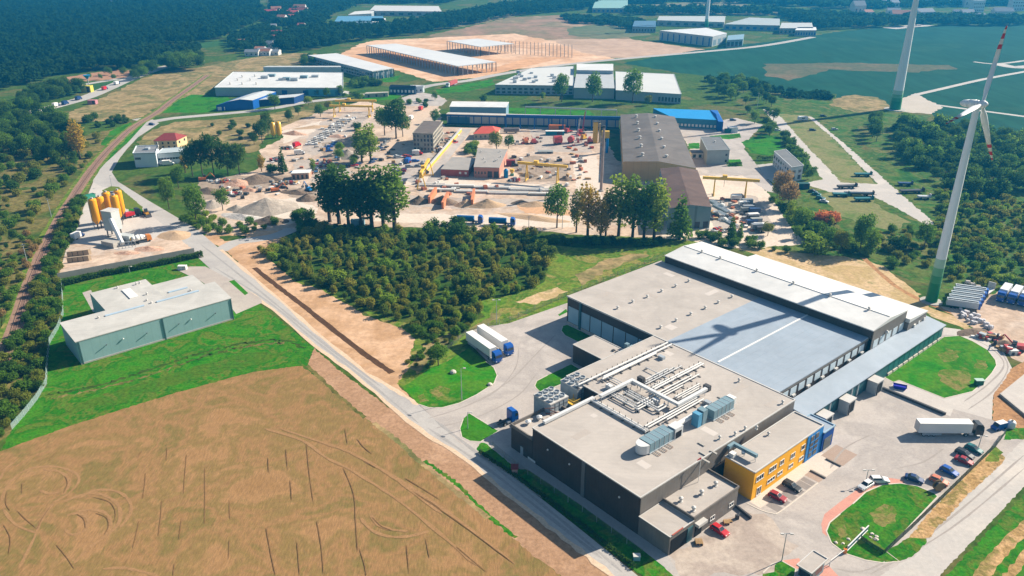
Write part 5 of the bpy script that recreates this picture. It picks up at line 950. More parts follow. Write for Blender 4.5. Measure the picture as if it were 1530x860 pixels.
skip((135, 297), P_grn, 'pale green container beside the railway side of the batching yard', math.radians(60), 5, 2.3, 2.3, 'container', 'container')
car((160, 291), (177, 289), P_gry, 'grey car parked on the olive lawn behind the orange silos', 'saloon', None); car((222, 186), (232, 187), P_navy, 'dark car at the railway crossing turn', 'hatch', None)
M_blk = C('block stack', (.40, .30, .20), (.33, .25, .17), scale=1)
for (px, py, lab) in ((118, 383, 'tan concrete block bin wall, rear of two in the sand lot'), (118, 392, 'tan concrete block bin wall, front of two in the sand lot')):
    t = thing('block_wall', lab, 'block wall', (*at(px, py), 0), 'block walls in the sand lot'); a = at(px-17, py+1); c = at(px+15, py-2.5); d = (a[0]+.8, a[1]+1.2); MB().prism([a, c, (c[0]+.6, c[1]+1.0), (a[0]+.6, a[1]+1.0)], 0, 2.2).build('wall', M_blk, t); j = MB()
    for k in range(1, 4): f = k/4; x = a[0]+(c[0]-a[0])*f; y = a[1]+(c[1]-a[1])*f; j.prism([(x-.08, y-.06), (x+.08, y-.08), (x+.1, y+.1), (x-.06, y+.1)], .05, 2.15)
    j.build('joint', M_steel, t)
fence('grey concrete slab wall with posts between the batching yard and the hedge', [(87, 416.5), (291, 378)], 2.3, M_concw, M_steel, 4, nm='slab_wall', cat='wall', solid=True)
# white office with long wing, cream house
foot = quad([(203, 250), (236, 249)]); dv = ab(0, 0); a0, a1 = foot; nx, ny = -(a1[1]-a0[1]), (a1[0]-a0[0]); L = math.hypot(nx, ny); foot += [(a1[0]+nx/L*16-3, a1[1]+ny/L*16), (a0[0]+nx/L*16-3, a0[1]+ny/L*16)]
M_wh = C('white render', (.62, .66, .68), (.56, .61, .64)); M_grf = C('grey felt roof', (.22, .23, .24), (.17, .18, .19), scale=.3)
t, r = building('office_block', 'white rendered office block with dark grey roof at the bend of the road', 'office', foot, 7.6, M_wh, M_grf, parap=.5)
facade(t, foot[0], foot[1], 4.4, 5.6, 3, .8, skip=(1, 2)); MB().box(foot[0][0]+3, foot[0][0]+5, foot[0][1]+8, foot[0][1]+11, 7.8, 9.0).build('roof_unit', M_galv, r); MB().lathe([(.4, 0), (.4, 4)], (foot[1][0]-2, foot[1][1]+9, 7.8), 8).build('chimney', M_concw, r)
foot2 = quad([(237.5, 246), (276, 243)]); foot2 += [(foot2[1][0]-1, foot2[1][1]+11), (foot2[0][0]-1, foot2[0][1]+11)]
t, r = building('office_wing', 'long low white wing with a window band right of the white office block', 'office', foot2, 6.2, M_wh, C('pale sheet roof', (.42, .48, .50)), parap=.2)
facade(t, foot2[0], foot2[1], 2.6, 3.7, 9, .85); facade(t, foot2[0], foot2[1], .2, 2.0, 5, .3, m=M_steel, name='door', skip=(0, 2, 3))
f3 = quad([(232, 224), (266, 223)]); f3 += [(f3[1][0]+1.5, f3[1][1]+12), (f3[0][0]+1.5, f3[0][1]+12)]
t, r = building('house', 'cream house with dark red tiled roof behind the white office block', 'house', f3, 5.6, C('cream render', (.66, .50, .28)), C('red tiles', (.26, .045, .04), (.20, .035, .035), scale=.8), 'hip', 3.2, .6)
facade(t, f3[0], f3[1], 1.0, 2.4, 4, .3); facade(t, f3[0], f3[1], 3.4, 4.7, 4, .3); facade(t, f3[1], f3[2], 3.2, 4.6, 2, .3)
f = quad([(4, 205), (42, 200)]); f += [(f[1][0]+2, f[1][1]+11), (f[0][0]+2, f[0][1]+11)]
t, r = building('house', 'old house with a faded red roof among trees at the left edge', 'house', f, 4.2, C('grey render', (.35, .33, .32)), C('faded red tiles', (.30, .09, .075), (.24, .07, .06)), 'gable', 3.5, .6); facade(t, f[0], f[1], 1.2, 2.6, 4, .3)
MB().box(f[0][0]+8, f[0][0]+9, f[0][1]+6, f[0][1]+7, 6.5, 8.8).build('chimney', C('brick', (.38, .12, .07)), r)
# white flat factory with blue shed
W_ = quad([(321, 142), (391, 141.5)]); f = [W_[0], W_[1], (W_[1][0]+12, W_[1][1]+60), (W_[0][0]+12, W_[0][1]+60)]
f = [at(321, 131, 6.3), at(512, 131.5, 6.3), at(512, 108.5, 6.3), at(349, 107.5, 6.3)]
M_pw = C('pale panel wall', (.40, .45, .46), (.35, .41, .43))
t, r = building('flat_factory', 'white flat roofed factory with roof plant behind the blue shed', 'factory', f, 6.2, M_pw, M_roofw, parap=.3)
facade(t, f[0], f[1], 1.0, 4.6, 12, .5, m=M_blued, skip=(0, 1, 2, 3, 7)); facade(t, f[0], f[1], .3, 5.4, 3, .75, m=C('bright blue panel', (.10, .38, .50)), skip=(0, 1), name='blue_panel')
b = quad([(402, 118)], 6.5)[0]
for k in range(7): px = 395+k*12; p = at(px+R.uniform(-5, 5), 117+R.uniform(-4, 4), 6.5); MB().box(p[0]-3, p[0]+3, p[1]-2, p[1]+2, 6.5, 7.8+R.random()).build('roof_unit', [M_galv, M_ahu][k % 2], r)
for px, py in ((362, 115), (381, 114), (355, 120), (374, 120), (344, 126), (362, 126), (383, 126)): vent(r, at(px, py, 6.5), 6.5, 1.8, .6)
f = [at(394, 107, 4), at(510, 107, 4), at(508, 98.5, 8), at(400, 98.5, 8)]
t, r = building('rear_hall', 'long grey hall behind the white flat roofed factory', 'hall', f, 8, M_pw, C('light grey roof', (.48, .50, .50)))
f = quad([(343, 165), (379, 163)]); f += [(f[1][0]+8, f[1][1]+34), (f[0][0]+8, f[0][1]+34)]
t, r = building('blue_shed', 'bright blue sheet metal shed with pale roof in front of the white factory', 'shed', f, 6.6, C('blue sheet', (.012, .10, .36), (.01, .08, .30), rough=.4), C('pale grey roof', (.50, .52, .53)), 'gable', 1.2, .2, axis=1)
MB().prism([(f[0][0]-9, f[0][1]-1), (f[0][0]-.1, f[0][1]-.1), (f[0][0]+6, f[0][1]+30), (f[0][0]-3, f[0][1]+28)], 0, [4.0, 6.4, 6.4, 4.0]).build('side_bay', MATS['blue sheet'], t); facade(t, (f[0][0]-9, f[0][1]-1), f[0], .4, 2.8, 2, .6, m=M_white, name='shed_door')
f = quad([(382, 160), (440, 155)]); f += [(f[1][0]+4, f[1][1]+14), (f[0][0]+4, f[0][1]+14)]
t, r = building('blue_shed', 'low dark blue storage shed with white roof right of the bright blue shed', 'shed', f, 5, C('navy sheet', (.012, .05, .16)), MATS['pale grey roof'])
# steel sheds on the construction site
def open_shed(label, roof4, z, n, wallm=None, lower=0):
    P = [at(*p, z) for p in roof4]; cx = sum(p[0] for p in P)/4; cy = sum(p[1] for p in P)/4; t = thing('steel_shed', label, 'shed frame', (cx, cy, 0), 'halls on the construction ground')
    MB().prism(P, z, z+.6, bottom=True).build('roof', C('new white roof', (.58, .58, .57), (.50, .51, .52), scale=.05), t)
    for i, (p, q) in enumerate(((P[0], P[1]), (P[1], P[2]), (P[3], P[2]))):
        m = n if i != 1 else max(4, n//4); 
        for k in range(m+1):
            x = p[0]+(q[0]-p[0])*k/m; y = p[1]+(q[1]-p[1])*k/m; MB().box(x-.35, x+.35, y-.35, y+.35, 0, z).build('column', C('concrete column', (.42, .42, .42)), t)
    k = .08; Q = [(cx+(x-cx)*(1-k), cy+(y-cy)*(1-k)) for x, y in P]
    if wallm: MB().prism([(cx+(x-cx)*.985, cy+(y-cy)*.985) for x, y in P], 0, z-.05).build('wall', wallm, t)
    return t, P
open_shed('longest open sided steel hall on the sandy construction ground', [(548, 68), (684, 99.5), (741, 93), (592, 65.5)], 8, 34)
open_shed('small open sided white roofed hall farthest on the construction ground', [(668, 61.5), (718, 70.5), (768, 65.5), (714, 58)], 9, 12)
t, P = open_shed('finished grey hall with window band at the near edge of the construction ground', [(460, 83), (556, 107), (588, 102.5), (503, 80)], 7, 4, C('grey hall wall', (.30, .36, .40), (.26, .32, .36)))
facade(t, P[0], P[1], 3.6, 5.2, 26, .7); facade(t, P[0], P[1], 1.0, 2.6, 26, .7, skip=(3, 9, 15)); facade(t, P[1], P[2], .4, 3.0, 6, .55, m=M_teal, name='loading_door')
P = [at(*p, 0) for p in [(765, 75), (855, 80), (865, 86), (770, 84)]]
t = thing('column_field', 'rows of bare concrete columns standing on the construction ground', 'columns', (*at(800, 79), 0))
for k in range(60): x, y = at(748+(k % 20)*5.6, 68+(k//20)*5.5+(k % 20)*.35); MB().box(x-.3, x+.3, y-.3, y+.3, 0, 6).build('column', MATS['concrete column'], t)
# grey warehouses behind the tall trees
M_wg = C('light warehouse wall', (.36, .40, .41), (.31, .36, .38)); M_wr = C('light warehouse roof', (.54, .54, .52), (.48, .49, .48), scale=.05)
def px_building(nm, label, cat, roof4, z, wm, rm, **k): return building(nm, label, cat, [at(*p, z) for p in roof4], z, wm, rm, **k)
t, r = px_building('warehouse', 'light grey warehouse section with roof plant, left of the row behind the tall trees', 'warehouse', [(740, 127), (857, 128.5), (858, 103), (800, 101), (760, 112)][:2]+[(857, 99), (795, 102)], 7, M_wg, M_wr, parap=.3); f = [at(740, 127, 7), at(857, 128.5, 7)]
facade(t, f[0], f[1], 3.6, 5.0, 14, .6); facade(t, f[0], f[1], .8, 2.4, 14, .6)
for k in range(16): p = at(R.uniform(758, 835), R.uniform(108, 124), 7.2); MB().box(p[0]-1.5, p[0]+1.5, p[1]-1.2, p[1]+1.2, 7.2, 8.4+R.random()).build('roof_unit', M_galv, r)
t, r = px_building('warehouse', 'light grey warehouse section between two tall trees, middle of the row', 'warehouse', [(857.5, 131), (918, 132), (916, 106), (862, 105)], 8, M_wg, C('grey warehouse roof', (.42, .44, .45)))
t, r = px_building('warehouse', 'small white roofed block behind the middle light grey warehouse', 'warehouse', [(862, 104.5), (916, 105.5), (916, 95.5), (862, 95.5)], 11, M_wg, M_roofw)
t, r = px_building('warehouse', 'wide white roofed warehouse with windowed corner, right of the row', 'warehouse', [(920.5, 135), (1018, 141), (1007, 111), (920, 107)], 7, M_wg, M_wr, parap=.2); f = [at(920.5, 135, 7), at(1018, 141, 7)]
facade(t, f[0], f[1], 1.2, 4.4, 20, .6, skip=range(0, 13)); facade(t, f[0], f[1], .2, 5.5, 14, .75, m=M_blk if False else C('dark recess', (.05, .06, .07)), name='dock_recess', skip=[0, 1, 2, 3, 4, 5, 6, 8, 9, 10, 11, 12, 13])
# long blue and white crane hall and runway
f = quad([(667, 184), (770, 188)]); t, r = px_building('long_hall', 'long blue and grey workshop hall with white roof strips behind the yard', 'workshop', [(672, 159.5), (756, 160.5), (760, 152.5), (676, 151.5)], 8, C('blue grey hall wall', (.20, .30, .38), (.16, .26, .34)), M_roofw)
f = [at(668, 186), at(925, 193)]; u = (f[1][0]-f[0][0], f[1][1]-f[0][1]); L = math.hypot(*u); nx, ny = -u[1]/L*5, u[0]/L*5
M_cw = C('dirty pale panel wall', (.40, .38, .36), (.33, .32, .31))
MB().prism([f[0], f[1], (f[1][0]+nx, f[1][1]+ny), (f[0][0]+nx, f[0][1]+ny)], 0, 7).build('front_wall', M_cw, t); MB().prism([(f[0][0]-.5, f[0][1]-.5), (f[1][0], f[1][1]-.6), (f[1][0]+nx, f[1][1]+ny), (f[0][0]+nx, f[0][1]+ny)], 7, 7.4).build('front_roof', C('pale strip roof', (.52, .47, .42)), t)
facade(t, f[0], f[1], .5, 6.8, 22, .12, m=M_blued, name='blue_column'); facade(t, f[0], f[1], 5.9, 6.9, 1, 1.0, m=M_blued, name='blue_beam'); facade(t, f[0], f[1], .2, 1.4, 1, 1.0, m=C('dark base', (.03, .05, .08)), name='base_band')
facade(t, f[0], f[1], .2, 5.6, 7, .9, m=C('blue grey gate', (.05, .13, .22)), name='gate', skip=(1, 2, 3, 4, 5, 6))
f = quad([(756, 172), (928, 175)], 9); t = thing('crane_runway', 'long dark blue crane runway beam on columns behind the yard hall', 'crane runway', (*f[0], 0), None)
d = (f[1][0]-f[0][0], f[1][1]-f[0][1]); MB().prism([f[0], f[1], (f[1][0], f[1][1]+1), (f[0][0], f[0][1]+1)], 8, 9.4, bottom=True).build('beam', M_blued, t)
for k in range(9): x = f[0][0]+d[0]*k/8; y = f[0][1]+d[1]*k/8; MB().box(x-.4, x+.4, y+.1, y+.9, 0, 8).build('column', M_blued, t)
f = quad([(785, 158), (922, 163)], 9); t = thing('crane_runway', 'thin grey crane runway on columns behind the dark blue one', 'crane runway', (*f[0], 0)); d = (f[1][0]-f[0][0], f[1][1]-f[0][1]); MB().prism([f[0], f[1], (f[1][0], f[1][1]+.6), (f[0][0], f[0][1]+.6)], 8, 8.8, bottom=True).build('beam', M_galv, t)
for k in range(7): x = f[0][0]+d[0]*k/6; y = f[0][1]+d[1]*k/6; MB().box(x-.25, x+.25, y, y+.5, 0, 8).build('column', M_galv, t)
# blue roof hall
t, r = px_building('blue_roof_hall', 'low hall with bright blue roof behind the large brown grey hangar', 'hall', [(1006, 176), (1072, 179.5), (1060, 165), (976, 162)], 6, C('blue hall wall', (.06, .22, .34)), C('bright blue roof', (.015, .26, .58), (.012, .22, .50), rough=.4)); f = [at(1006, 176, 6), at(1072, 179.5, 6)]
facade(t, f[0], f[1], 1.0, 2.6, 12, .6, m=M_white); 
t, r = px_building('blue_roof_porch', 'deep blue hipped end porch of the blue roof hall', 'hall', [(1073, 181), (1081, 181.5), (1072, 164.5), (1061, 164)], 6.5, C('deep blue wall', (.012, .09, .32)), C('deep blue roof', (.01, .12, .42)), roof='hip', rise=1.2)
# big hangars
t = thing('large_hangar', 'large brown grey roofed hangar with yellow gable wall', 'hangar', (*at(990, 240), 0)); z = 9.4
P = [at(931, 241, z), at(1040, 251, z), at(1008, 174, z), at(927, 171, z)]; MB().prism(P, 0, z-.05).build('wall', C('tan hangar wall', (.56, .36, .16), (.50, .32, .14), stripes=(1.5, .08)), t)
m0 = ((P[0][0]+P[1][0])/2, (P[0][1]+P[1][1])/2); m1 = ((P[2][0]+P[3][0])/2, (P[2][1]+P[3][1])/2); g = MB(); Z = z+1.8
M_hr = C('brown grey corrugated roof', (.165, .145, .13), (.14, .12, .11), scale=.3, detail=8, stripes=(1.1, .12), stain=(.06, .25)); g.face([(*P[0], z), (*m0, Z), (*m1, Z), (*P[3], z)]); g.face([(*m0, Z), (*P[1], z), (*P[2], z), (*m1, Z)]); g.face([(*P[0], z), (*P[1], z), (*m0, Z)], 1); g.face([(*P[2], z), (*P[3], z), (*m1, Z)], 1)
r = g.build('roof', [M_hr, MATS['tan hangar wall']], t)
for i in range(12):
    f_ = (i % 6+.6)/6.2; c = .28 if i < 6 else .62; x = (P[0][0]*(1-c)+P[1][0]*c)*(1-f_)+(P[3][0]*(1-c)+P[2][0]*c)*f_; y = (P[0][1]*(1-c)+P[1][1]*c)*(1-f_)+(P[3][1]*(1-c)+P[2][1]*c)*f_; vent(r, (x, y), z+1.1, 1.8, .8)
facade(t, P[3], P[0], .3, 6, 10, .3, m=C('dirty blue door', (.04, .14, .18)), name='door', skip=(0, 2, 3, 5, 6, 8))
t = thing('small_hangar', 'smaller dark brown roofed hangar with ribbed teal grey gable behind the poplars', 'hangar', (*at(1035, 330), 0)); z = 9.8
P = [at(1000, 311, z), at(1063, 309, z), at(1042, 253.5, z), at(986, 251.5, z)]; MB().prism(P, 0, z-.05).build('wall', C('ribbed teal grey wall', (.22, .30, .32), (.18, .26, .28), stripes=(2.2, .3)), t)
m0 = ((P[0][0]+P[1][0])/2, (P[0][1]+P[1][1])/2); m1 = ((P[2][0]+P[3][0])/2, (P[2][1]+P[3][1])/2); g = MB(); Z = z+1.3; M_hb = C('dark brown corrugated roof', (.135, .085, .068), (.11, .068, .055), scale=.3, detail=8, stripes=(1.1, .15), stain=(.08, .3))
g.face([(*P[0], z), (*m0, Z), (*m1, Z), (*P[3], z)]); g.face([(*m0, Z), (*P[1], z), (*P[2], z), (*m1, Z)]); g.face([(*P[0], z), (*P[1], z), (*m0, Z)], 1); g.face([(*P[2], z), (*P[3], z), (*m1, Z)], 1); g.build('roof', [M_hb, MATS['ribbed teal grey wall']], t)
facade(t, P[0], P[1], .3, 3.2, 5, .6, m=M_steel, name='opening')
# right hand small buildings
f = quad([(1055, 246), (1088, 245)]); f = [f[0], f[1], at(1076, 205, 8), at(1047, 205, 8)]
t, r = building('grey_office', 'two storey grey block with dark grey roof right of the large hangar', 'office', f, 8, C('grey green render', (.32, .37, .37)), C('slate grey roof', (.17, .175, .18), (.13, .135, .14), scale=.2), parap=.15)
facade(t, f[1], f[2], 4.8, 6.2, 6, .5); facade(t, f[1], f[2], 1.2, 2.8, 6, .5); facade(t, f[0], f[1], 4.8, 6.0, 4, .35, skip=(0, 1, 2)); facade(t, f[0], f[1], 1.2, 2.6, 4, .35, skip=(0, 1, 2))
vent(r, at(1068, 212, 8.2), 8.2, 1, .5)
f = quad([(1180, 272), (1197, 269)]); f = [f[0], f[1], at(1174, 223, 8), at(1157, 226, 8)]
t, r = building('flat_block', 'narrow white block with dark flat roof beside the asphalt car park', 'office', f, 7.8, C('whitewashed wall', (.55, .57, .58)), MATS['slate grey roof'], parap=.15); facade(t, f[3], f[0], 4.6, 6.2, 8, .5); facade(t, f[3], f[0], 1.0, 3.0, 8, .4); facade(t, f[0], f[1], 1.0, 3.2, 2, .5, m=M_steel, name='door'); facade(t, f[0], f[1], 4.5, 6, 2, .5)
f = quad([(1033, 236), (1050, 236)]); f += [(f[1][0], f[1][1]+6), (f[0][0], f[0][1]+6)]; t, r = building('small_annex', 'tiny white annex between hangar and two storey grey block', 'shed', f, 3, M_wh, MATS['slate grey roof']); facade(t, f[0], f[1], .3, 2.2, 2, .5)
f = quad([(1089, 198), (1102, 198)]); f += [(f[1][0], f[1][1]+5), (f[0][0], f[0][1]+5)]; building('small_kiosk', 'small white kiosk beside the teal container at the lawn', 'kiosk', f, 3, M_wh, M_trim); skip((1087, 198), C('teal container paint', (.02, .12, .13)), 'dark teal container left of the small white kiosk', .1, 4, 2.4, 2.5, 'container', 'container')
# four storey block, brick workshop, small house
f = quad([(618, 226), (648, 227)]); f = [f[0], f[1], (f[1][0]+3, f[1][1]+32), (f[0][0]+3, f[0][1]+32)]
t, r = building('office_tower', 'shabby four storey grey block with dark roof standing in the crowded yard', 'office', f, 10.8, C('stained render', (.38, .35, .29), (.28, .25, .20), scale=.3, contrast=2), C('patched dark roof', (.16, .13, .11), (.11, .09, .08), scale=.3), parap=.2)
for i, z in enumerate((1.0, 3.6, 6.2, 8.6)): facade(t, f[0], f[1], z, z+1.5, 6, .5, skip=(2,) if i % 2 else ()); facade(t, f[1], f[2], z, z+1.4, 9, .6)
f = [at(696, 265), at(747, 268)]; f = [f[0], f[1], at(757, 223, 6), at(711, 221, 6)]; f = [at(708, 249, 5.8), at(746, 250, 5.8), at(758, 223, 5.8), at(714, 221, 5.8)]
t, r = building('brick_workshop', 'salmon brick workshop with flat grey roof in the middle of the sandy yard', 'workshop', f, 5.6, C('salmon brick', (.48, .22, .16), (.42, .19, .14), scale=.5), C('grey bitumen roof', (.34, .31, .28), (.27, .25, .23), scale=.2)); facade(t, f[0], f[1], .2, 3.6, 4, .7, m=M_steel, name='gate', skip=(0, 1)); facade(t, f[0], f[1], 2.0, 3.4, 8, .5, skip=(4, 5, 6, 7))
for k in range(8): p = at(R.uniform(716, 750), R.uniform(226, 246), 5.8); vent(r, p, 5.8, 1.0, .3)
f = [at(659, 262.5), at(700, 264), at(712, 246), at(676, 244)]; t, r = building('brick_annex', 'low red brick annex left of the salmon workshop', 'workshop', f, 3.6, C('red brick', (.40, .09, .07), (.34, .075, .06), scale=.5), MATS['grey bitumen roof'])
facade(t, f[0], f[1], 1.4, 2.6, 5, .4, m=M_white, skip=(0, 1, 2))
f = quad([(708, 208), (742, 207)]); f += [(f[1][0]+2, f[1][1]+14), (f[0][0]+2, f[0][1]+14)]; t, r = building('red_roof_house', 'small house with bright red hipped roof behind the salmon workshop', 'house', f, 3.6, C('dirty cream wall', (.45, .38, .28)), C('bright red sheet roof', (.60, .10, .06), (.52, .085, .055)), 'hip', 3.0, .7); facade(t, f[0], f[1], 1, 2.4, 5, .4)
f = [at(582, 140), at(620, 141), at(622, 133, 4), at(588, 131, 4)]; t, r = building('dark_house', 'dark navy building with white windows at the road junction', 'office', f, 5, C('navy wall', (.03, .06, .11)), C('dark navy roof', (.035, .05, .08)), 'gable', 2, .4); facade(t, f[0], f[1], 1.4, 3.4, 7, .5, m=M_white)
f = [at(613, 139), at(632, 138), at(634, 130, 4), at(615, 129, 4)]; t, r = building('white_house', 'small white roofed building right of the dark navy building', 'house', f, 4.5, M_wh, M_roofw, 'gable', 1.4, .4); facade(t, f[0], f[1], 1, 2.6, 3, .4)
f = [at(545, 146), at(580, 144), at(580, 137, 3), at(548, 138, 3)]; t, r = building('low_wall_yard', 'long low beige wall building left of the dark navy building', 'shed', f, 3, C('beige wall', (.42, .37, .30)), C('beige roof', (.44, .40, .34))); facade(t, f[0], f[1], .3, 2.2, 3, .25, m=M_steel, name='door')
# far white factory, far sheds
t, r = px_building('far_factory', 'white roofed factory with pilasters at the edge of the dark field', 'factory', [(986, 45.5), (1065, 54.5), (1086, 49.5), (1055, 41.5), ][:4], 11, C('far pale wall', (.40, .44, .44)), M_roofw); f = [at(986, 45.5, 11), at(1065, 54.5, 11), at(1086, 49.5, 11)]
facade(t, f[0], f[1], .5, 9, 9, .2, m=M_blued, name='pilaster'); facade(t, f[1], f[2], 1, 7, 3, .6, m=M_ahu, name='glazing')
t, r = px_building('far_annex', 'blue glazed annex right of the white roofed far factory', 'factory', [(1086, 60), (1110, 58.5), (1112, 51), (1088, 53)], 8, M_ahu, C('far blue roof', (.2, .32, .40))); facade(t, at(1086, 60, 8), at(1110, 58.5, 8), 1, 6, 4, .7)
FS = [((982, 30), (1082, 33), (1084, 24), (985, 24), 'long grey hall behind the white roofed far factory'), ((1082, 36), (1165, 38), (1165, 28), (1120, 26), 'pale hall with curved roof right of the far turbine'), ((1165, 42), (1215, 42), (1213, 34), (1168, 34), 'low pale sheds at the far right of the far factories'), ((1188, 45), (1220, 45), (1219, 40.5), (1192, 40.5), 'bright white roof low shed beside the dark field'), ((945, 40), (980, 40), (980, 31), (948, 31), 'low dark blue shed left of the far factories'),
 ((885, 12), (938, 12), (938, 0), (890, 0), 'pale green roofed far hall near the top edge'), ((552, 16), (660, 17), (655, 9), (560, 8), 'long white hall among far trees near the top edge'), ((520, 22), (555, 20), (560, 15), (530, 17), 'low white shed left of the long far white hall'), ((500, 32), (575, 32), (572, 24), (505, 24), 'blue roofed far workshop in front of the long far white hall'), ((530, 40), (556, 40), (555, 31), (532, 31), 'small dark glazed far building below the blue far workshop'), ((553, 33), (577, 33), (576, 27), (556, 27), 'white roofed far shed right of the blue far workshop')]
for i, (a, b, c, d, lab) in enumerate(FS):
    z = 7; cols = [(.42, .44, .43), (.36, .40, .40), (.46, .47, .46), (.66, .66, .65), (.08, .17, .26), (.24, .40, .36), (.55, .54, .52), (.6, .6, .58), (.10, .26, .40), (.14, .22, .28), (.60, .60, .58)]
    f = [at(*p, z) for p in (a, b, c, d)]; t, r = building('far_hall', lab, 'hall', f, z, C('far wall %d' % (i % 3), [(.36, .36, .34), (.30, .33, .34), (.40, .36, .30)][i % 3]), C('far roof %d' % i, cols[i]), over=.2)
    facade(t, f[0], f[1], 1.5, 4.5, 8, .5, m=[M_glass, M_blued][i % 2])
# ------------------------------------------------------------------ wind turbines
M_tw = C('turbine tower paint', (.74, .75, .76), (.69, .71, .73), rough=.35); M_tg = C('green tower foot', (.02, .22, .07), (.018, .18, .06), rough=.35); M_tg4 = C('mid green tower band', (.06, .29, .11), rough=.35); M_tg2 = C('light green tower band', (.16, .40, .20), rough=.35); M_tg3 = C('pale green tower band', (.38, .56, .42), rough=.35); M_bl = C('blade paint', (.68, .69, .70), (.63, .64, .66), rough=.35); M_br = C('blade red', (.52, .015, .03), rough=.4)
def turbine(px, hub, label, psi, phi, Rb, r0, r1, green=16.5):
    p = at(*px); t = thing('wind_turbine', label, 'wind turbine', (*p, 0), 'wind turbines')
    MB().lathe([(r0*1.9, 0), (r0*1.85, .25)], (*p, 0), 20).build('foundation', M_concw, t)
    tw = MB(); zs = [0.2, green*.45, green*.62, green*.8, green, hub*.45, hub*.75, hub-.6]; rr = [r0+(r1-r0)*(z/hub)**.85 for z in zs]
    for i in range(len(zs)-1): tw.tube((*p, zs[i]), (*p, zs[i+1]), rr[i], rr[i+1], 24, [0, 4, 1, 2, 3, 3, 3][i], caps=False)
    o = tw.build('tower', [M_tg, M_tg2, M_tg3, M_tw, M_tg4], t); o.data.polygons.foreach_set('use_smooth', [True]*len(o.data.polygons))
    tl = .09; ax = Vector((math.cos(psi)*math.cos(tl), math.sin(psi)*math.cos(tl), math.sin(tl))); sd = Vector((-math.sin(psi), math.cos(psi), 0)); up = sd.cross(ax)*-1; c = Vector((*p, hub)); k = Rb/25
    na = MB(); prof = [(-5.2, .4), (-4.4, 1.0), (-2.5, 1.3), (-.3, 1.3), (.35, 1.15)]
    for (x0, ra), (x1, rb_) in zip(prof[:-1], prof[1:]): na.tube(c+ax*x0*k, c+ax*x1*k, ra*k, rb_*k, 14, caps=True)
    na.build('nacelle', M_tw, t, True); hb = MB(); prof = [(.4, 1.1), (1.5, 1.3), (2.4, 1.0), (2.9, .5), (3.05, .1)]
    for (x0, ra), (x1, rb_) in zip(prof[:-1], prof[1:]): hb.tube(c+ax*x0*k, c+ax*x1*k, ra*k, rb_*k, 14, caps=True)
    hb.build('hub', M_tw, t, True); h = c+ax*1.5*k
    for j in range(3):
        a = phi+j*2*math.pi/3; d = sd*math.cos(a)+up*math.sin(a); e = ax.cross(d); b = MB(); S = [(0.03, .5, .45), (.10, .55, .42), (.18, .98, .32), (.3, 1.0, .24), (.5, .82, .17), (.70, .70, .12), (.70, .70, .12), (.76, .62, .11), (.76, .62, .11), (.83, .52, .09), (.83, .52, .09), (.90, .42, .08), (.90, .42, .08), (.95, .35, .07), (.95, .35, .07), (.995, .16, .05)]; rings = []
        mi = [0, 0, 0, 0, 0, 0, 0, 1, 0, 0, 0, 1, 0, 0, 0, 1]
        for s, wd, th in S:
            tw_ = .5*(1-s); e2 = ax*math.cos(tw_)+e*math.sin(tw_); n2 = e*math.cos(tw_)-ax*math.sin(tw_); o = h+d*(Rb*s)-e2*(wd*.3*k)
            k0 = len(b.v); 
            for q in range(8): u = 2*math.pi*q/8; b.v.append(tuple(o+e2*(math.cos(u)*wd*k)+n2*(math.sin(u)*th*k)))
            rings.append(k0)
        for i in range(len(rings)-1):
            for q in range(8): b.f.append((rings[i]+q, rings[i]+(q+1) % 8, rings[i+1]+(q+1) % 8, rings[i+1]+q)); b.m.append(1 if (.70 <= S[i][0] < .759 or .83 <= S[i][0] < .899 or S[i][0] >= .945) else 0)
        b.f.append(tuple(range(rings[-1], rings[-1]+8))); b.m.append(1); b.build('blade', [M_bl, M_br], t, True)
    return t
turbine((1391, 450), 69.5, 'large white wind turbine with green foot and red striped blades behind the factory hall', math.radians(-50), math.radians(66), 25.36, 2.0, .95)
turbine((1337, 163), 100, 'tall wind turbine tower with green foot on the gravel pad in the dark field', math.radians(-60), math.radians(90), 35, 4.0, 1.3, 14)
turbine((1055, 41), 100, 'distant thin wind turbine tower behind the far white factory', math.radians(-60), math.radians(90), 35, 2.6, 1.3, 11)
# ------------------------------------------------------------------ trees and shrubs
L_mid = leafmat('leaf green', (0.066, 0.140, 0.017), (0.113, 0.222, 0.024), (0.189, 0.272, 0.030)); L_dark = leafmat('dark leaf', (0.038, 0.090, 0.017), (0.064, 0.135, 0.022), (0.104, 0.173, 0.028)); L_lite = leafmat('light leaf', (0.133, 0.248, 0.022), (0.208, 0.314, 0.030), (0.302, 0.362, 0.041))
L_yel = leafmat('yellowing leaf', (0.302, 0.248, 0.034), (0.510, 0.329, 0.041), (0.246, 0.248, 0.034)); L_brn = leafmat('brown leaf', (0.282, 0.189, 0.068), (0.377, 0.239, 0.097), (0.226, 0.182, 0.055)); L_red = leafmat('russet leaf', (0.528, 0.123, 0.055), (0.600, 0.198, 0.068), (0.264, 0.132, 0.055)); L_ol = leafmat('olive leaf', (0.122, 0.165, 0.022), (0.208, 0.231, 0.033), (0.302, 0.272, 0.047))
L_th = leafmat('thicket leaf', (.15, .18, .02), (.24, .25, .03), (.33, .30, .055)); L_th2 = leafmat('thicket dark leaf', (.075, .13, .016), (.12, .18, .024), (.18, .22, .034))
M_bark = C('bark', (.10, .075, .055), (.06, .045, .035), scale=2)
NPR = np.random.RandomState(3)
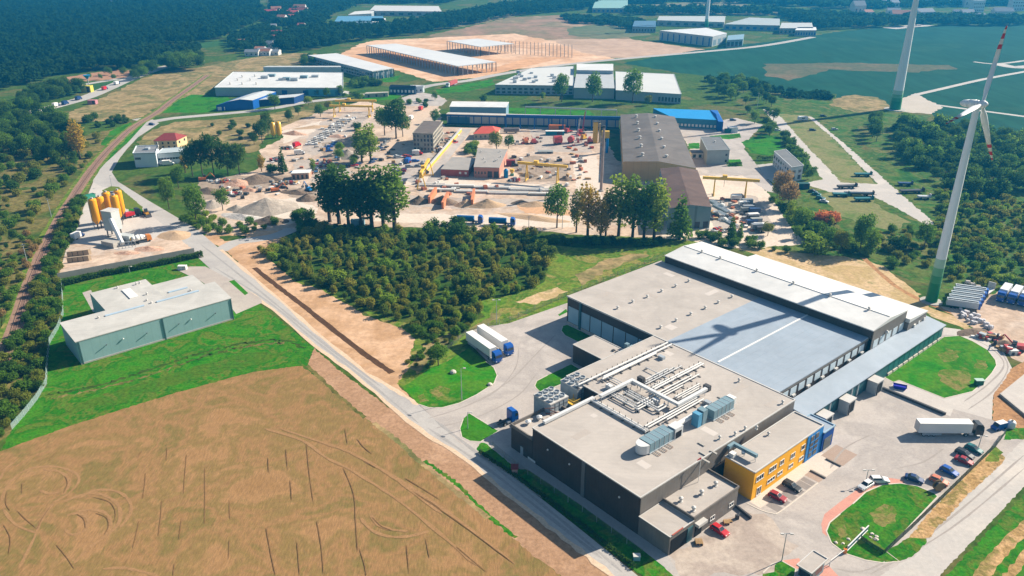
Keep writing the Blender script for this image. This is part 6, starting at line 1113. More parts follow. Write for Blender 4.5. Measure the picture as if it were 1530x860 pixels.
def leaves(lobes, n, size, flat=.55, inner=.35, ex=.45):
    """leaf clumps spread through the lobes: (x, y, z, rx, rz)"""
    L = np.array(lobes, float); vol = L[:, 3]**2*L[:, 4]; idx = NPR.choice(len(L), n, p=vol/vol.sum()); d = NPR.normal(size=(n, 3)); d /= np.linalg.norm(d, axis=1)[:, None]
    r = NPR.uniform(inner, 1.0, n)**ex*(1+np.clip(NPR.normal(0, .08, n), -.07, .07)); c = L[idx, :3]+d*r[:, None]*L[idx][:, [3, 3, 4]]
    nrm = d*.8+NPR.normal(size=(n, 3))*.75+np.array([0, 0, flat]); nrm /= np.linalg.norm(nrm, axis=1)[:, None]
    t = np.cross(nrm, NPR.normal(size=(n, 3))); t /= np.linalg.norm(t, axis=1)[:, None]+1e-9; b = np.cross(nrm, t); s = (size*NPR.uniform(.55, 1.35, n))[:, None]
    v = np.stack([c-t*s, c-b*s*.7, c+t*s, c+b*s*.7], 1).reshape(-1, 3); return v
def quads_mesh(name, v, m):
    n = len(v)//4; me = bpy.data.meshes.new(name); me.vertices.add(4*n); me.vertices.foreach_set('co', v.astype(np.float32).ravel()); me.loops.add(4*n); me.loops.foreach_set('vertex_index', np.arange(4*n, dtype=np.int32)); me.polygons.add(n); me.polygons.foreach_set('loop_start', np.arange(0, 4*n, 4, dtype=np.int32)); me.polygons.foreach_set('loop_total', np.full(n, 4, np.int32)); me.update(calc_edges=True); me.materials.append(m); return me
def crown_lobes(kind, H, w):
    if kind == 'broad': return [(0, 0, H*.62, w*.40, H*.30)]+[(w*.30*math.cos(a)*f, w*.30*math.sin(a)*f, H*z, w*.24, H*.17) for a, z, f in [(R.uniform(0, 6.3), R.uniform(.36, .86), R.uniform(.5, 1.15)) for _ in range(9)]]
    if kind == 'poplar': return [(R.uniform(-.12, .12)*w, R.uniform(-.12, .12)*w, H*z, w*.5*math.sin(math.pi*(z-.12)/.98)**.7*R.uniform(.75, 1.0), H*.10) for z in np.linspace(.24, .94, 10)]+[(w*.32*math.cos(a), w*.32*math.sin(a), H*z, w*.22, H*.09) for a, z in [(R.uniform(0, 6.3), R.uniform(.3, .8)) for _ in range(6)]]
    if kind == 'young': return [(0, 0, H*.5, w*.42, H*.48)]+[(w*.17*math.cos(a), w*.17*math.sin(a), H*z, w*.29, H*.22) for a, z in [(R.uniform(0, 6.3), R.uniform(.25, .75)) for _ in range(5)]]
    if kind == 'conifer': return [(0, 0, H*z, w*.5*(1.02-z)**.8+.1, H*.07) for z in np.linspace(.12, .97, 12)]
    return [(0, 0, H*.45, w*.45, H*.45)]+[(w*.24*math.cos(a), w*.24*math.sin(a), H*z, w*.26, H*.30) for a, z in [(R.uniform(0, 6.3), R.uniform(.3, .7)) for _ in range(5)]]
TREEM = {}
def tree_meshes(kind, lm, var):
    key = (kind, lm.name, var)
    if key in TREEM: return TREEM[key]
    H, w = {'broad': (10, 9), 'poplar': (10, 4.2), 'conifer': (10, 4.0), 'bush': (4, 5), 'young': (5, 3.6)}[kind]
    n, s = {'broad': (2200, .30), 'poplar': (1500, .24), 'conifer': (1000, .28), 'bush': (1000, .27), 'young': (950, .24)}[kind]
    lob = crown_lobes(kind, H, w); cm = quads_mesh('crown', leaves(lob, n, s, .55, *((.08, .55) if kind in ('young', 'bush') else (.35, .45))), lm); b = MB()
    if kind in ('broad', 'poplar', 'conifer', 'young'):
        b.tube((0, 0, -.1), (.05, .03, H*.35), H*.026, H*.018, 7); b.tube((.05, .03, H*.35), (0, .05, H*.85), H*.018, H*.004, 6)
        for k in range(6): a = R.uniform(0, 6.3); z = H*R.uniform(.25, .6); b.tube((.03, .02, z), (math.cos(a)*w*.3, math.sin(a)*w*.3, z+H*.17), H*.009, H*.003, 5)
    TREEM[key] = (cm, b.mesh('trunk', M_bark) if b.v else None, H, w); return TREEM[key]
def tree(p, h, label, kind='broad', lm=None, group=None, wf=1.0, nm=None, simple=False, cat=None):
    cm, tm, H, w = tree_meshes(kind, lm or L_mid, R.randrange(4)); s = h/H; sc = (s*wf*R.uniform(.9, 1.1), s*wf*R.uniform(.9, 1.1), s)
    nm = nm or {'broad': 'broadleaf_tree', 'poplar': 'poplar_tree', 'conifer': 'conifer_tree', 'bush': 'shrub', 'young': 'young_tree'}[kind]; cat = cat or ('shrub' if nm == 'shrub' else 'tree')
    if simple or tm is None:
        t = bpy.data.objects.new(nm, cm); COL.objects.link(t); t.location = (*p, 0); tag(t, label, cat, group)
    else:
        t = thing(nm, label, cat, (*p, 0), group)
        for n_, me in (('trunk', tm), ('crown', cm)): o = bpy.data.objects.new(n_, me); COL.objects.link(o); o.parent = t
    t.scale = sc; t.rotation_euler = (0, 0, R.uniform(0, 6.28)); return t
def TP(px, py, ptop, label, kind='broad', lm=None, group=None, wf=1.0, **k): return tree(at(px, py), hgt(px, py, ptop), label, kind, lm, group, wf, **k)
# dark poplar row by the sand yard
for i, (px, py, tp, wf) in enumerate(((493, 331, 249, 1.0), (507, 334, 250, 1.0), (521, 335, 256, .95), (540, 337, 254, .95), (556, 339, 250, 1.0), (573, 338, 250, 1.0), (590, 342, 251, 1.05))):
    TP(px, py, tp, ['leftmost dark poplar of the tall row between thicket and sand heaps', 'second dark poplar from the left in the tall row by the sand heaps', 'third dark poplar from the left in the tall row by the sand heaps', 'middle dark poplar of the tall row by the sand heaps', 'third dark poplar from the right in the tall row by the sand heaps', 'second dark poplar from the right in the tall row by the sand heaps', 'rightmost dark poplar of the tall row, lighter on its right side'][i], 'poplar', [L_dark, L_dark, L_mid, L_dark, L_dark, L_mid, L_mid][i], 'tall dark poplar row', wf*1.3)
# trees before the hangars
for px, py, tp, k, lm, wf, lab in ((832, 340, 277, 'broad', L_mid, .72, 'dark loose tree leftmost of the trees before the hangars'), (861, 347, 282, 'poplar', L_ol, .8, 'thin pale tree right of the dark loose tree'), (878, 353, 275, 'poplar', L_yel, 1.0, 'yellowing poplar left of the thin mast'), (897, 360, 300, 'poplar', L_yel, .9, 'short yellowing tree in front of the thin mast'), (905, 352, 284, 'poplar', L_ol, .8, 'thin olive tree by the thin mast'), (924, 352, 262, 'poplar', L_lite, .95, 'light green poplar with bare lower trunk in front of the tan hangar wall'), (945, 354, 264, 'poplar', L_mid, 1.0, 'full green poplar in front of the small hangar, left one'), (962, 356, 272, 'poplar', L_mid, .95, 'full green poplar in front of the small hangar, middle one'), (977, 357, 269, 'poplar', L_lite, 1.0, 'light green poplar beside the side wall of the small hangar'), (1015, 357, 286, 'conifer', L_mid, 1.35, 'dense dark green tree standing before the small hangar gable')):
    TP(px, py, tp, lab, k, lm, 'trees before the hangars', wf*(1.08 if k == 'poplar' else 1.05))
for px, py, tp, k, lm, wf, lab in ((592, 207, 146, 'broad', L_dark, .85, 'large dark tree beside the dusty road, tallest of its clump'), (575, 202, 158, 'broad', L_mid, .8, 'dark tree left in the clump beside the dusty road'), (602, 204, 165, 'broad', L_ol, .7, 'olive tree right in the clump beside the dusty road'), (541, 243, 191, 'poplar', L_lite, 1.3, 'light green tree, left of the pair by the dusty road'), (554, 240, 186, 'poplar', L_lite, 1.3, 'light green tree, right of the pair by the dusty road'), (650, 184, 163, 'broad', L_mid, .95, 'dark round tree above the four storey block'), (742, 224, 196, 'broad', L_ol, 1.0, 'broad olive tree behind the salmon workshop'), (760, 222, 200, 'broad', L_mid, .8, 'smaller green tree right of the broad olive tree'), (702, 226, 212, 'bush', L_mid, 1.0, 'low green bush left of the salmon workshop roof'),
 (411, 163, 139, 'broad', L_mid, 1.0, 'green tree standing in front of the low dark blue shed'), (461, 157, 142, 'broad', L_lite, 1.1, 'round light green tree right of the low dark blue shed'), (432, 182, 163, 'broad', L_dark, .95, 'dark round tree above the pair of yellow silos'), (446, 172, 158, 'broad', L_mid, 1.0, 'green tree right of the dark round tree by the yellow silos'), (479, 174, 154, 'broad', L_mid, 1.0, 'green tree at the left end of the yellow gantry cranes'), (490, 165, 149, 'broad', L_ol, 1.0, 'olive tree behind the left end of the yellow gantry cranes'), (509, 143, 127, 'broad', L_mid, 1.0, 'dark tree at the right corner of the white flat factory'), (488, 146, 130, 'broad', L_mid, .9, 'tree in front of the white flat factory, right of the blue panel'), (476, 143, 132, 'broad', L_ol, .8, 'small olive tree in front of the blue panel of the white factory'), (537, 151, 136, 'broad', L_mid, 1.2, 'round dark tree behind the yellow gantry cranes'), (534, 194, 181, 'bush', L_dark, .9, 'dark round bush at the top of the pale block rows'),
 (839, 152, 110, 'broad', L_mid, .75, 'tall tree before the grey warehouses, leftmost of three'), (885, 152, 107, 'broad', L_mid, .8, 'tall tree before the grey warehouses, middle of three'), (945, 154, 104, 'broad', L_mid, .75, 'tall tree before the grey warehouses, rightmost of three'), (811, 149, 136, 'broad', L_lite, .8, 'small light tree left of the three tall trees'), (968, 157, 141, 'broad', L_ol, .9, 'small olive tree right of the three tall trees'), (722, 151, 140, 'bush', L_mid, .9, 'round bush behind the blue and grey workshop hall'), (650, 149, 137, 'broad', L_mid, .9, 'small dark tree at the road junction plaza'), (636, 160, 152, 'bush', L_dark, 1.0, 'dark bush beside the dusty road top'),
 (267, 281, 247, 'broad', L_mid, .75, 'round green tree at the bend of the road below the white office'), (253, 312, 264, 'broad', L_mid, .62, 'tall green tree by the road, left of the gravel heaps'), (294, 334, 277, 'broad', L_mid, .62, 'tall green tree by the road between the gravel heaps and the batching yard'), (333, 314, 281, 'broad', L_mid, .75, 'slim green tree beside the gravel heaps'), (277, 258, 231, 'poplar', L_yel, 1.1, 'yellowing tree in front of the long white wing'), (288, 263, 215, 'broad', L_dark, .65, 'dark tree at the right end of the long white wing'), (303, 262, 205, 'broad', L_dark, .6, 'tall dark tree left in the dark clump above the scrap heaps'), (320, 262, 196, 'broad', L_dark, .6, 'tallest dark tree in the dark clump above the scrap heaps'), (341, 262, 212, 'broad', L_dark, .7, 'broad dark tree right of the tallest in the dark clump'), (358, 260, 212, 'broad', L_dark, .75, 'rightmost dark tree of the dark clump above the scrap heaps'),
 (423, 259, 219, 'conifer', L_dark, 1.1, 'dark pointed conifer above the gravel heaps'), (391, 256, 231, 'poplar', L_yel, 1.2, 'small yellowish tree left of the dark pointed conifer'), (407, 258, 243, 'bush', L_dark, 1.1, 'dark bush left foot of the pointed conifer'), (468, 256, 237, 'poplar', L_lite, 1.3, 'light green slim tree right of the pointed conifer'), (392, 214, 178, 'broad', L_dark, .7, 'dark tree left of the pair of yellow silos'), (401, 203, 166, 'broad', L_dark, .65, 'tall dark tree behind the pair of yellow silos'), (380, 216, 196, 'broad', L_mid, .8, 'small tree farther left of the yellow silos'),
 (497, 262, 243, 'broad', L_mid, .8, 'small tree at the foot of the pale block rows, left'), (512, 262, 246, 'broad', L_mid, .9, 'small tree at the foot of the pale block rows, right'),
 (1168, 303, 254, 'broad', L_brn, .7, 'tall brownish tree beside the asphalt car park'), (1177, 312, 272, 'broad', L_brn, .8, 'lower brownish tree right of the tall brownish tree'), (1160, 300, 266, 'broad', L_ol, .7, 'olive tree left of the tall brownish tree'), (1196, 340, 307, 'broad', L_lite, 1.0, 'bright green round tree at the end of the pale yard'), (1180, 330, 300, 'poplar', L_lite, 1.3, 'bright yellow green slim tree left of the bright round tree'), (1092, 360, 320, 'conifer', L_mid, 1.1, 'slim dark conifer in the pale yard beside the small hangar'), (1105, 357, 331, 'conifer', L_mid, 1.2, 'lower green conifer right of the slim dark conifer'), (1147, 352, 332, 'broad', L_ol, 1.0, 'olive round tree at the bottom of the pale yard'), (1122, 364, 350, 'bush', L_mid, 1.2, 'green bush along the bottom fence of the pale yard'), (1190, 356, 337, 'broad', L_mid, .9, 'round green tree at the lower corner of the pale yard'), (1214, 352, 330, 'bush', L_mid, 1.0, 'green bush below the russet bushes'),
 (1255, 378, 341, 'broad', L_ol, .8, 'olive round tree in the hedge above the hall roof'), (1284, 378, 317, 'broad', L_mid, .6, 'tallest green tree in the hedge above the hall roof'), (1301, 378, 342, 'poplar', L_lite, 1.6, 'yellow green tree at the right end of the hedge above the hall roof'), (1217, 378, 350, 'bush', L_lite, 1.1, 'bright bush in the hedge above the hall roof'), (1234, 372, 340, 'broad', L_mid, .9, 'dark green tree in the hedge above the hall roof'), (1340, 372, 348, 'bush', L_dark, 1.1, 'dark round bush left of the turbine foot field'), (1380, 372, 331, 'broad', L_mid, .8, 'dark tree just left of the turbine tower'), (1230, 333, 311, 'bush', L_red, 1.1, 'russet red bush beside the parked dark machines'), (1244, 332, 313, 'bush', L_red, 1.0, 'orange red bush right of the russet red bush'), (1238, 336, 318, 'bush', L_ol, .8, 'olive bush between the two russet bushes'),
 (655, 546, 513, 'broad', L_mid, .95, 'single round small tree at the corner of the round lawn'), (120, 237, 180, 'poplar', L_yel, 1.1, 'tall yellowish poplar beside the railway')):
    TP(px, py, tp, lab, k, lm, None, wf)
# groups of trees that the photograph does not tell apart
def scatter(poly, n, sep, grow=0):
    P = W(poly); xs = [p[0] for p in P]; ys = [p[1] for p in P]; out = []; tries = 0
    while len(out) < n and tries < n*60:
        tries += 1; q = (R.uniform(min(xs), max(xs)), R.uniform(min(ys), max(ys)))
        if inside(q, P) and all((q[0]-o[0])**2+(q[1]-o[1])**2 > sep*sep for o in out[-400:]): out.append(q)
    return out
def grove(poly, n, sep, hs, label, group, kinds, lms, wf=1.0, nm=None, simple=True):
    for p in scatter(poly, n, sep): tree(p, R.uniform(*hs), label, R.choice(kinds), R.choice(lms), group, wf*R.uniform(.85, 1.2), nm=nm, simple=simple)
grove(THICKET, 300, 3.9, (2.4, 5.6), 'young bushy tree in the dense thicket between the bare strip and the meadow', 'young trees of the thicket', ['young', 'young', 'young', 'bush'], [L_th, L_th2, L_th, L_th2, L_lite], 1.12, nm='young_tree')
grove([(628, 352), (650, 343), (684, 345), (690, 356), (650, 360)], 9, 4, (4, 9), 'bushy young tree at the upper thicket edge below the blue tank trailers', 'young trees below the tank trailers', ['young', 'bush'], [L_mid, L_lite, L_dark], 1.0, nm='young_tree')
grove([(268, 335), (330, 352), (400, 345), (420, 335), (330, 335), (300, 318)], 26, 4, (2, 4.5), 'green shrub between the main road and the gravel heaps', 'shrubs between road and gravel heaps', ['bush'], [L_mid, L_lite, L_mid], 1.0)
grove([(440, 318), (470, 322), (470, 345), (440, 347)], 7, 3, (3, 6), 'dark dense shrub left foot of the tall poplar row', 'dense shrubs at the poplar row foot', ['bush', 'broad'], [L_dark, L_mid], 1.0)
grove([(0, 205), (60, 215), (155, 200), (120, 260), (80, 310), (40, 350), (0, 400)], 85, 6, (2.5, 6.5), 'shrub on the rough grassland left of the railway', 'shrubs left of the railway', ['bush', 'bush', 'broad'], [L_mid, L_dark, L_ol], 1.0)
grove([(0, 165), (40, 160), (90, 185), (125, 205), (112, 250), (60, 240), (0, 235)], 72, 5.5, (7, 14), 'dark broadleaf tree of the wood around the old red roofed house', 'trees around the old house', ['broad'], [L_dark, L_mid, L_dark], .85, simple=False)
grove([(120, 178), (195, 178), (190, 188), (130, 195)], 12, 5, (3, 6), 'dark shrub by the railway crossing', 'shrubs by the railway crossing', ['bush', 'broad'], [L_dark], 1.0)
grove([(1062, 128), (1110, 122), (1150, 140), (1160, 168), (1150, 205), (1132, 195), (1108, 160), (1065, 150)], 34, 6, (6, 11), 'dark green tree of the grove behind the blue roof hall', 'trees behind the blue roof hall', ['broad'], [L_mid, L_dark], .95, simple=False)
grove([(1163, 200), (1175, 205), (1215, 262), (1205, 272), (1185, 235)], 18, 4, (3.5, 7), 'tree in the row between narrow white block and sandy track', 'trees along the sandy track', ['broad', 'bush'], [L_mid, L_dark], .9)
grove([(1150, 300), (1165, 315), (1195, 350), (1215, 372), (1310, 384), (1300, 366), (1230, 350), (1190, 310)], 34, 4, (2.5, 5), 'green shrub in the hedge between pale yard and hall roof', 'hedge shrubs above the hall', ['bush'], [L_mid, L_lite, L_dark], 1.1)
grove([(1040, 355), (1075, 368), (1150, 372), (1180, 378), (1120, 368), (1060, 352)], 14, 3.5, (2, 4), 'low green shrub along the fence behind the white hall roof', 'shrubs behind the white roof', ['bush'], [L_mid, L_dark], 1.0)
grove([(1285, 195), (1310, 180), (1330, 205), (1310, 215)], 8, 5, (8, 13), 'dark green tree clump left of the far gravel pad turbine', 'trees by the far turbine', ['broad'], [L_dark, L_mid], .75, simple=False)
grove([(1330, 195), (1360, 188), (1535, 208), (1535, 300), (1470, 298), (1410, 280), (1375, 262), (1340, 235)], 125, 5.5, (5, 11), 'green tree of the young wood right of the sandy tracks', 'trees of the right hand wood', ['broad', 'bush'], [L_mid, L_dark, L_dark], 1.05)
grove([(1310, 345), (1395, 340), (1398, 400), (1330, 400)], 30, 5, (1.5, 4), 'low shrub left of the turbine tower', 'shrubs left of the turbine', ['bush'], [L_mid, L_ol], 1.0)
grove([(300, 190), (345, 180), (385, 190), (370, 215), (330, 205)], 9, 8, (2.5, 4.5), 'dark round bush on the dry meadow behind the cream house', 'bushes on the dry meadow', ['bush'], [L_dark], 1.0)
grove([(500, 232), (520, 226), (545, 236), (530, 250), (505, 250)], 5, 5, (5, 8), 'small tree among the cars left of the light green tree pair', 'small trees among the cars', ['broad'], [L_mid, L_lite], 1.0)
grove([(696, 216), (712, 212), (718, 232), (698, 236)], 6, 3, (2.5, 4.5), 'leafy shrub in the corner left of the salmon workshop', 'shrubs by the workshop', ['bush'], [L_mid, L_lite], 1.1)
grove([(610, 150), (640, 150), (640, 158), (612, 158)], 6, 4, (2.5, 4), 'small shrub beside the plaza at the top of the dusty road', 'shrubs by the plaza', ['bush'], [L_dark, L_mid], 1.1)
grove([(500, 150), (520, 140), (545, 142), (540, 152)], 5, 5, (4, 6), 'small tree near the yellow gantry cranes', 'small trees by the gantry cranes', ['broad'], [L_mid], 1.0)
grove([(240, 102), (262, 99), (300, 95), (298, 105), (262, 108)], 26, 7, (12, 17), 'dark tree of the dense copse beside the motorway', 'dense copse by the motorway', ['broad'], [L_dark, L_mid], 1.05); grove([(198, 118), (225, 102), (235, 108), (205, 122)], 10, 7, (9, 13), 'tree of the small copse left of the dense copse', 'small copse by the motorway', ['broad'], [L_mid, L_dark], 1.0)
grove([(30, 150), (118, 132), (125, 140), (70, 155), (40, 165)], 30, 7, (8, 13), 'tree of the hedge row along the motorway', 'trees along the motorway', ['broad'], [L_dark], 1.0); grove([(118, 118), (170, 108), (205, 116), (150, 122)], 6, 12, (5, 8), 'small round tree on the far pasture beside the motorway', 'round trees beside the motorway', ['broad'], [L_mid], 1.0)
grove([(448, 92), (478, 88), (482, 97), (455, 100)], 10, 8, (6, 9), 'dark tree beside the grey hall of the construction ground', 'trees beside the grey hall', ['broad'], [L_dark, L_mid], 1.1); grove([(520, 124), (545, 120), (570, 128), (530, 132)], 12, 5, (3, 6), 'dark shrub beside the road to the construction ground', 'shrubs beside the construction road', ['bush'], [L_dark, L_mid], 1.2)
def scrub(poly, n, sep, hs, label, lms, wf=1.0):
    vs_ = {}
    for p in scatter(poly, n, sep):
        lm = R.choice(lms); cm, tm, H, w = tree_meshes('bush', lm, R.randrange(4)); v = np.empty(len(cm.vertices)*3, np.float32); cm.vertices.foreach_get('co', v); v = v.reshape(-1, 3).astype(float); h = R.uniform(*hs)/H; a = R.uniform(0, 6.28); k = wf*R.uniform(.85, 1.2)
        x = (v[:, 0]*math.cos(a)-v[:, 1]*math.sin(a))*h*k+p[0]; y = (v[:, 0]*math.sin(a)+v[:, 1]*math.cos(a))*h*k+p[1]; vs_.setdefault(lm.name, (lm, []))[1].append(np.stack([x, y, v[:, 2]*h], 1))
    ml = [m_ for m_, _ in vs_.values()]; parts = [np.vstack(l) for _, l in vs_.values()]; me = quads_mesh('scrub', np.vstack(parts), ml[0])
    for m_ in ml[1:]: me.materials.append(m_)
    me.polygons.foreach_set('material_index', np.concatenate([np.full(len(q)//4, i, np.int32) for i, q in enumerate(parts)])); o = bpy.data.objects.new('scrub', me); COL.objects.link(o); return tag(o, label, 'scrub', None, 'stuff')
scrub(THICKET, 140, 2.6, (1.4, 3.2), 'lower young growth filling the dense thicket between the bare strip and the meadow', [L_th, L_th2], 1.2)
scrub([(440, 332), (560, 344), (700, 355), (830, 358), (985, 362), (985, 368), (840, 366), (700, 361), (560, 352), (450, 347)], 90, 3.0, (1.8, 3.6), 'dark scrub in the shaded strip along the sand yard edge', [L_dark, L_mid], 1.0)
scrub([(0, 400), (40, 350), (60, 360), (20, 450), (0, 490)], 36, 3.2, (1.5, 3.5), 'low scrub beside the railway at the left edge', [L_ol, L_brn, L_mid], 1.0)
scrub([(128, 300), (110, 352), (86, 412), (92, 440), (90, 470), (72, 510), (66, 570), (40, 610), (0, 655), (0, 545), (40, 470), (66, 400), (95, 330), (118, 296)], 150, 2.6, (1.8, 4.0), 'tangled scrub on the bank between railway and lawn', [L_ol, L_mid, L_dark, L_ol, L_mid], 1.0)
scrub([(1400, 280), (1535, 300), (1535, 440), (1480, 430), (1410, 420), (1398, 340)], 200, 3.6, (1.5, 4.5), 'low scrub on the green scrubland around the turbine tower', [L_mid, L_dark, L_ol, L_lite], 1.0)
scrub([(600, 548), (640, 512), (690, 505), (640, 552)], 19, 2.4, (.9, 1.8), 'low rough scrub at the corner of thicket and round lawn', [L_ol, L_mid], 1.2)
scrub([(612, 490), (690, 478), (715, 470), (690, 500), (640, 508)], 30, 2.4, (1.5, 3.5), 'scrub at the lower thicket tip', [L_mid, L_ol], 1.1)
# far woods: one mass each
L_far = leafmat('far wood leaf', (.014, .045, .015), (.022, .060, .018), (.034, .075, .022))
def wood(poly, per, label, h=(9, 15), lm=None, q=60, cap=4200):
    P = W(poly); xs = [p[0] for p in P]; ys = [p[1] for p in P]; area = abs(sum(P[i][0]*P[(i+1) % len(P)][1]-P[(i+1) % len(P)][0]*P[i][1] for i in range(len(P))))/2; n = min(cap, int(area/per)); pts = np.empty((0, 2))
    while len(pts) < n:
        c = NPR.uniform((min(xs), min(ys)), (max(xs), max(ys)), (n*2, 2)); k = [inside(p, P) for p in c]; pts = np.vstack([pts, c[k]])
    pts = pts[:n]; H = NPR.uniform(h[0], h[1], n); s = per**.5; d = NPR.normal(size=(n, q, 3)); d /= np.linalg.norm(d, axis=2)[:, :, None]; d[:, :, 2] = np.abs(d[:, :, 2])*.9+d[:, :, 2]*.1
    rad = s*.72*NPR.uniform(.7, 1.2, (n, 1, 1)); jit = NPR.uniform(.75, 1.1, (n, q, 1)); c = d*jit*np.concatenate([rad, rad, (H*.55)[:, None, None]], 2); c[:, :, 0] += pts[:, 0:1]; c[:, :, 1] += pts[:, 1:2]; c[:, :, 2] += (H*.42)[:, None]
    c = c.reshape(-1, 3); nr = d.reshape(-1, 3)+NPR.normal(size=(n*q, 3))*.5; nr /= np.linalg.norm(nr, axis=1)[:, None]; t = np.cross(nr, NPR.normal(size=(n*q, 3))); t /= np.linalg.norm(t, axis=1)[:, None]; b = np.cross(nr, t); z = (NPR.uniform(.22, .42, n*q)*s*.55)[:, None]
    o = bpy.data.objects.new('far_wood', quads_mesh('far_wood', np.stack([c-t*z, c-b*z, c+t*z, c+b*z], 1).reshape(-1, 3), lm or L_far)); COL.objects.link(o); return tag(o, label, 'wood', None, 'stuff')
wood([(-40, 12), (150, 8), (300, 25), (345, 58), (230, 72), (130, 88), (60, 100), (-40, 108)], 60, 'broad dark far wood beyond the pasture at the upper left'); wood([(-40, 112), (60, 103), (130, 94), (230, 82), (305, 76), (290, 88), (240, 98), (200, 104), (130, 107), (80, 116), (-40, 150)], 55, 'darker belt of far wood in front of the narrow far pasture'); wood([(-40, -12), (250, -10), (380, 2), (400, 30), (330, 56), (300, 22), (150, 5), (-40, 8)], 90, 'hazy blue far wood at the top left corner')
wood([(345, 60), (400, 40), (420, 52), (400, 74), (352, 82)], 80, 'far wood around the small houses left of the construction ground', (7, 11)); wood([(412, 78), (425, 52), (470, 46), (560, 46), (640, 33), (772, 9), (900, 4), (880, 14), (770, 24), (640, 50), (560, 58), (500, 68), (440, 80)], 50, 'dense dark belt of far wood behind the construction ground'); wood([(400, 40), (410, -8), (640, -12), (700, -4), (660, 6), (545, 5), (500, 20), (480, 38)], 90, 'scattered far wood around the far workshops at the top', (6, 11))
wood([(1150, 18), (1210, 22), (1330, 30), (1535, 30), (1535, 38), (1330, 40), (1230, 46), (1215, 38), (1165, 26)], 110, 'far wood beyond the dark field at the upper right', (8, 13)); wood([(935, 18), (1010, 16), (1150, 18), (1150, 23), (1010, 22), (940, 24)], 90, 'row of far trees behind the far factories', (8, 14)); wood([(880, 2), (1080, -6), (1535, -12), (1535, 8), (1250, 14), (1080, 4), (930, 6)], 260, 'hazy blue far wood at the top right corner', (8, 14)); wood([(840, 27), (900, 26), (960, 34), (940, 44), (905, 38), (850, 34)], 90, 'low far scrub left of the far factories', (4, 8))
wood([(1060, 120), (1110, 118), (1170, 138), (1230, 140), (1240, 148), (1170, 145), (1100, 128), (1040, 118)], 40, 'low scrub along the near edge of the dark field', (2.5, 5))
# haze over the far land
hz = MB().box(-3950, 3950, -320, 7050, -1.0, 160).build('haze', (lambda m: m)(bpy.data.materials.new('haze'))); hz['kind'] = 'stuff'; hz['label'] = 'thin blue haze over the far land'; hz['category'] = 'haze'
m = hz.data.materials[0]; m.use_nodes = True; n = m.node_tree; n.nodes.remove(n.nodes['Principled BSDF']); pv = n.nodes.new('ShaderNodeVolumePrincipled'); pv.inputs['Density'].default_value = .00021; pv.inputs['Color'].default_value = (.03, .42, .90, 1); pv.inputs['Anisotropy'].default_value = .2
n.links.new(pv.outputs[0], n.nodes['Material Output'].inputs['Volume'])
# ------------------------------------------------------------------ yard things
def put(t, nm, mb, m, par=None, smooth=False): o = bpy.data.objects.new(nm, mb.mesh(nm, m, smooth=smooth)); COL.objects.link(o); o.parent = par or t; return o
def gantry(pl, pr, z, label, m=None, over=3):
    m = m or M_crane; a = at(*pl); b = at(*pr); t = thing('gantry_crane', label, 'gantry crane', (*a, 0)); d = Vector((b[0]-a[0], b[1]-a[1], 0)); L = d.length; u = d/L; n = Vector((-u.y, u.x, 0)); A = Vector((*a, 0)); B_ = Vector((*b, 0))
    P = [A-u*over+n*.6, B_+u*over+n*.6, B_+u*over-n*.6, A-u*over-n*.6]; MB().prism([(p.x, p.y) for p in P], z-1.0, z+.3, bottom=True).build('girder', m, t)
    for c in (A, B_):
        q = MB()
        for s in (-1, 1): q.tube(c+n*s*2.4, c+n*s*.5+Vector((0, 0, z-1)), .32, .26, 6)
        q.tube(c+n*2.4+Vector((0, 0, .4)), c-n*2.4+Vector((0, 0, .4)), .3, n=6); q.build('leg', m, t)
    c = A+u*L*.3; boxr(MB(), (c.x, c.y), 2.2, 2, z+.3, z+1.5, math.atan2(u.y, u.x)).build('trolley', m, t); MB().tube(c+Vector((0, 0, z-1)), c+Vector((0, 0, z*.5)), .08, n=5).build('hoist', M_steel, t); return t
gantry((787, 269), (833, 273), 9.5, 'yellow gantry crane in the middle of the sandy yard', over=5); gantry((1066, 291), (1113, 294), 9, 'tan yellow gantry crane over the pale yard right of the small hangar', over=6); gantry((500, 174), (552, 175), 8, 'front yellow gantry crane above the pale block rows'); gantry((508, 166), (557, 166), 8, 'rear yellow gantry crane above the pale block rows')
gantry((630, 283), (641, 262), 9, 'yellow gantry crane seen end on beside the low yellow girder wall', over=1)
t = thing('girder_wall', 'long low yellow girder wall along the paved road past the four storey block', 'wall', (*at(655, 235), 0)); a = at(628, 266); b = at(688, 196); MB().prism([a, b, (b[0]+.9, b[1]), (a[0]+.9, a[1])], 0, 1.9).build('wall', M_crane, t); MB().prism([(a[0]-.2, a[1]), (b[0]-.2, b[1]), (b[0]+1.1, b[1]), (a[0]+1.1, a[1])], 1.9, 2.15, bottom=True).build('coping', M_trim, t)
# masts and towers
t = thing('chimney_mast', 'tall thin steel chimney standing alone left of the large hangar', 'chimney', (*at(898, 285), 0)); p = at(898, 285); MB().tube((*p, 0), (*p, 32), .75, .6, 12).build('shaft', C('weathered chimney', (.40, .32, .28), (.26, .19, .16), scale=.4), t); MB().tube((*p, 32), (*p, 33.2), .8, .8, 10).build('cap', M_steel, t); MB().lathe([(1.5, 0), (1.4, .6)], (*p, 0), 12).build('foundation', M_concw, t)
t = thing('loading_tower', 'yellow upright box tower left of the large hangar', 'tower', (*at(889, 213), 0)); p = at(889, 213); MB().box(p[0]-1.4, p[0]+1.4, p[1]-1.2, p[1]+1.2, 0, 13).build('shaft', M_crane, t); MB().box(p[0]+2.2, p[0]+3.2, p[1], p[1]+1, 0, 12).build('rail_column', C('beige paint', (.55, .45, .25)), t); MB().box(p[0]-1.7, p[0]+3.3, p[1]-1.3, p[1]+1.4, 13, 13.4).build('head', M_steel, t)
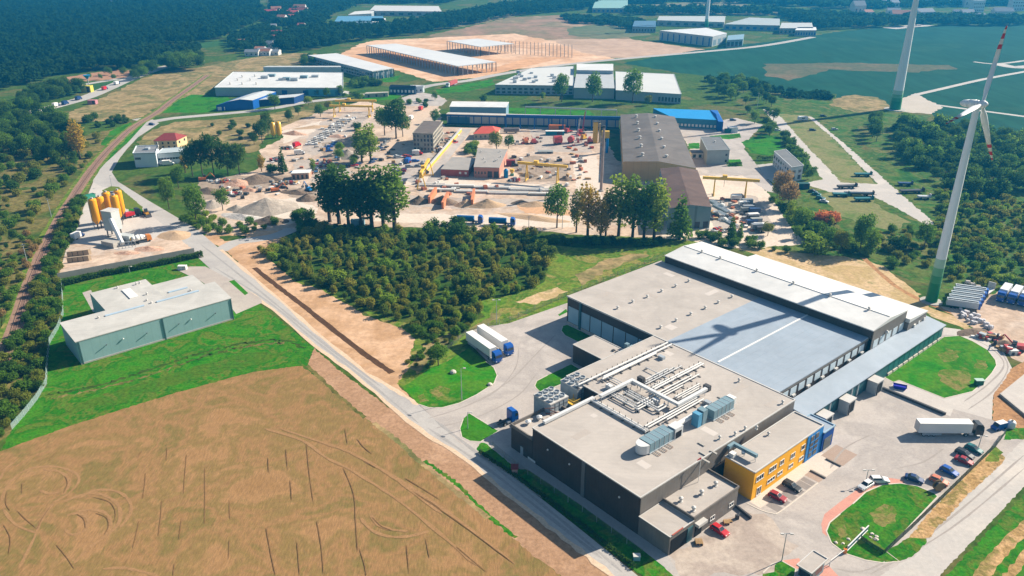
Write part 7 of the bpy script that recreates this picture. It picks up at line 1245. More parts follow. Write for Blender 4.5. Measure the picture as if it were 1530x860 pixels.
t = thing('filter_unit', 'yellow topped filter with blue pipe beside the chimney mast', 'filter', (*at(905, 225), 0)); p = at(903, 228); MB().box(p[0]-2, p[0]+2.4, p[1]-1.2, p[1]+1.2, 9, 13).build('filter_head', M_crane, t); MB().tube((p[0]+1.4, p[1], 0), (p[0]+1.4, p[1], 9), .8, n=10).build('pipe', M_blue, t); MB().tube((p[0]-1.4, p[1], 0), (p[0]-1.4, p[1], 9), .35, n=8).build('leg', M_steel, t)
# machinery pile of the drilling yard
def box_c(px, w_, d, h, m, nm, label, cat, rot=0, group=None, z=0, lid=None):
    p = at(*px); t = thing(nm, label, cat, (*p, z), group); put(t, 'shell', boxr(MB(), (0, 0), w_, d, .15, h, 0), m); put(t, 'frame', boxr(boxr(MB(), (0, 0), w_+.08, d+.08, 0, .16, 0), (0, 0), w_+.08, d+.08, h-.1, h+.04, 0), lid or m)
    put(t, 'door', boxr(MB(), (w_*.25, -d/2-.04), w_*.3, .06, .3, h-.3, 0), M_steel); t.rotation_euler = (0, 0, rot); return t
def tank_c(px, L, r, m, label, rot=0, group=None, nm='storage_tank'):
    p = at(*px); t = thing(nm, label, 'tank', (*p, 0), group); put(t, 'shell', MB().tube((-L/2, 0, r+.5), (L/2, 0, r+.5), r, n=16), m, smooth=False); put(t, 'end_cap', MB().tube((L/2, 0, r+.5), (L/2+.5, 0, r+.5), r, r*.5, 16), m)
    for x in (-L*.3, L*.3): put(t, 'saddle', MB().box(x-.3, x+.3, -r*.8, r*.8, 0, .9), M_steel)
    t.rotation_euler = (0, 0, rot); return t
M_ora = paint('orange machine paint', (.62, .16, .03)); M_rr = paint('red machine paint', (.50, .06, .05)); M_tealc = C('teal machine paint', (.02, .20, .26))
box_c((832, 193), 11, 3, 3, M_ora, 'site_container', 'orange container at the back of the red drilling machines', 'container'); box_c((829, 201), 12, 3, 2.6, M_tealc, 'site_container', 'teal container with pale top in front of the orange container', 'container', lid=M_white)
tank_c((833, 215), 5, 2.4, M_rr, 'big red tank in front of the teal container', .2); tank_c((853, 213), 3.5, 1.9, M_rr, 'smaller red tank right of the big red tank', 1.2); tank_c((764, 198), 10, 1.4, C('rusty grey tank', (.24, .20, .18)), 'long rusty grey tank below the blue and white wall', 0)
for px, m, lab in (((785, 214), M_ora, 'small orange machine at the left of the drilling yard'), ((797, 214), M_rr, 'small red machine at the left of the drilling yard'), ((872, 208), M_crane, 'yellow machine with a blue base near the loading tower'), ((882, 213), M_rr, 'small red machine beside the loading tower'), ((866, 200), M_rr, 'red machine behind the smaller red tank'), ((848, 198), M_rr, 'dark red machine right of the orange container')):
    p = at(*px); t = thing('site_machine', lab, 'machine', (*p, 0)); put(t, 'body', MB().extrude_side([(-1.8, .6), (1.8, .6), (1.8, 1.6), (.4, 2.0), (.2, 3.0), (-1.2, 3.0), (-1.8, 1.8)], -1.1, 1.1), m); put(t, 'track', MB().extrude_side([(-2, 0), (2, 0), (2.2, .35), (1.9, .7), (-1.9, .7), (-2.2, .35)], -1.4, -.7), M_steel); put(t, 'track', MB().extrude_side([(-2, 0), (2, 0), (2.2, .35), (1.9, .7), (-1.9, .7), (-2.2, .35)], .7, 1.4), M_steel); put(t, 'boom', MB().tube((.8, 0, 2), (2.8, .3, 4.2), .22, .14, 6), m); t.rotation_euler = (0, 0, R.uniform(0, 6.28))
for px, h, lab, m in (((861, 212), 15, 'pale drilling mast standing among the red machines', M_white), ((868, 212), 19, 'tall thin dark red drilling mast among the red machines', M_rr)):
    p = at(*px); t = thing('drill_mast', lab, 'mast', (*p, 0)); q = MB()
    for s in (-.4, .4): q.tube((p[0]+s, p[1], 0), (p[0]+s*.4+2, p[1], h), .12, n=5)
    q.build('pole', m, t); q = MB(); pts = [(p[0]+(-.4 if k % 2 else .4)*(1-k/12*.6)+2*k/12, p[1], h*k/12) for k in range(13)]; q.path(pts, .06, 4); q.build('lattice', m, t)
box_c((815, 228), 9, 4, 1.2, C('grey trough', (.30, .31, .30)), 'water_trough', 'low grey trough in front of the red machines', 'trough'); box_c((763, 247), 5, 2.6, 3.2, C('dark red container', (.24, .03, .04)), 'site_container', 'dark red container right of the salmon workshop', 'container')
p = at(756, 265); t = thing('water_silo', 'upright blue tank at the corner of the salmon workshop', 'tank', (*p, 0)); MB().lathe([(1.2, 0), (1.2, 4), (.4, 4.9)], (*p, 0), 14).build('shell', C('tank blue', (.02, .22, .45)), t); MB().tube((p[0]+1.1, p[1]-.6, 0), (p[0]+1.1, p[1]-.6, 4), .1, n=5).build('pipe', M_galv, t)
p = at(765, 262); t = thing('hopper_bin', 'small yellow and green hopper right of the upright blue tank', 'hopper', (*p, 0)); MB().lathe([(.3, 1), (1.2, 2.4), (1.2, 3.6)], (*p, 0), 12).build('bin', M_crane, t); MB().box(p[0]-1, p[0]+1, p[1]-.8, p[1]+.8, 0, 1).build('base', P_grn, t)
# heaps
def heap(px, rx, ry, h, m, label, rot=0, nm='gravel_heap', cat='heap', n=26, rough=.10, group=None):
    from mathutils import noise
    p = at(*px); v = []; f = []; ph = R.random()*50; K = 12
    for i in range(K+1):
        r = i/K
        for j in range(n):
            a = 2*math.pi*j/n; k = 1+.22*noise.noise(Vector((math.cos(a)*1.3, math.sin(a)*1.3, ph))); z = h*max(0, (1-r)**1.05*(1-.12*r)+rough*noise.noise(Vector((r*3*math.cos(a)+ph, r*3*math.sin(a), ph)))*(1-r)+rough*.5*noise.noise(Vector((r*9*math.cos(a)+ph, r*9*math.sin(a), ph)))*(1-r))
            x = rx*r*k*math.cos(a); y = ry*r*k*math.sin(a); v.append((p[0]+x*math.cos(rot)-y*math.sin(rot), p[1]+x*math.sin(rot)+y*math.cos(rot), z if i < K else -.02))
    for i in range(K):
        for j in range(n): q = (j+1) % n; f.append((i*n+j, (i+1)*n+j, (i+1)*n+q, i*n+q))
    b = MB(); b.v = v; b.f = f; b.m = [0]*len(f); o = b.build(nm, m, None); return tag(o, label, cat, group)
S_gry = ground('grey gravel', [(.36, .30, .25), (.30, .26, .22), (.42, .36, .30)], .3, 2, .25, bump=.3); S_drk = ground('dark rubble', [(.15, .11, .085), (.20, .15, .11), (.12, .09, .07)], .3, 2, .4, bump=.5); S_tan = ground('tan sand heap', [(.42, .29, .18), (.48, .34, .22)], .3, 2, .2, bump=.2); S_wht = ground('white rubble', [(.55, .50, .46), (.40, .37, .34), (.62, .58, .54)], .4, 2.5, .35, bump=.6); S_brk = ground('brick rubble', [(.50, .25, .16), (.55, .36, .26), (.30, .16, .11)], .4, 2.5, .4, bump=.6)
for px, rx, ry, h, m, lab in (((398, 312), 15, 11, 6.0, S_gry, 'largest grey gravel heap of the recycling yard'), ((404, 331), 9, 5, 3.0, S_drk, 'dark heap in front of the largest gravel heap, beside the road shrubs'), ((459, 298), 6, 4.5, 3.2, S_drk, 'dark round heap left of the tall poplar row'), ((384, 270), 11, 7, 4.0, S_drk, 'dark grey heap behind the orange excavator'), ((362, 324), 12, 4.5, 1.4, S_wht, 'flat white rubble heap left of the dark front heap'), ((354, 312), 5, 4, 2.2, S_gry, 'small grey heap left of the largest gravel heap'), ((443, 288), 9, 3.5, 1.8, S_drk, 'low dark heap beside the blue excavator'), ((312, 286), 9, 5, 2.4, S_drk, 'dark scrap heap below the dark tree clump'), ((318, 305), 5, 8, 2.2, S_gry, 'pale rubble heap between the two slim trees'), ((355, 275), 9, 5, 3.2, S_brk, 'brick coloured rubble heap below the dark tree clump'), ((372, 284), 6, 3, 1.6, S_brk, 'low brick rubble heap left of the orange excavator'), ((408, 268), 9, 3, 2.0, S_drk, 'low dark heap right of the dark grey heap'),
 ((626, 302), 6, 5, 3.4, S_drk, 'dark sand heap left of the first orange bay wall'), ((662, 302), 8, 5, 3.6, S_drk, 'dark grey heap right of the first orange bay wall'), ((697, 306), 6, 4.5, 3.0, S_tan, 'sand heap left of the second orange bay wall'), ((728, 307), 10, 4.5, 3.4, S_tan, 'wide tan sand heap right of the second orange bay wall'), ((778, 303), 5, 3, 1.8, S_drk, 'small dark heap below the concrete beam rows'), ((800, 306), 8, 3.5, 2.2, S_tan, 'brownish heap left of the dark loose tree'), ((795, 325), 18, 4, 1.2, S_tan, 'flat tan soil heap beside the rear tank trailer'), ((520, 233), 9, 8, 4.2, S_gry, 'grey heap beside the light green tree pair'), ((440, 200), 9, 4, 2.4, S_brk, 'reddish sand heap right of the yellow silos'), ((470, 190), 14, 4, 1.4, S_tan, 'long low sand heap above the reddish heap'), ((505, 204), 7, 4, 1.8, S_brk, 'brown heap below the dark round bush'), ((262, 352), 8, 6, 1.8, S_tan, 'sand heap in the batching yard corner by the road'), ((222, 372), 7, 3.5, 1.3, S_brk, 'brown sand heap behind the slab wall'), ((190, 378), 6, 2.5, 1.0, S_brk, 'low brown heap in front of the mixing tower'), ((845, 268), 4, 3, 2, S_drk, 'dark scrap heap at the right leg of the middle gantry crane'), ((790, 262), 5, 4, 2.2, S_drk, 'dark scrap heap under the middle gantry crane'), ((1500, 515), 5, 3, 1.6, S_drk, 'dark debris heap beside the red truck at the right edge'), ((1452, 496), 7, 2.5, 1.2, S_drk, 'dark debris line below the white big bags')):
    heap(px, rx, ry, h, m, lab, R.uniform(-.4, .4))
for px, tp, lab in (((640, 304), (650, 283), 'first orange bay wall between the dark sand heaps'), ((704, 308), (707, 285), 'second orange bay wall beside the wide tan heap'), ((660, 312), (668, 290), 'pale bay wall between the two orange bay walls')):
    t = thing('bay_wall', lab, 'wall', (*at(*px), 0)); a = at(*px); b = at(tp[0], tp[1]+6); m = C('orange stained wall', (.58, .22, .11), (.48, .17, .08)) if 'orange' in lab else M_concw; MB().prism([a, (a[0]+1.0, a[1]), (b[0]+1.0, b[1]), b], 0, 3.2).build('wall', m, t); MB().prism([(a[0]-.15, a[1]-.15), (a[0]+1.15, a[1]-.15), (b[0]+1.15, b[1]), (b[0]-.15, b[1])], 3.2, 3.4, bottom=True).build('coping', m, t)
for k, (px, L) in enumerate((((645, 277), 14), ((685, 279), 16), ((735, 281), 18), ((795, 284), 22), ((660, 285), 13), ((705, 287), 16), ((760, 289), 20), ((815, 291), 16))):
    p = at(*px); t = thing('concrete_beam_stack', 'pale concrete beams stacked in rows in front of the salmon workshop', 'beam stack', (*p, 0), 'concrete beam rows of the sandy yard')
    for j in range(3): put(t, 'beam', MB().box(-L/2, L/2, -1.4+j*1.1, -.6+j*1.1, .2, 1.0+.1*(j % 2)), [M_white, M_concw, M_trim][(j+k) % 3])
    for x in (-L*.35, 0, L*.35): put(t, 'bearer', MB().box(x-.15, x+.15, -1.5, 2, 0, .2), M_steel)
    t.rotation_euler = (0, 0, -.06)
for k in range(13):
    f = k/12; p = at(518-f*52, 179+f*37); t = thing('slab_stack', 'row of pale concrete slabs stacked below the yellow gantry cranes', 'slab stack', (*p, 0), 'pale slab rows below the gantry cranes'); m = [M_white, M_concw, M_trim][k % 3]; L = 10-f*2
    for j in range(4): put(t, 'slab', MB().box(-L/2+j*L/4, -L/2+(j+.85)*L/4, -.9, .9, .15, .9+.35*((j+k) % 2)), m)
    put(t, 'bearer', MB().box(-L/2, L/2, -.15, .15, 0, .15), M_steel); t.rotation_euler = (0, 0, .1)
# yellow silo pair
for px, lab in (((409.5, 206), 'left one of the yellow silo pair by the dry meadow'), ((418, 205), 'right one of the yellow silo pair by the dry meadow')):
    p = at(*px); t = thing('cement_silo', lab, 'silo', (*p, 0), 'yellow silo pair'); MB().lathe([(.3, 1), (1.6, 2.6), (1.6, 9.6), (.3, 10.2)], (*p, 0), 16).build('shell', paint('silo yellow', (.72, .42, .03)), t, True)
    for s in (-1, 1): MB().tube((p[0]+s, p[1], 0), (p[0]+s, p[1], 3), .15, n=5).build('leg', M_steel, t)
# excavators
def excavator(px, m, label, rot):
    p = at(*px); t = thing('excavator', label, 'excavator', (*p, 0))
    for y in (-1, 1): put(t, 'track', MB().extrude_side([(-2, 0), (2, 0), (2.3, .4), (2, .8), (-2, .8), (-2.3, .4)], y-.3, y+.3), M_steel)
    put(t, 'house', MB().extrude_side([(-2.4, .9), (1.4, .9), (1.4, 1.9), (-2.2, 2.2)], -1.2, 1.2), m); put(t, 'cab', MB().box(.2, 1.5, .2, 1.2, 1.9, 3.1), M_glass); put(t, 'boom', MB().tube((1.2, -.2, 1.8), (4, -.2, 4.2), .3, .22, 6), m); put(t, 'arm', MB().tube((4, -.2, 4.2), (5.8, -.2, 1.6), .22, .15, 6), m); put(t, 'bucket', MB().extrude_side([(5.3, .6), (6.3, .5), (6.2, 1.5), (5.6, 1.6)], -.8, .4), M_steel); t.rotation_euler = (0, 0, rot); return t
excavator((412, 286), M_ora, 'orange excavator on the sand behind the largest gravel heap', .5); excavator((462, 285), M_blue, 'blue excavator beside the low dark heap', 2.4); excavator((304, 270), M_ora, 'orange machine with long arm at the dark tree clump', .4); excavator((1518, 522), M_rr, 'red loading machine at the right edge beside the ring road', 2.6); excavator((1100, 352), M_steel, 'dark machine at the bottom of the pale yard', 2.0)
f = quad([(436, 268), (462, 267)]); f += [(f[1][0], f[1][1]+6), (f[0][0], f[0][1]+6)]; t, r = building('work_shed', 'small shed with white sheet roof in the recycling yard', 'shed', f, 3.2, C('pinkish shed wall', (.46, .30, .22)), M_white); facade(t, f[0], f[1], .2, 2.4, 4, .5, m=M_steel, name='opening')
box_c((535, 336), 6, 2.4, 2.6, C('pale blue container', (.22, .36, .42)), 'site_container', 'pale blue container at the foot of the tall poplar row', 'container')
# scrap piles
def scrap(px, w_, d, label, cols, n=22, hmax=2.0):
    p = at(*px); t = thing('scrap_pile', label, 'scrap pile', (*p, 0)); 
    for m in cols:
        b = MB()
        for k in range(n//len(cols)):
            x = R.gauss(0, w_*.26); y = R.gauss(0, d*.26); s = R.uniform(.5, 1.5); h = R.uniform(.3, 1)*hmax*math.exp(-(x/w_)**2*3-(y/d)**2*3); boxr(b, (x, y), s*R.uniform(.8, 2.2), s, 0, h+.25, R.uniform(0, 3))
        o = put(t, 'scrap', b, m); o['kind'] = 'stuff'
    return t
SC_ = [M_steel, M_rr, M_white, M_wood, M_galv]
for px, w_, d, lab in (((330, 272), 14, 6, 'scrap pile with white and blue pieces below the dark tree clump'), ((342, 290), 12, 5, 'dark scrap pile left of the small grey heap'), ((430, 274), 12, 4, 'scrap pile left of the small white roofed shed'), ((415, 240), 10, 6, 'scrap pile above the dark pointed conifer'), ((432, 222), 8, 4, 'scrap pile right of the yellow silos yard track'), ((488, 246), 12, 5, 'scrap pile among the cars below the grey heap'), ((655, 225), 6, 12, 'reddish scrap pile along the right wall of the four storey block'), ((672, 212), 6, 8, 'scrap and machine parts pile behind the four storey block'), ((770, 270), 6, 3, 'small scrap pile right of the yellow hopper'), ((815, 248), 9, 3, 'pipe scrap pile under the middle gantry crane beam'), ((1068, 322), 4, 9, 'rusty scrap pile beside the small hangar'), ((1072, 345), 6, 4, 'dark scrap pile at the small hangar gable'), ((1480, 505), 9, 3, 'dark scrap line along the ring road'), ((1512, 525), 6, 4, 'scrap pile beside the red loading machine')):
    scrap(px, w_, d, lab, SC_, 30)
for k, (px, r_) in enumerate((((1078, 312), .5), ((1083, 322), .45), ((1073, 306), .5), ((1089, 332), .4))):
    p = at(*px); t = thing('pipe_stack', 'bundle of long grey pipes lying in the pale yard beside the small hangar', 'pipe stack', (*p, 0), 'pipe bundles of the pale yard')
    for j in range(3): put(t, 'pipe', MB().tube((-.9+j*.9, -6, r_), (-.9+j*.9, 6, r_), r_*.85, n=8), M_galv)
    t.rotation_euler = (0, 0, .35)
# tank trailers, trucks and cars of the middle yards
def tanker(p, q, label):
    t = make_truck(trailer=False, cabm=P_blu, L=8.6); t.name = 'tank_truck'; place(t, p, q, label, 'tank truck', 'blue tank trucks of the sand yard'); put(t, 'tank', MB().tube((-6, 0, 2.2), (1.8, 0, 2.2), 1.25, n=16), C('blue tank paint', (.012, .13, .33))); put(t, 'tank_frame', MB().box(-6, 2, -.9, .9, .8, 1.3), M_steel); put(t, 'wheel', MB().tube((-4.8, -1.1, .5), (-4.8, 1.1, .5), .5, n=12), M_tyre); put(t, 'wheel', MB().tube((-3.4, -1.1, .5), (-3.4, 1.1, .5), .5, n=12), M_tyre); return t
tanker((684, 332), (721, 333.5), 'blue tank truck above the thicket, left one'); tanker((729, 335), (772, 337), 'blue tank truck above the thicket, right one')
def simple_car(px, rot, pt, label, kind, group): t = copy_tree(PROTO[kind]); t.location = (*at(*px), .03); t.rotation_euler = (0, 0, rot); tag(t, label, 'car', group); [setattr(c.material_slots[0], 'link', 'OBJECT') or setattr(c.material_slots[0], 'material', pt) for c in t.children if c.name.split('.')[0] == 'body']; return t
KS = ['hatch', 'saloon', 'estate']; PS = [P_wht, P_blk, P_gry, P_navy, P_red, P_slv, P_blu, P_dred]
for k in range(20): simple_car((R.uniform(592, 634), R.uniform(234, 260)), R.choice([.2, 1.6, 3.1])+R.uniform(-.2, .2), PS[k % 8], 'car parked in the crowded yard in front of the four storey block', KS[k % 3], 'cars in front of the four storey block')
for px in ((568, 222), (573, 217), (577, 213), (556, 243), (560, 239)): simple_car(px, 1.0, R.choice([P_slv, P_gry, P_navy]), 'car standing at the edge of the dusty road by the large dark tree', R.choice(KS), 'cars along the dusty road')
for px in ((488, 223), (493, 220), (499, 217), (504, 214), (492, 226)): simple_car(px, .4, P_blu if px[0] < 500 else P_navy, 'blue car parked in the row below the pale slab rows', R.choice(KS), 'blue cars below the slab rows')
for px in ((472, 247), (480, 249), (488, 248), (520, 249), (530, 248), (535, 246)): simple_car(px, R.uniform(0, 3), R.choice(PS), 'car among the trees and scrap left of the dusty road', R.choice(KS), 'cars left of the dusty road')
van((440, 231), (456, 230), 'white box van in the sandy yard right of the dark conifer', P_wht, M_white); van((440, 220), (448, 217), 'red van in the sandy yard above the white box van', P_red, P_red); van((246, 247), (258, 246), 'white van parked before the long white wing', P_wht, M_white); van((608, 231), (640, 231), 'white and red box truck directly in front of the four storey block', P_red, M_white); van((607, 245), (613, 240), 'blue van in the crowded yard before the four storey block', P_blu, P_blu); van((627, 262), (640, 258), 'dark truck at the end of the girder wall', P_blk, M_steel); van((626, 166), (632, 162), 'orange red van on the dusty road near the plaza', P_org, P_red); van((612, 180), (617, 176), 'white van beside the large dark tree on the dusty road', P_wht, M_white)
rt = make_truck(cabm=P_wht, boxm=C('faded red trailer', (.48, .10, .10))); place(rt, (686, 124), (664, 132), 'red trailer truck with a white cab on the far road')
for k in range(18):
    f = k/17; px = (1107+f*30+R.uniform(-9, 7), 296+f*50+R.uniform(-4, 4)); m = [M_white, M_steel, P_gry, C('tarp grey', (.30, .31, .30)), P_navy][k % 5]
    p = at(*px); t = thing('flat_trailer', 'trailer or lorry body parked in the crowded right half of the pale yard', 'trailer', (*p, 0), 'trailers of the pale yard'); put(t, 'body', MB().box(-2.8, 2.2, -1.15, 1.15, .9, 2.2+R.random()), m); put(t, 'drawbar', MB().tube((2.2, 0, .7), (3.6, 0, .6), .1, n=5), M_steel)
    for y in (-1, 1): put(t, 'wheel', MB().tube((-.8, y-.15, .45), (-.8, y+.15, .45), .45, n=10), M_tyre)
    t.rotation_euler = (0, 0, .1+R.uniform(-.1, .1))
box_c((1196, 281), 8, 3, 2.8, C('dark green container', (.02, .09, .09)), 'site_container', 'dark green container right of the brownish tree', 'container')
for px, lab in (((1214, 287), 'dark car at the top of the row beside the dark green container'), ((1220, 291), 'white topped car in the row beside the dark green container'), ((1226, 297), 'grey car in the row below the dark green container'), ((1231, 302), 'dark car at the lower end of the row below the dark green container')): simple_car(px, -.6, R.choice([P_blk, P_slv, P_gry, P_teal]), lab, R.choice(KS), None)
for px, L, m, lab in (((1256, 293), 8, P_teal, 'dark teal trailer left in the machine row on the dry grass'), ((1283, 292), 14, P_blk, 'long dark low loader in the machine row on the dry grass'), ((1290, 300), 9, P_teal, 'dark teal trailer below the long dark low loader'), ((1289, 263), 9, P_teal, 'teal harrow standing on the mown strip between the tracks'), ((1352, 277), 7, P_navy, 'blue grey wagon at the end of the second sandy track'), ((1362, 288), 12, M_steel, 'grey machine row right of the track end'), ((1380, 297), 6, P_slv, 'pale small wagon beyond the grey machine row'), ((1265, 281), 10, M_steel, 'thin dark harrow on the track junction')):
    p = at(*px); t = thing('farm_trailer', lab, 'farm machine', (*p, 0)); put(t, 'bed', MB().box(-L/2, L/2, -1.2, 1.2, .8, 1.7), m); put(t, 'headboard', MB().box(L/2-.3, L/2, -1.2, 1.2, 1.7, 2.7), m); put(t, 'drawbar', MB().tube((L/2, 0, .7), (L/2+1.6, 0, .6), .12, n=5), M_steel)
    for x in (-L*.3, L*.25):
        for y in (-1.2, 1.2): put(t, 'wheel', MB().tube((x, y-.2, .55), (x, y+.2, .55), .55, n=10), M_tyre)
    t.rotation_euler = (0, 0, R.uniform(-.15, .1))
p = at(1199, 180); t = thing('caravan', 'white caravan on the mown strip near the far turbine', 'caravan', (*p, 0)); put(t, 'body', MB().extrude_side([(-3.4, .6), (3.4, .6), (3.5, 1.8), (3.0, 3.0), (-3.0, 3.0), (-3.5, 1.8)], -1.25, 1.25), M_white); put(t, 'window', MB().box(-1, 1.2, -1.28, -1.24, 1.6, 2.4), M_glass); put(t, 'wheel', MB().tube((0, -1.2, .4), (0, 1.2, .4), .4, n=10), M_tyre)
for px, lab, pt in (((1214, 195), 'dark car on the mown strip below the caravan', P_blk), ((1230, 174), 'dark car at the top end of the second sandy track', P_blk), ((1247, 194), 'silver car right of the second sandy track', P_slv), ((1157, 191), 'dark car parked first beside the sandy track', P_blk), ((1161, 195), 'white topped car parked second beside the sandy track', P_wht), ((1095, 180), 'dark car standing under trees on the shaded grey yard', P_navy)): simple_car(px, .1, pt, lab, 'estate', None)
# right hand truck lot
for k in range(5):
    a = (1418+k*3.0, 458-k*5.2); b = (1457+k*3.0, 463.5-k*5.2); rot, c, d = heading(a, b); t = thing('tank_trailer', ['front silver trailer with a blue end in the packed row beside the turbine foot', 'second silver trailer with a blue end in the packed row beside the turbine foot', 'middle silver trailer with a blue end in the packed row beside the turbine foot', 'fourth silver trailer with a blue end in the packed row beside the turbine foot', 'rearmost silver trailer with a blue end in the packed row beside the turbine foot'][k], 'trailer', (*c, 0), 'silver trailers by the turbine')
    put(t, 'body', MB().extrude_side([(-5.2, 1.0), (4.6, 1.0), (4.6, 3.2), (-5.2, 3.2)], -1.05, 1.05), C('silver trailer skin', (.50, .54, .57), (.42, .47, .51), rough=.35)); put(t, 'end_cap', MB().box(4.6, 5.3, -1.08, 1.08, .8, 3.1), P_blu); put(t, 'top_tube', MB().tube((-5, -.3, 3.25), (4.4, -.3, 3.25), .22, n=6), M_steel)
    for x in (-3.6, -2.4):
        for y in (-.95, .95): put(t, 'wheel', MB().tube((x, y-.15, .5), (x, y+.15, .5), .5, n=10), M_tyre)
    t.rotation_euler = (0, 0, rot)
for k in range(4):
    a = (1507+k*16, 434+k*3.0); b = (1489+k*16, 456+k*3.4); t = make_truck(cabm=P_blu, boxm=C('white rounded box', (.66, .68, .70), (.55, .58, .62), rough=.4), L=7.5); place(t, a, b, ['blue cab truck with white body, leftmost of the row on the sandy lot', 'blue cab truck with white body, second from left on the sandy lot', 'blue cab truck with white body, third from left on the sandy lot', 'blue cab truck with white body, cut off by the right picture edge'][k], 'truck', 'blue trucks on the sandy lot')
for k in range(34):
    f = R.random(); g = R.gauss(0, 1); p = at(1436+f*44+g*1.0, 470+f*18+g*4.5); s = R.uniform(.5, .8); b = MB().lathe([(s*.8, 0), (s, .2), (s, s*1.4), (s*.7, s*1.7)], (0, 0, 0), 8); b.v = [(v[0]+p[0]+R.uniform(-.1, .1), v[1]+p[1]+R.uniform(-.1, .1), v[2]) for v in b.v]; tag(b.build('big_bag', C('white sack fabric', (.60, .58, .58), (.46, .44, .46), scale=1.5)), 'white filled big bag in the long row below the silver trailers', 'big bag', 'white big bags by the ring road')
for px in ((1444, 425), (1451, 428.5), (1459, 432)): p = at(*px); t = tag(MB().tube((p[0]-.6, p[1], .9), (p[0]+.9, p[1]-.3, .9), .9, n=14).build('hay_bale', C('wrapped bale', (.60, .52, .46))), 'pale wrapped round bale behind the silver trailers', 'bale', 'wrapped bales behind the silver trailers')
t = thing('flatbed_trailer', 'white flatbed trailer with a raised panel right of the silver trailers', 'trailer', (*at(1475, 440), 0)); rot, c, d = heading((1464, 446), (1481, 434)); t.location = (*c, 0); put(t, 'deck', MB().box(-4.5, 4.5, -1.2, 1.2, .9, 1.3), M_white); put(t, 'headboard', MB().box(4.3, 4.6, -1.2, 1.2, 1.3, 3.6), M_trim); t.rotation_euler = (0, 0, rot)
for x in (-3, -1.8):
    for y in (-1, 1): put(t, 'wheel', MB().tube((x, y-.15, .45), (x, y+.15, .45), .45, n=10), M_tyre)
# smaller goods standing about the yards
def goods(px, k, label, group, cols):
    p = at(*px); t = thing('goods_stack', label, 'stack', (*p, 0), group); w_, d = R.uniform(1.2, 3.2), R.uniform(1.0, 2.0); h = R.uniform(.6, 1.8); m = R.choice(cols)
    put(t, 'pallet', MB().box(-w_/2-.1, w_/2+.1, -d/2-.1, d/2+.1, 0, .18), M_wood); nb = R.choice([2, 3])
    for j in range(nb): put(t, 'pack', MB().box(-w_/2+j*w_/nb, -w_/2+(j+.92)*w_/nb, -d/2, d/2, .18, h*R.uniform(.75, 1.1)), m)
    t.rotation_euler = (0, 0, R.uniform(0, 3))
M_clay = C('clay red goods', (.44, .16, .09), (.38, .13, .075)); M_plast = C('blue wrapped goods', (.04, .16, .34)); M_cem = C('cement grey goods', (.36, .34, .32))
for poly, n, lab, grp, cols in (([(600, 268), (640, 262), (690, 272), (840, 280), (840, 288), (640, 292), (600, 280)], 26, 'palletised pale or clay goods in the rows before the salmon workshop', 'goods before the workshop', [M_white, M_cem, M_clay, M_trim]), ([(764, 232), (850, 228), (880, 240), (884, 275), (850, 282), (770, 258)], 40, 'stacked goods scattered around the middle gantry crane', 'goods around the middle gantry', [M_cem, M_clay, M_white, M_steel, M_wood]), ([(755, 204), (805, 200), (815, 220), (770, 226)], 12, 'stacked goods beside the small orange machines of the drilling yard', 'goods of the drilling yard', [M_clay, M_cem, M_rr]), ([(840, 190), (882, 190), (884, 222), (850, 226)], 22, 'red or orange steel goods between the drilling masts', 'steel goods between the drilling masts', [M_rr, M_ora, M_clay, M_steel]),
 ([(650, 200), (668, 196), (690, 196), (660, 236), (645, 236)], 18, 'stacked goods behind and beside the four storey block', 'goods beside the four storey block', [M_clay, M_cem, M_white, M_steel]), ([(440, 235), (510, 226), (540, 250), (470, 262), (430, 258)], 30, 'goods stack in the lower part of the sandy yard above the poplar row', 'goods above the poplar row', [M_cem, M_white, M_plast, M_clay, M_wood]), ([(296, 276), (380, 266), (440, 278), (420, 292), (330, 300), (300, 296)], 30, 'rubble pack or goods lying in the recycling yard', 'goods of the recycling yard', [M_clay, M_cem, M_steel, M_white]), ([(470, 184), (530, 168), (560, 172), (570, 186), (520, 215), (470, 230)], 22, 'goods stack around the pale slab rows', 'goods around the slab rows', [M_white, M_cem, M_wood]), ([(1050, 298), (1100, 298), (1125, 345), (1090, 352), (1060, 330)], 26, 'goods stack in the left half of the pale yard', 'goods of the pale yard', [M_cem, M_clay, M_white, M_steel]), ([(560, 210), (600, 205), (612, 225), (590, 255), (560, 250)], 14, 'goods stack along the dusty road by the large dark tree', 'goods along the dusty road', [M_cem, M_wood, M_steel])):
    for p in scatter(poly, n, 2.2):
        t_ = p; x, y = p; dz = -CAMH; zc = y*math.cos(PITCH)-dz*math.sin(PITCH); yc = y*math.sin(PITCH)+dz*math.cos(PITCH); goods((765+FPX*x/zc, 430-FPX*yc/zc), 0, lab, grp, cols)
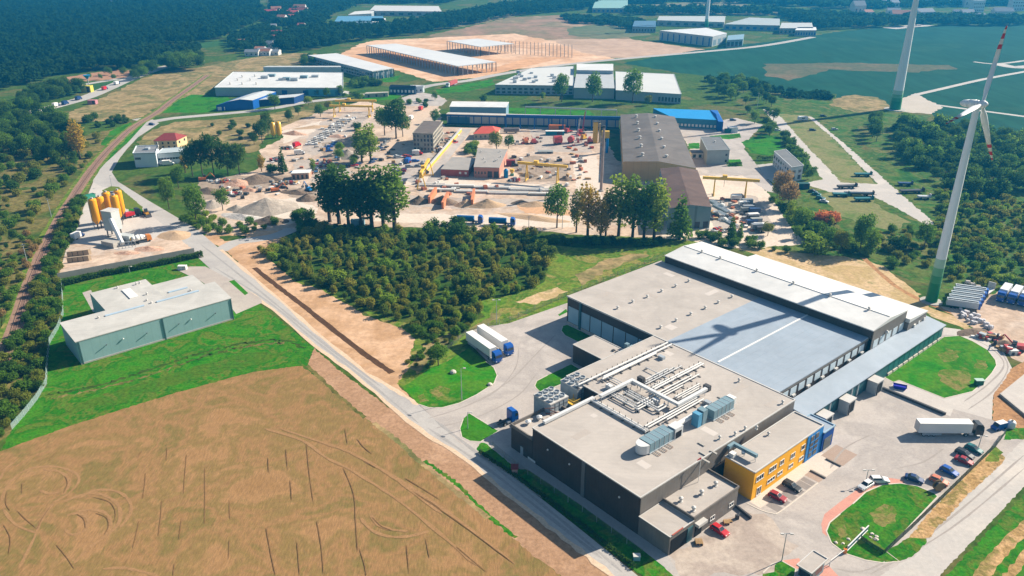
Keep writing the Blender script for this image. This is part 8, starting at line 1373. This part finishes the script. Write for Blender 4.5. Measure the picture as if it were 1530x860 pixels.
# railway rails, hedges, poles
line = smooth_line(W(RAIL), 8)
for s in (-.72, .72):
    L_, R_ = ribbon_pts(line, abs(s)*2); pts = L_ if s > 0 else R_; b = MB(); A_, B_ = ribbon_pts(pts, .12)
    for i in range(len(A_)-1): b.prism([B_[i], B_[i+1], A_[i+1], A_[i]], .0, .22)
    o = b.build('rail', C('rusty rail', (.30, .20, .15), rough=.5)); o['kind'] = 'structure'
def hedge(pts, w_, h, label, lm, n, size=.2):
    P = W(pts); v = []; seg = [(math.hypot(q[0]-p[0], q[1]-p[1]), p, q) for p, q in zip(P[:-1], P[1:])]; T_ = sum(s[0] for s in seg); out = []
    for L, p, q in seg:
        k = int(n*L/T_); f = NPR.uniform(0, 1, k); x = p[0]+(q[0]-p[0])*f; y = p[1]+(q[1]-p[1])*f; nx, ny = -(q[1]-p[1])/L, (q[0]-p[0])/L; o = NPR.uniform(-w_/2, w_/2, k); z = np.abs(NPR.beta(2, 1.2, k))*h*(1+.12*np.sin(f*L*.9)); c = np.stack([x+nx*o, y+ny*o, z], 1); nr = NPR.normal(size=(k, 3)); nr /= np.linalg.norm(nr, axis=1)[:, None]; t = np.cross(nr, NPR.normal(size=(k, 3))); t /= np.linalg.norm(t, axis=1)[:, None]; b = np.cross(nr, t); s = (size*NPR.uniform(.6, 1.5, k))[:, None]; out.append(np.stack([c-t*s, c-b*s, c+t*s, c+b*s], 1).reshape(-1, 3))
    o = bpy.data.objects.new('hedge', quads_mesh('hedge', np.vstack(out), lm)); COL.objects.link(o); tag(o, label, 'hedge')
hedge([(94, 427), (150, 413), (210, 402), (303, 383)], 2.0, 2.2, 'clipped dark hedge between slab wall and green warehouse', L_dark, 9000)
hedge([(716, 676), (770, 712), (870, 786), (950, 850)], .9, .9, 'low dark hedge along the road before the tall block', L_dark, 3500, .15)
hedge([(1108, 247), (1085, 247.5)], 1.5, 2.0, 'short dark hedge below the two storey grey block', L_dark, 700); hedge([(1130, 239), (1157, 239)], 1.5, 2.5, 'dark hedge left of the narrow white block', L_dark, 800)
def pole(px, h, label, m=None, group=None):
    p = at(*px); t = thing('utility_pole', label, 'pole', (*p, 0), group); MB().tube((*p, 0), (*p, h), .16, .10, 6).build('shaft', m or M_galv, t); MB().box(p[0]-.9, p[0]+.9, p[1]-.06, p[1]+.06, h-.6, h-.45).build('crossarm', m or M_galv, t)
for px, h, lab in (((77, 324), 9, 'pale utility pole left of the railway, upper one'), ((42, 396), 9, 'pale utility pole left of the railway, lower one'), ((840, 342), 8, 'thin pole at the sand yard edge right of the dark loose tree'), ((790, 345), 7, 'thin pole above the thicket corner'), ((1131, 163), 12, 'white pole behind the blue roof hall'), ((474, 288), 8, 'white pole left of the tall poplar row')): pole(px, h, lab)
t = thing('transformer_box', 'white box with panel beside the lawn fence of the green warehouse', 'box', (*at(273, 402), 0)); c = at(273, 402); MB().box(c[0]-1.6, c[0]+1.6, c[1]-.8, c[1]+.8, 0, 1.6).build('casing', M_white, t); MB().box(c[0]+.3, c[0]+1.3, c[1]-.86, c[1]-.8, .2, 1.4).build('door', M_galv, t)
# road traffic and far houses
for px, m, lab in (((84, 159), M_white, 'white lorry on the motorway, leftmost'), ((98, 156), P_navy, 'dark lorry on the motorway behind the leftmost white one'), ((118, 149), P_navy, 'dark lorry in the middle of the motorway'), ((157, 134), P_red, 'dark red lorry on the motorway'), ((175, 126), M_white, 'white lorry on the motorway before the small copse'), ((61, 167), M_white, 'white lorry at the left end of the motorway')): van((px[0]-4, px[1]+1), (px[0]+4, px[1]-1.5), lab, P_navy, m)
box_c((139, 155), 6, 4, 3, C('pink shed', (.45, .20, .22)), 'roadside_hut', 'small pinkish hut on the dry meadow by the motorway', 'hut'); box_c((131, 137), 8, 5, 5, C('yellow kiosk', (.55, .48, .08)), 'roadside_hut', 'small yellow kiosk beside the motorway', 'hut'); p = at(134, 134); t = thing('water_tower', 'blue topped sign tower beside the motorway', 'tower', (*p, 0)); MB().tube((*p, 0), (*p, 9), .4, n=8).build('shaft', M_galv, t); MB().tube((*p, 9), (*p, 12), .6, 3, 10).build('head', C('sign blue', (.02, .22, .42)), t)
HC = [((.55, .52, .48), (.32, .10, .08)), ((.60, .58, .54), (.20, .22, .25)), ((.62, .52, .36), (.42, .08, .08)), ((.58, .58, .58), (.35, .16, .10)), ((.48, .44, .38), (.16, .16, .17))]
def far_house(px, w_, d, h, k, label, group):
    p = at(*px); f = [(p[0]-w_/2, p[1]), (p[0]+w_/2, p[1]), (p[0]+w_/2, p[1]+d), (p[0]-w_/2, p[1]+d)]; a = R.uniform(-.3, .3); c, s = math.cos(a), math.sin(a); f = [(p[0]+(x-p[0])*c-(y-p[1])*s, p[1]+(x-p[0])*s+(y-p[1])*c) for x, y in f]; w0, r0 = HC[k]; t, r = building('house', label, 'house', f, h, C('house wall %d' % k, w0), C('house roof %d' % k, r0), 'gable', h*.5, .4, group); facade(t, f[0], f[1], h*.3, h*.65, 3, .35)
for i in range(18): far_house((R.uniform(388, 470), R.uniform(42, 78)), R.uniform(9, 14), 9, R.uniform(4, 6), i % 5, 'small house among the far trees left of the construction ground', 'houses left of the construction ground')
for i in range(9): far_house((R.uniform(400, 480), R.uniform(18, 34)), R.uniform(12, 22), 11, R.uniform(5, 9), [2, 0, 3][i % 3], 'far cream block or house among trees left of the far workshops', 'houses left of the far workshops')
for i in range(8): far_house((R.uniform(345, 420), R.uniform(66, 84)), R.uniform(10, 18), 9, R.uniform(3, 5), [1, 3][i % 2], 'far low house at the upper edge of the dry meadow', 'houses above the dry meadow')
for i in range(14): far_house((R.uniform(1260, 1535), R.uniform(6, 34)), R.uniform(14, 34), 14, R.uniform(6, 14), [1, 3, 1][i % 3], 'pale far town building in the haze at the upper right', 'far town buildings at the upper right')
for px, w_, h, lab in (((1395, 8), 20, 26, 'tall pale far tower block near the top edge, left one of two'), ((1408, 8), 26, 26, 'tall pale far tower block near the top edge, right one of two'), ((1461, 18), 18, 18, 'bright white far tower block above the dark field'), ((1522, 16), 24, 22, 'pale far tower block at the top right corner')):
    p = at(*px); f = [(p[0]-w_/2, p[1]), (p[0]+w_/2, p[1]), (p[0]+w_/2, p[1]+14), (p[0]-w_/2, p[1]+14)]; t, r = building('tower_block', lab, 'tower block', f, h, C('far block wall', (.66, .66, .64)), M_trim); [facade(t, f[0], f[1], z, z+1.6, 6, .5) for z in range(2, int(h)-2, 5)]
for i, (px, w_) in enumerate(((340, 70), (352, 64), (303, 63), (288, 72), (205, 100))[:0]): pass
for i in range(5): far_house((R.uniform(95, 200), R.uniform(3, 12)), R.uniform(30, 60), 14, 6, 1, 'pale far building in the haze at the top left', 'far buildings at the top left')
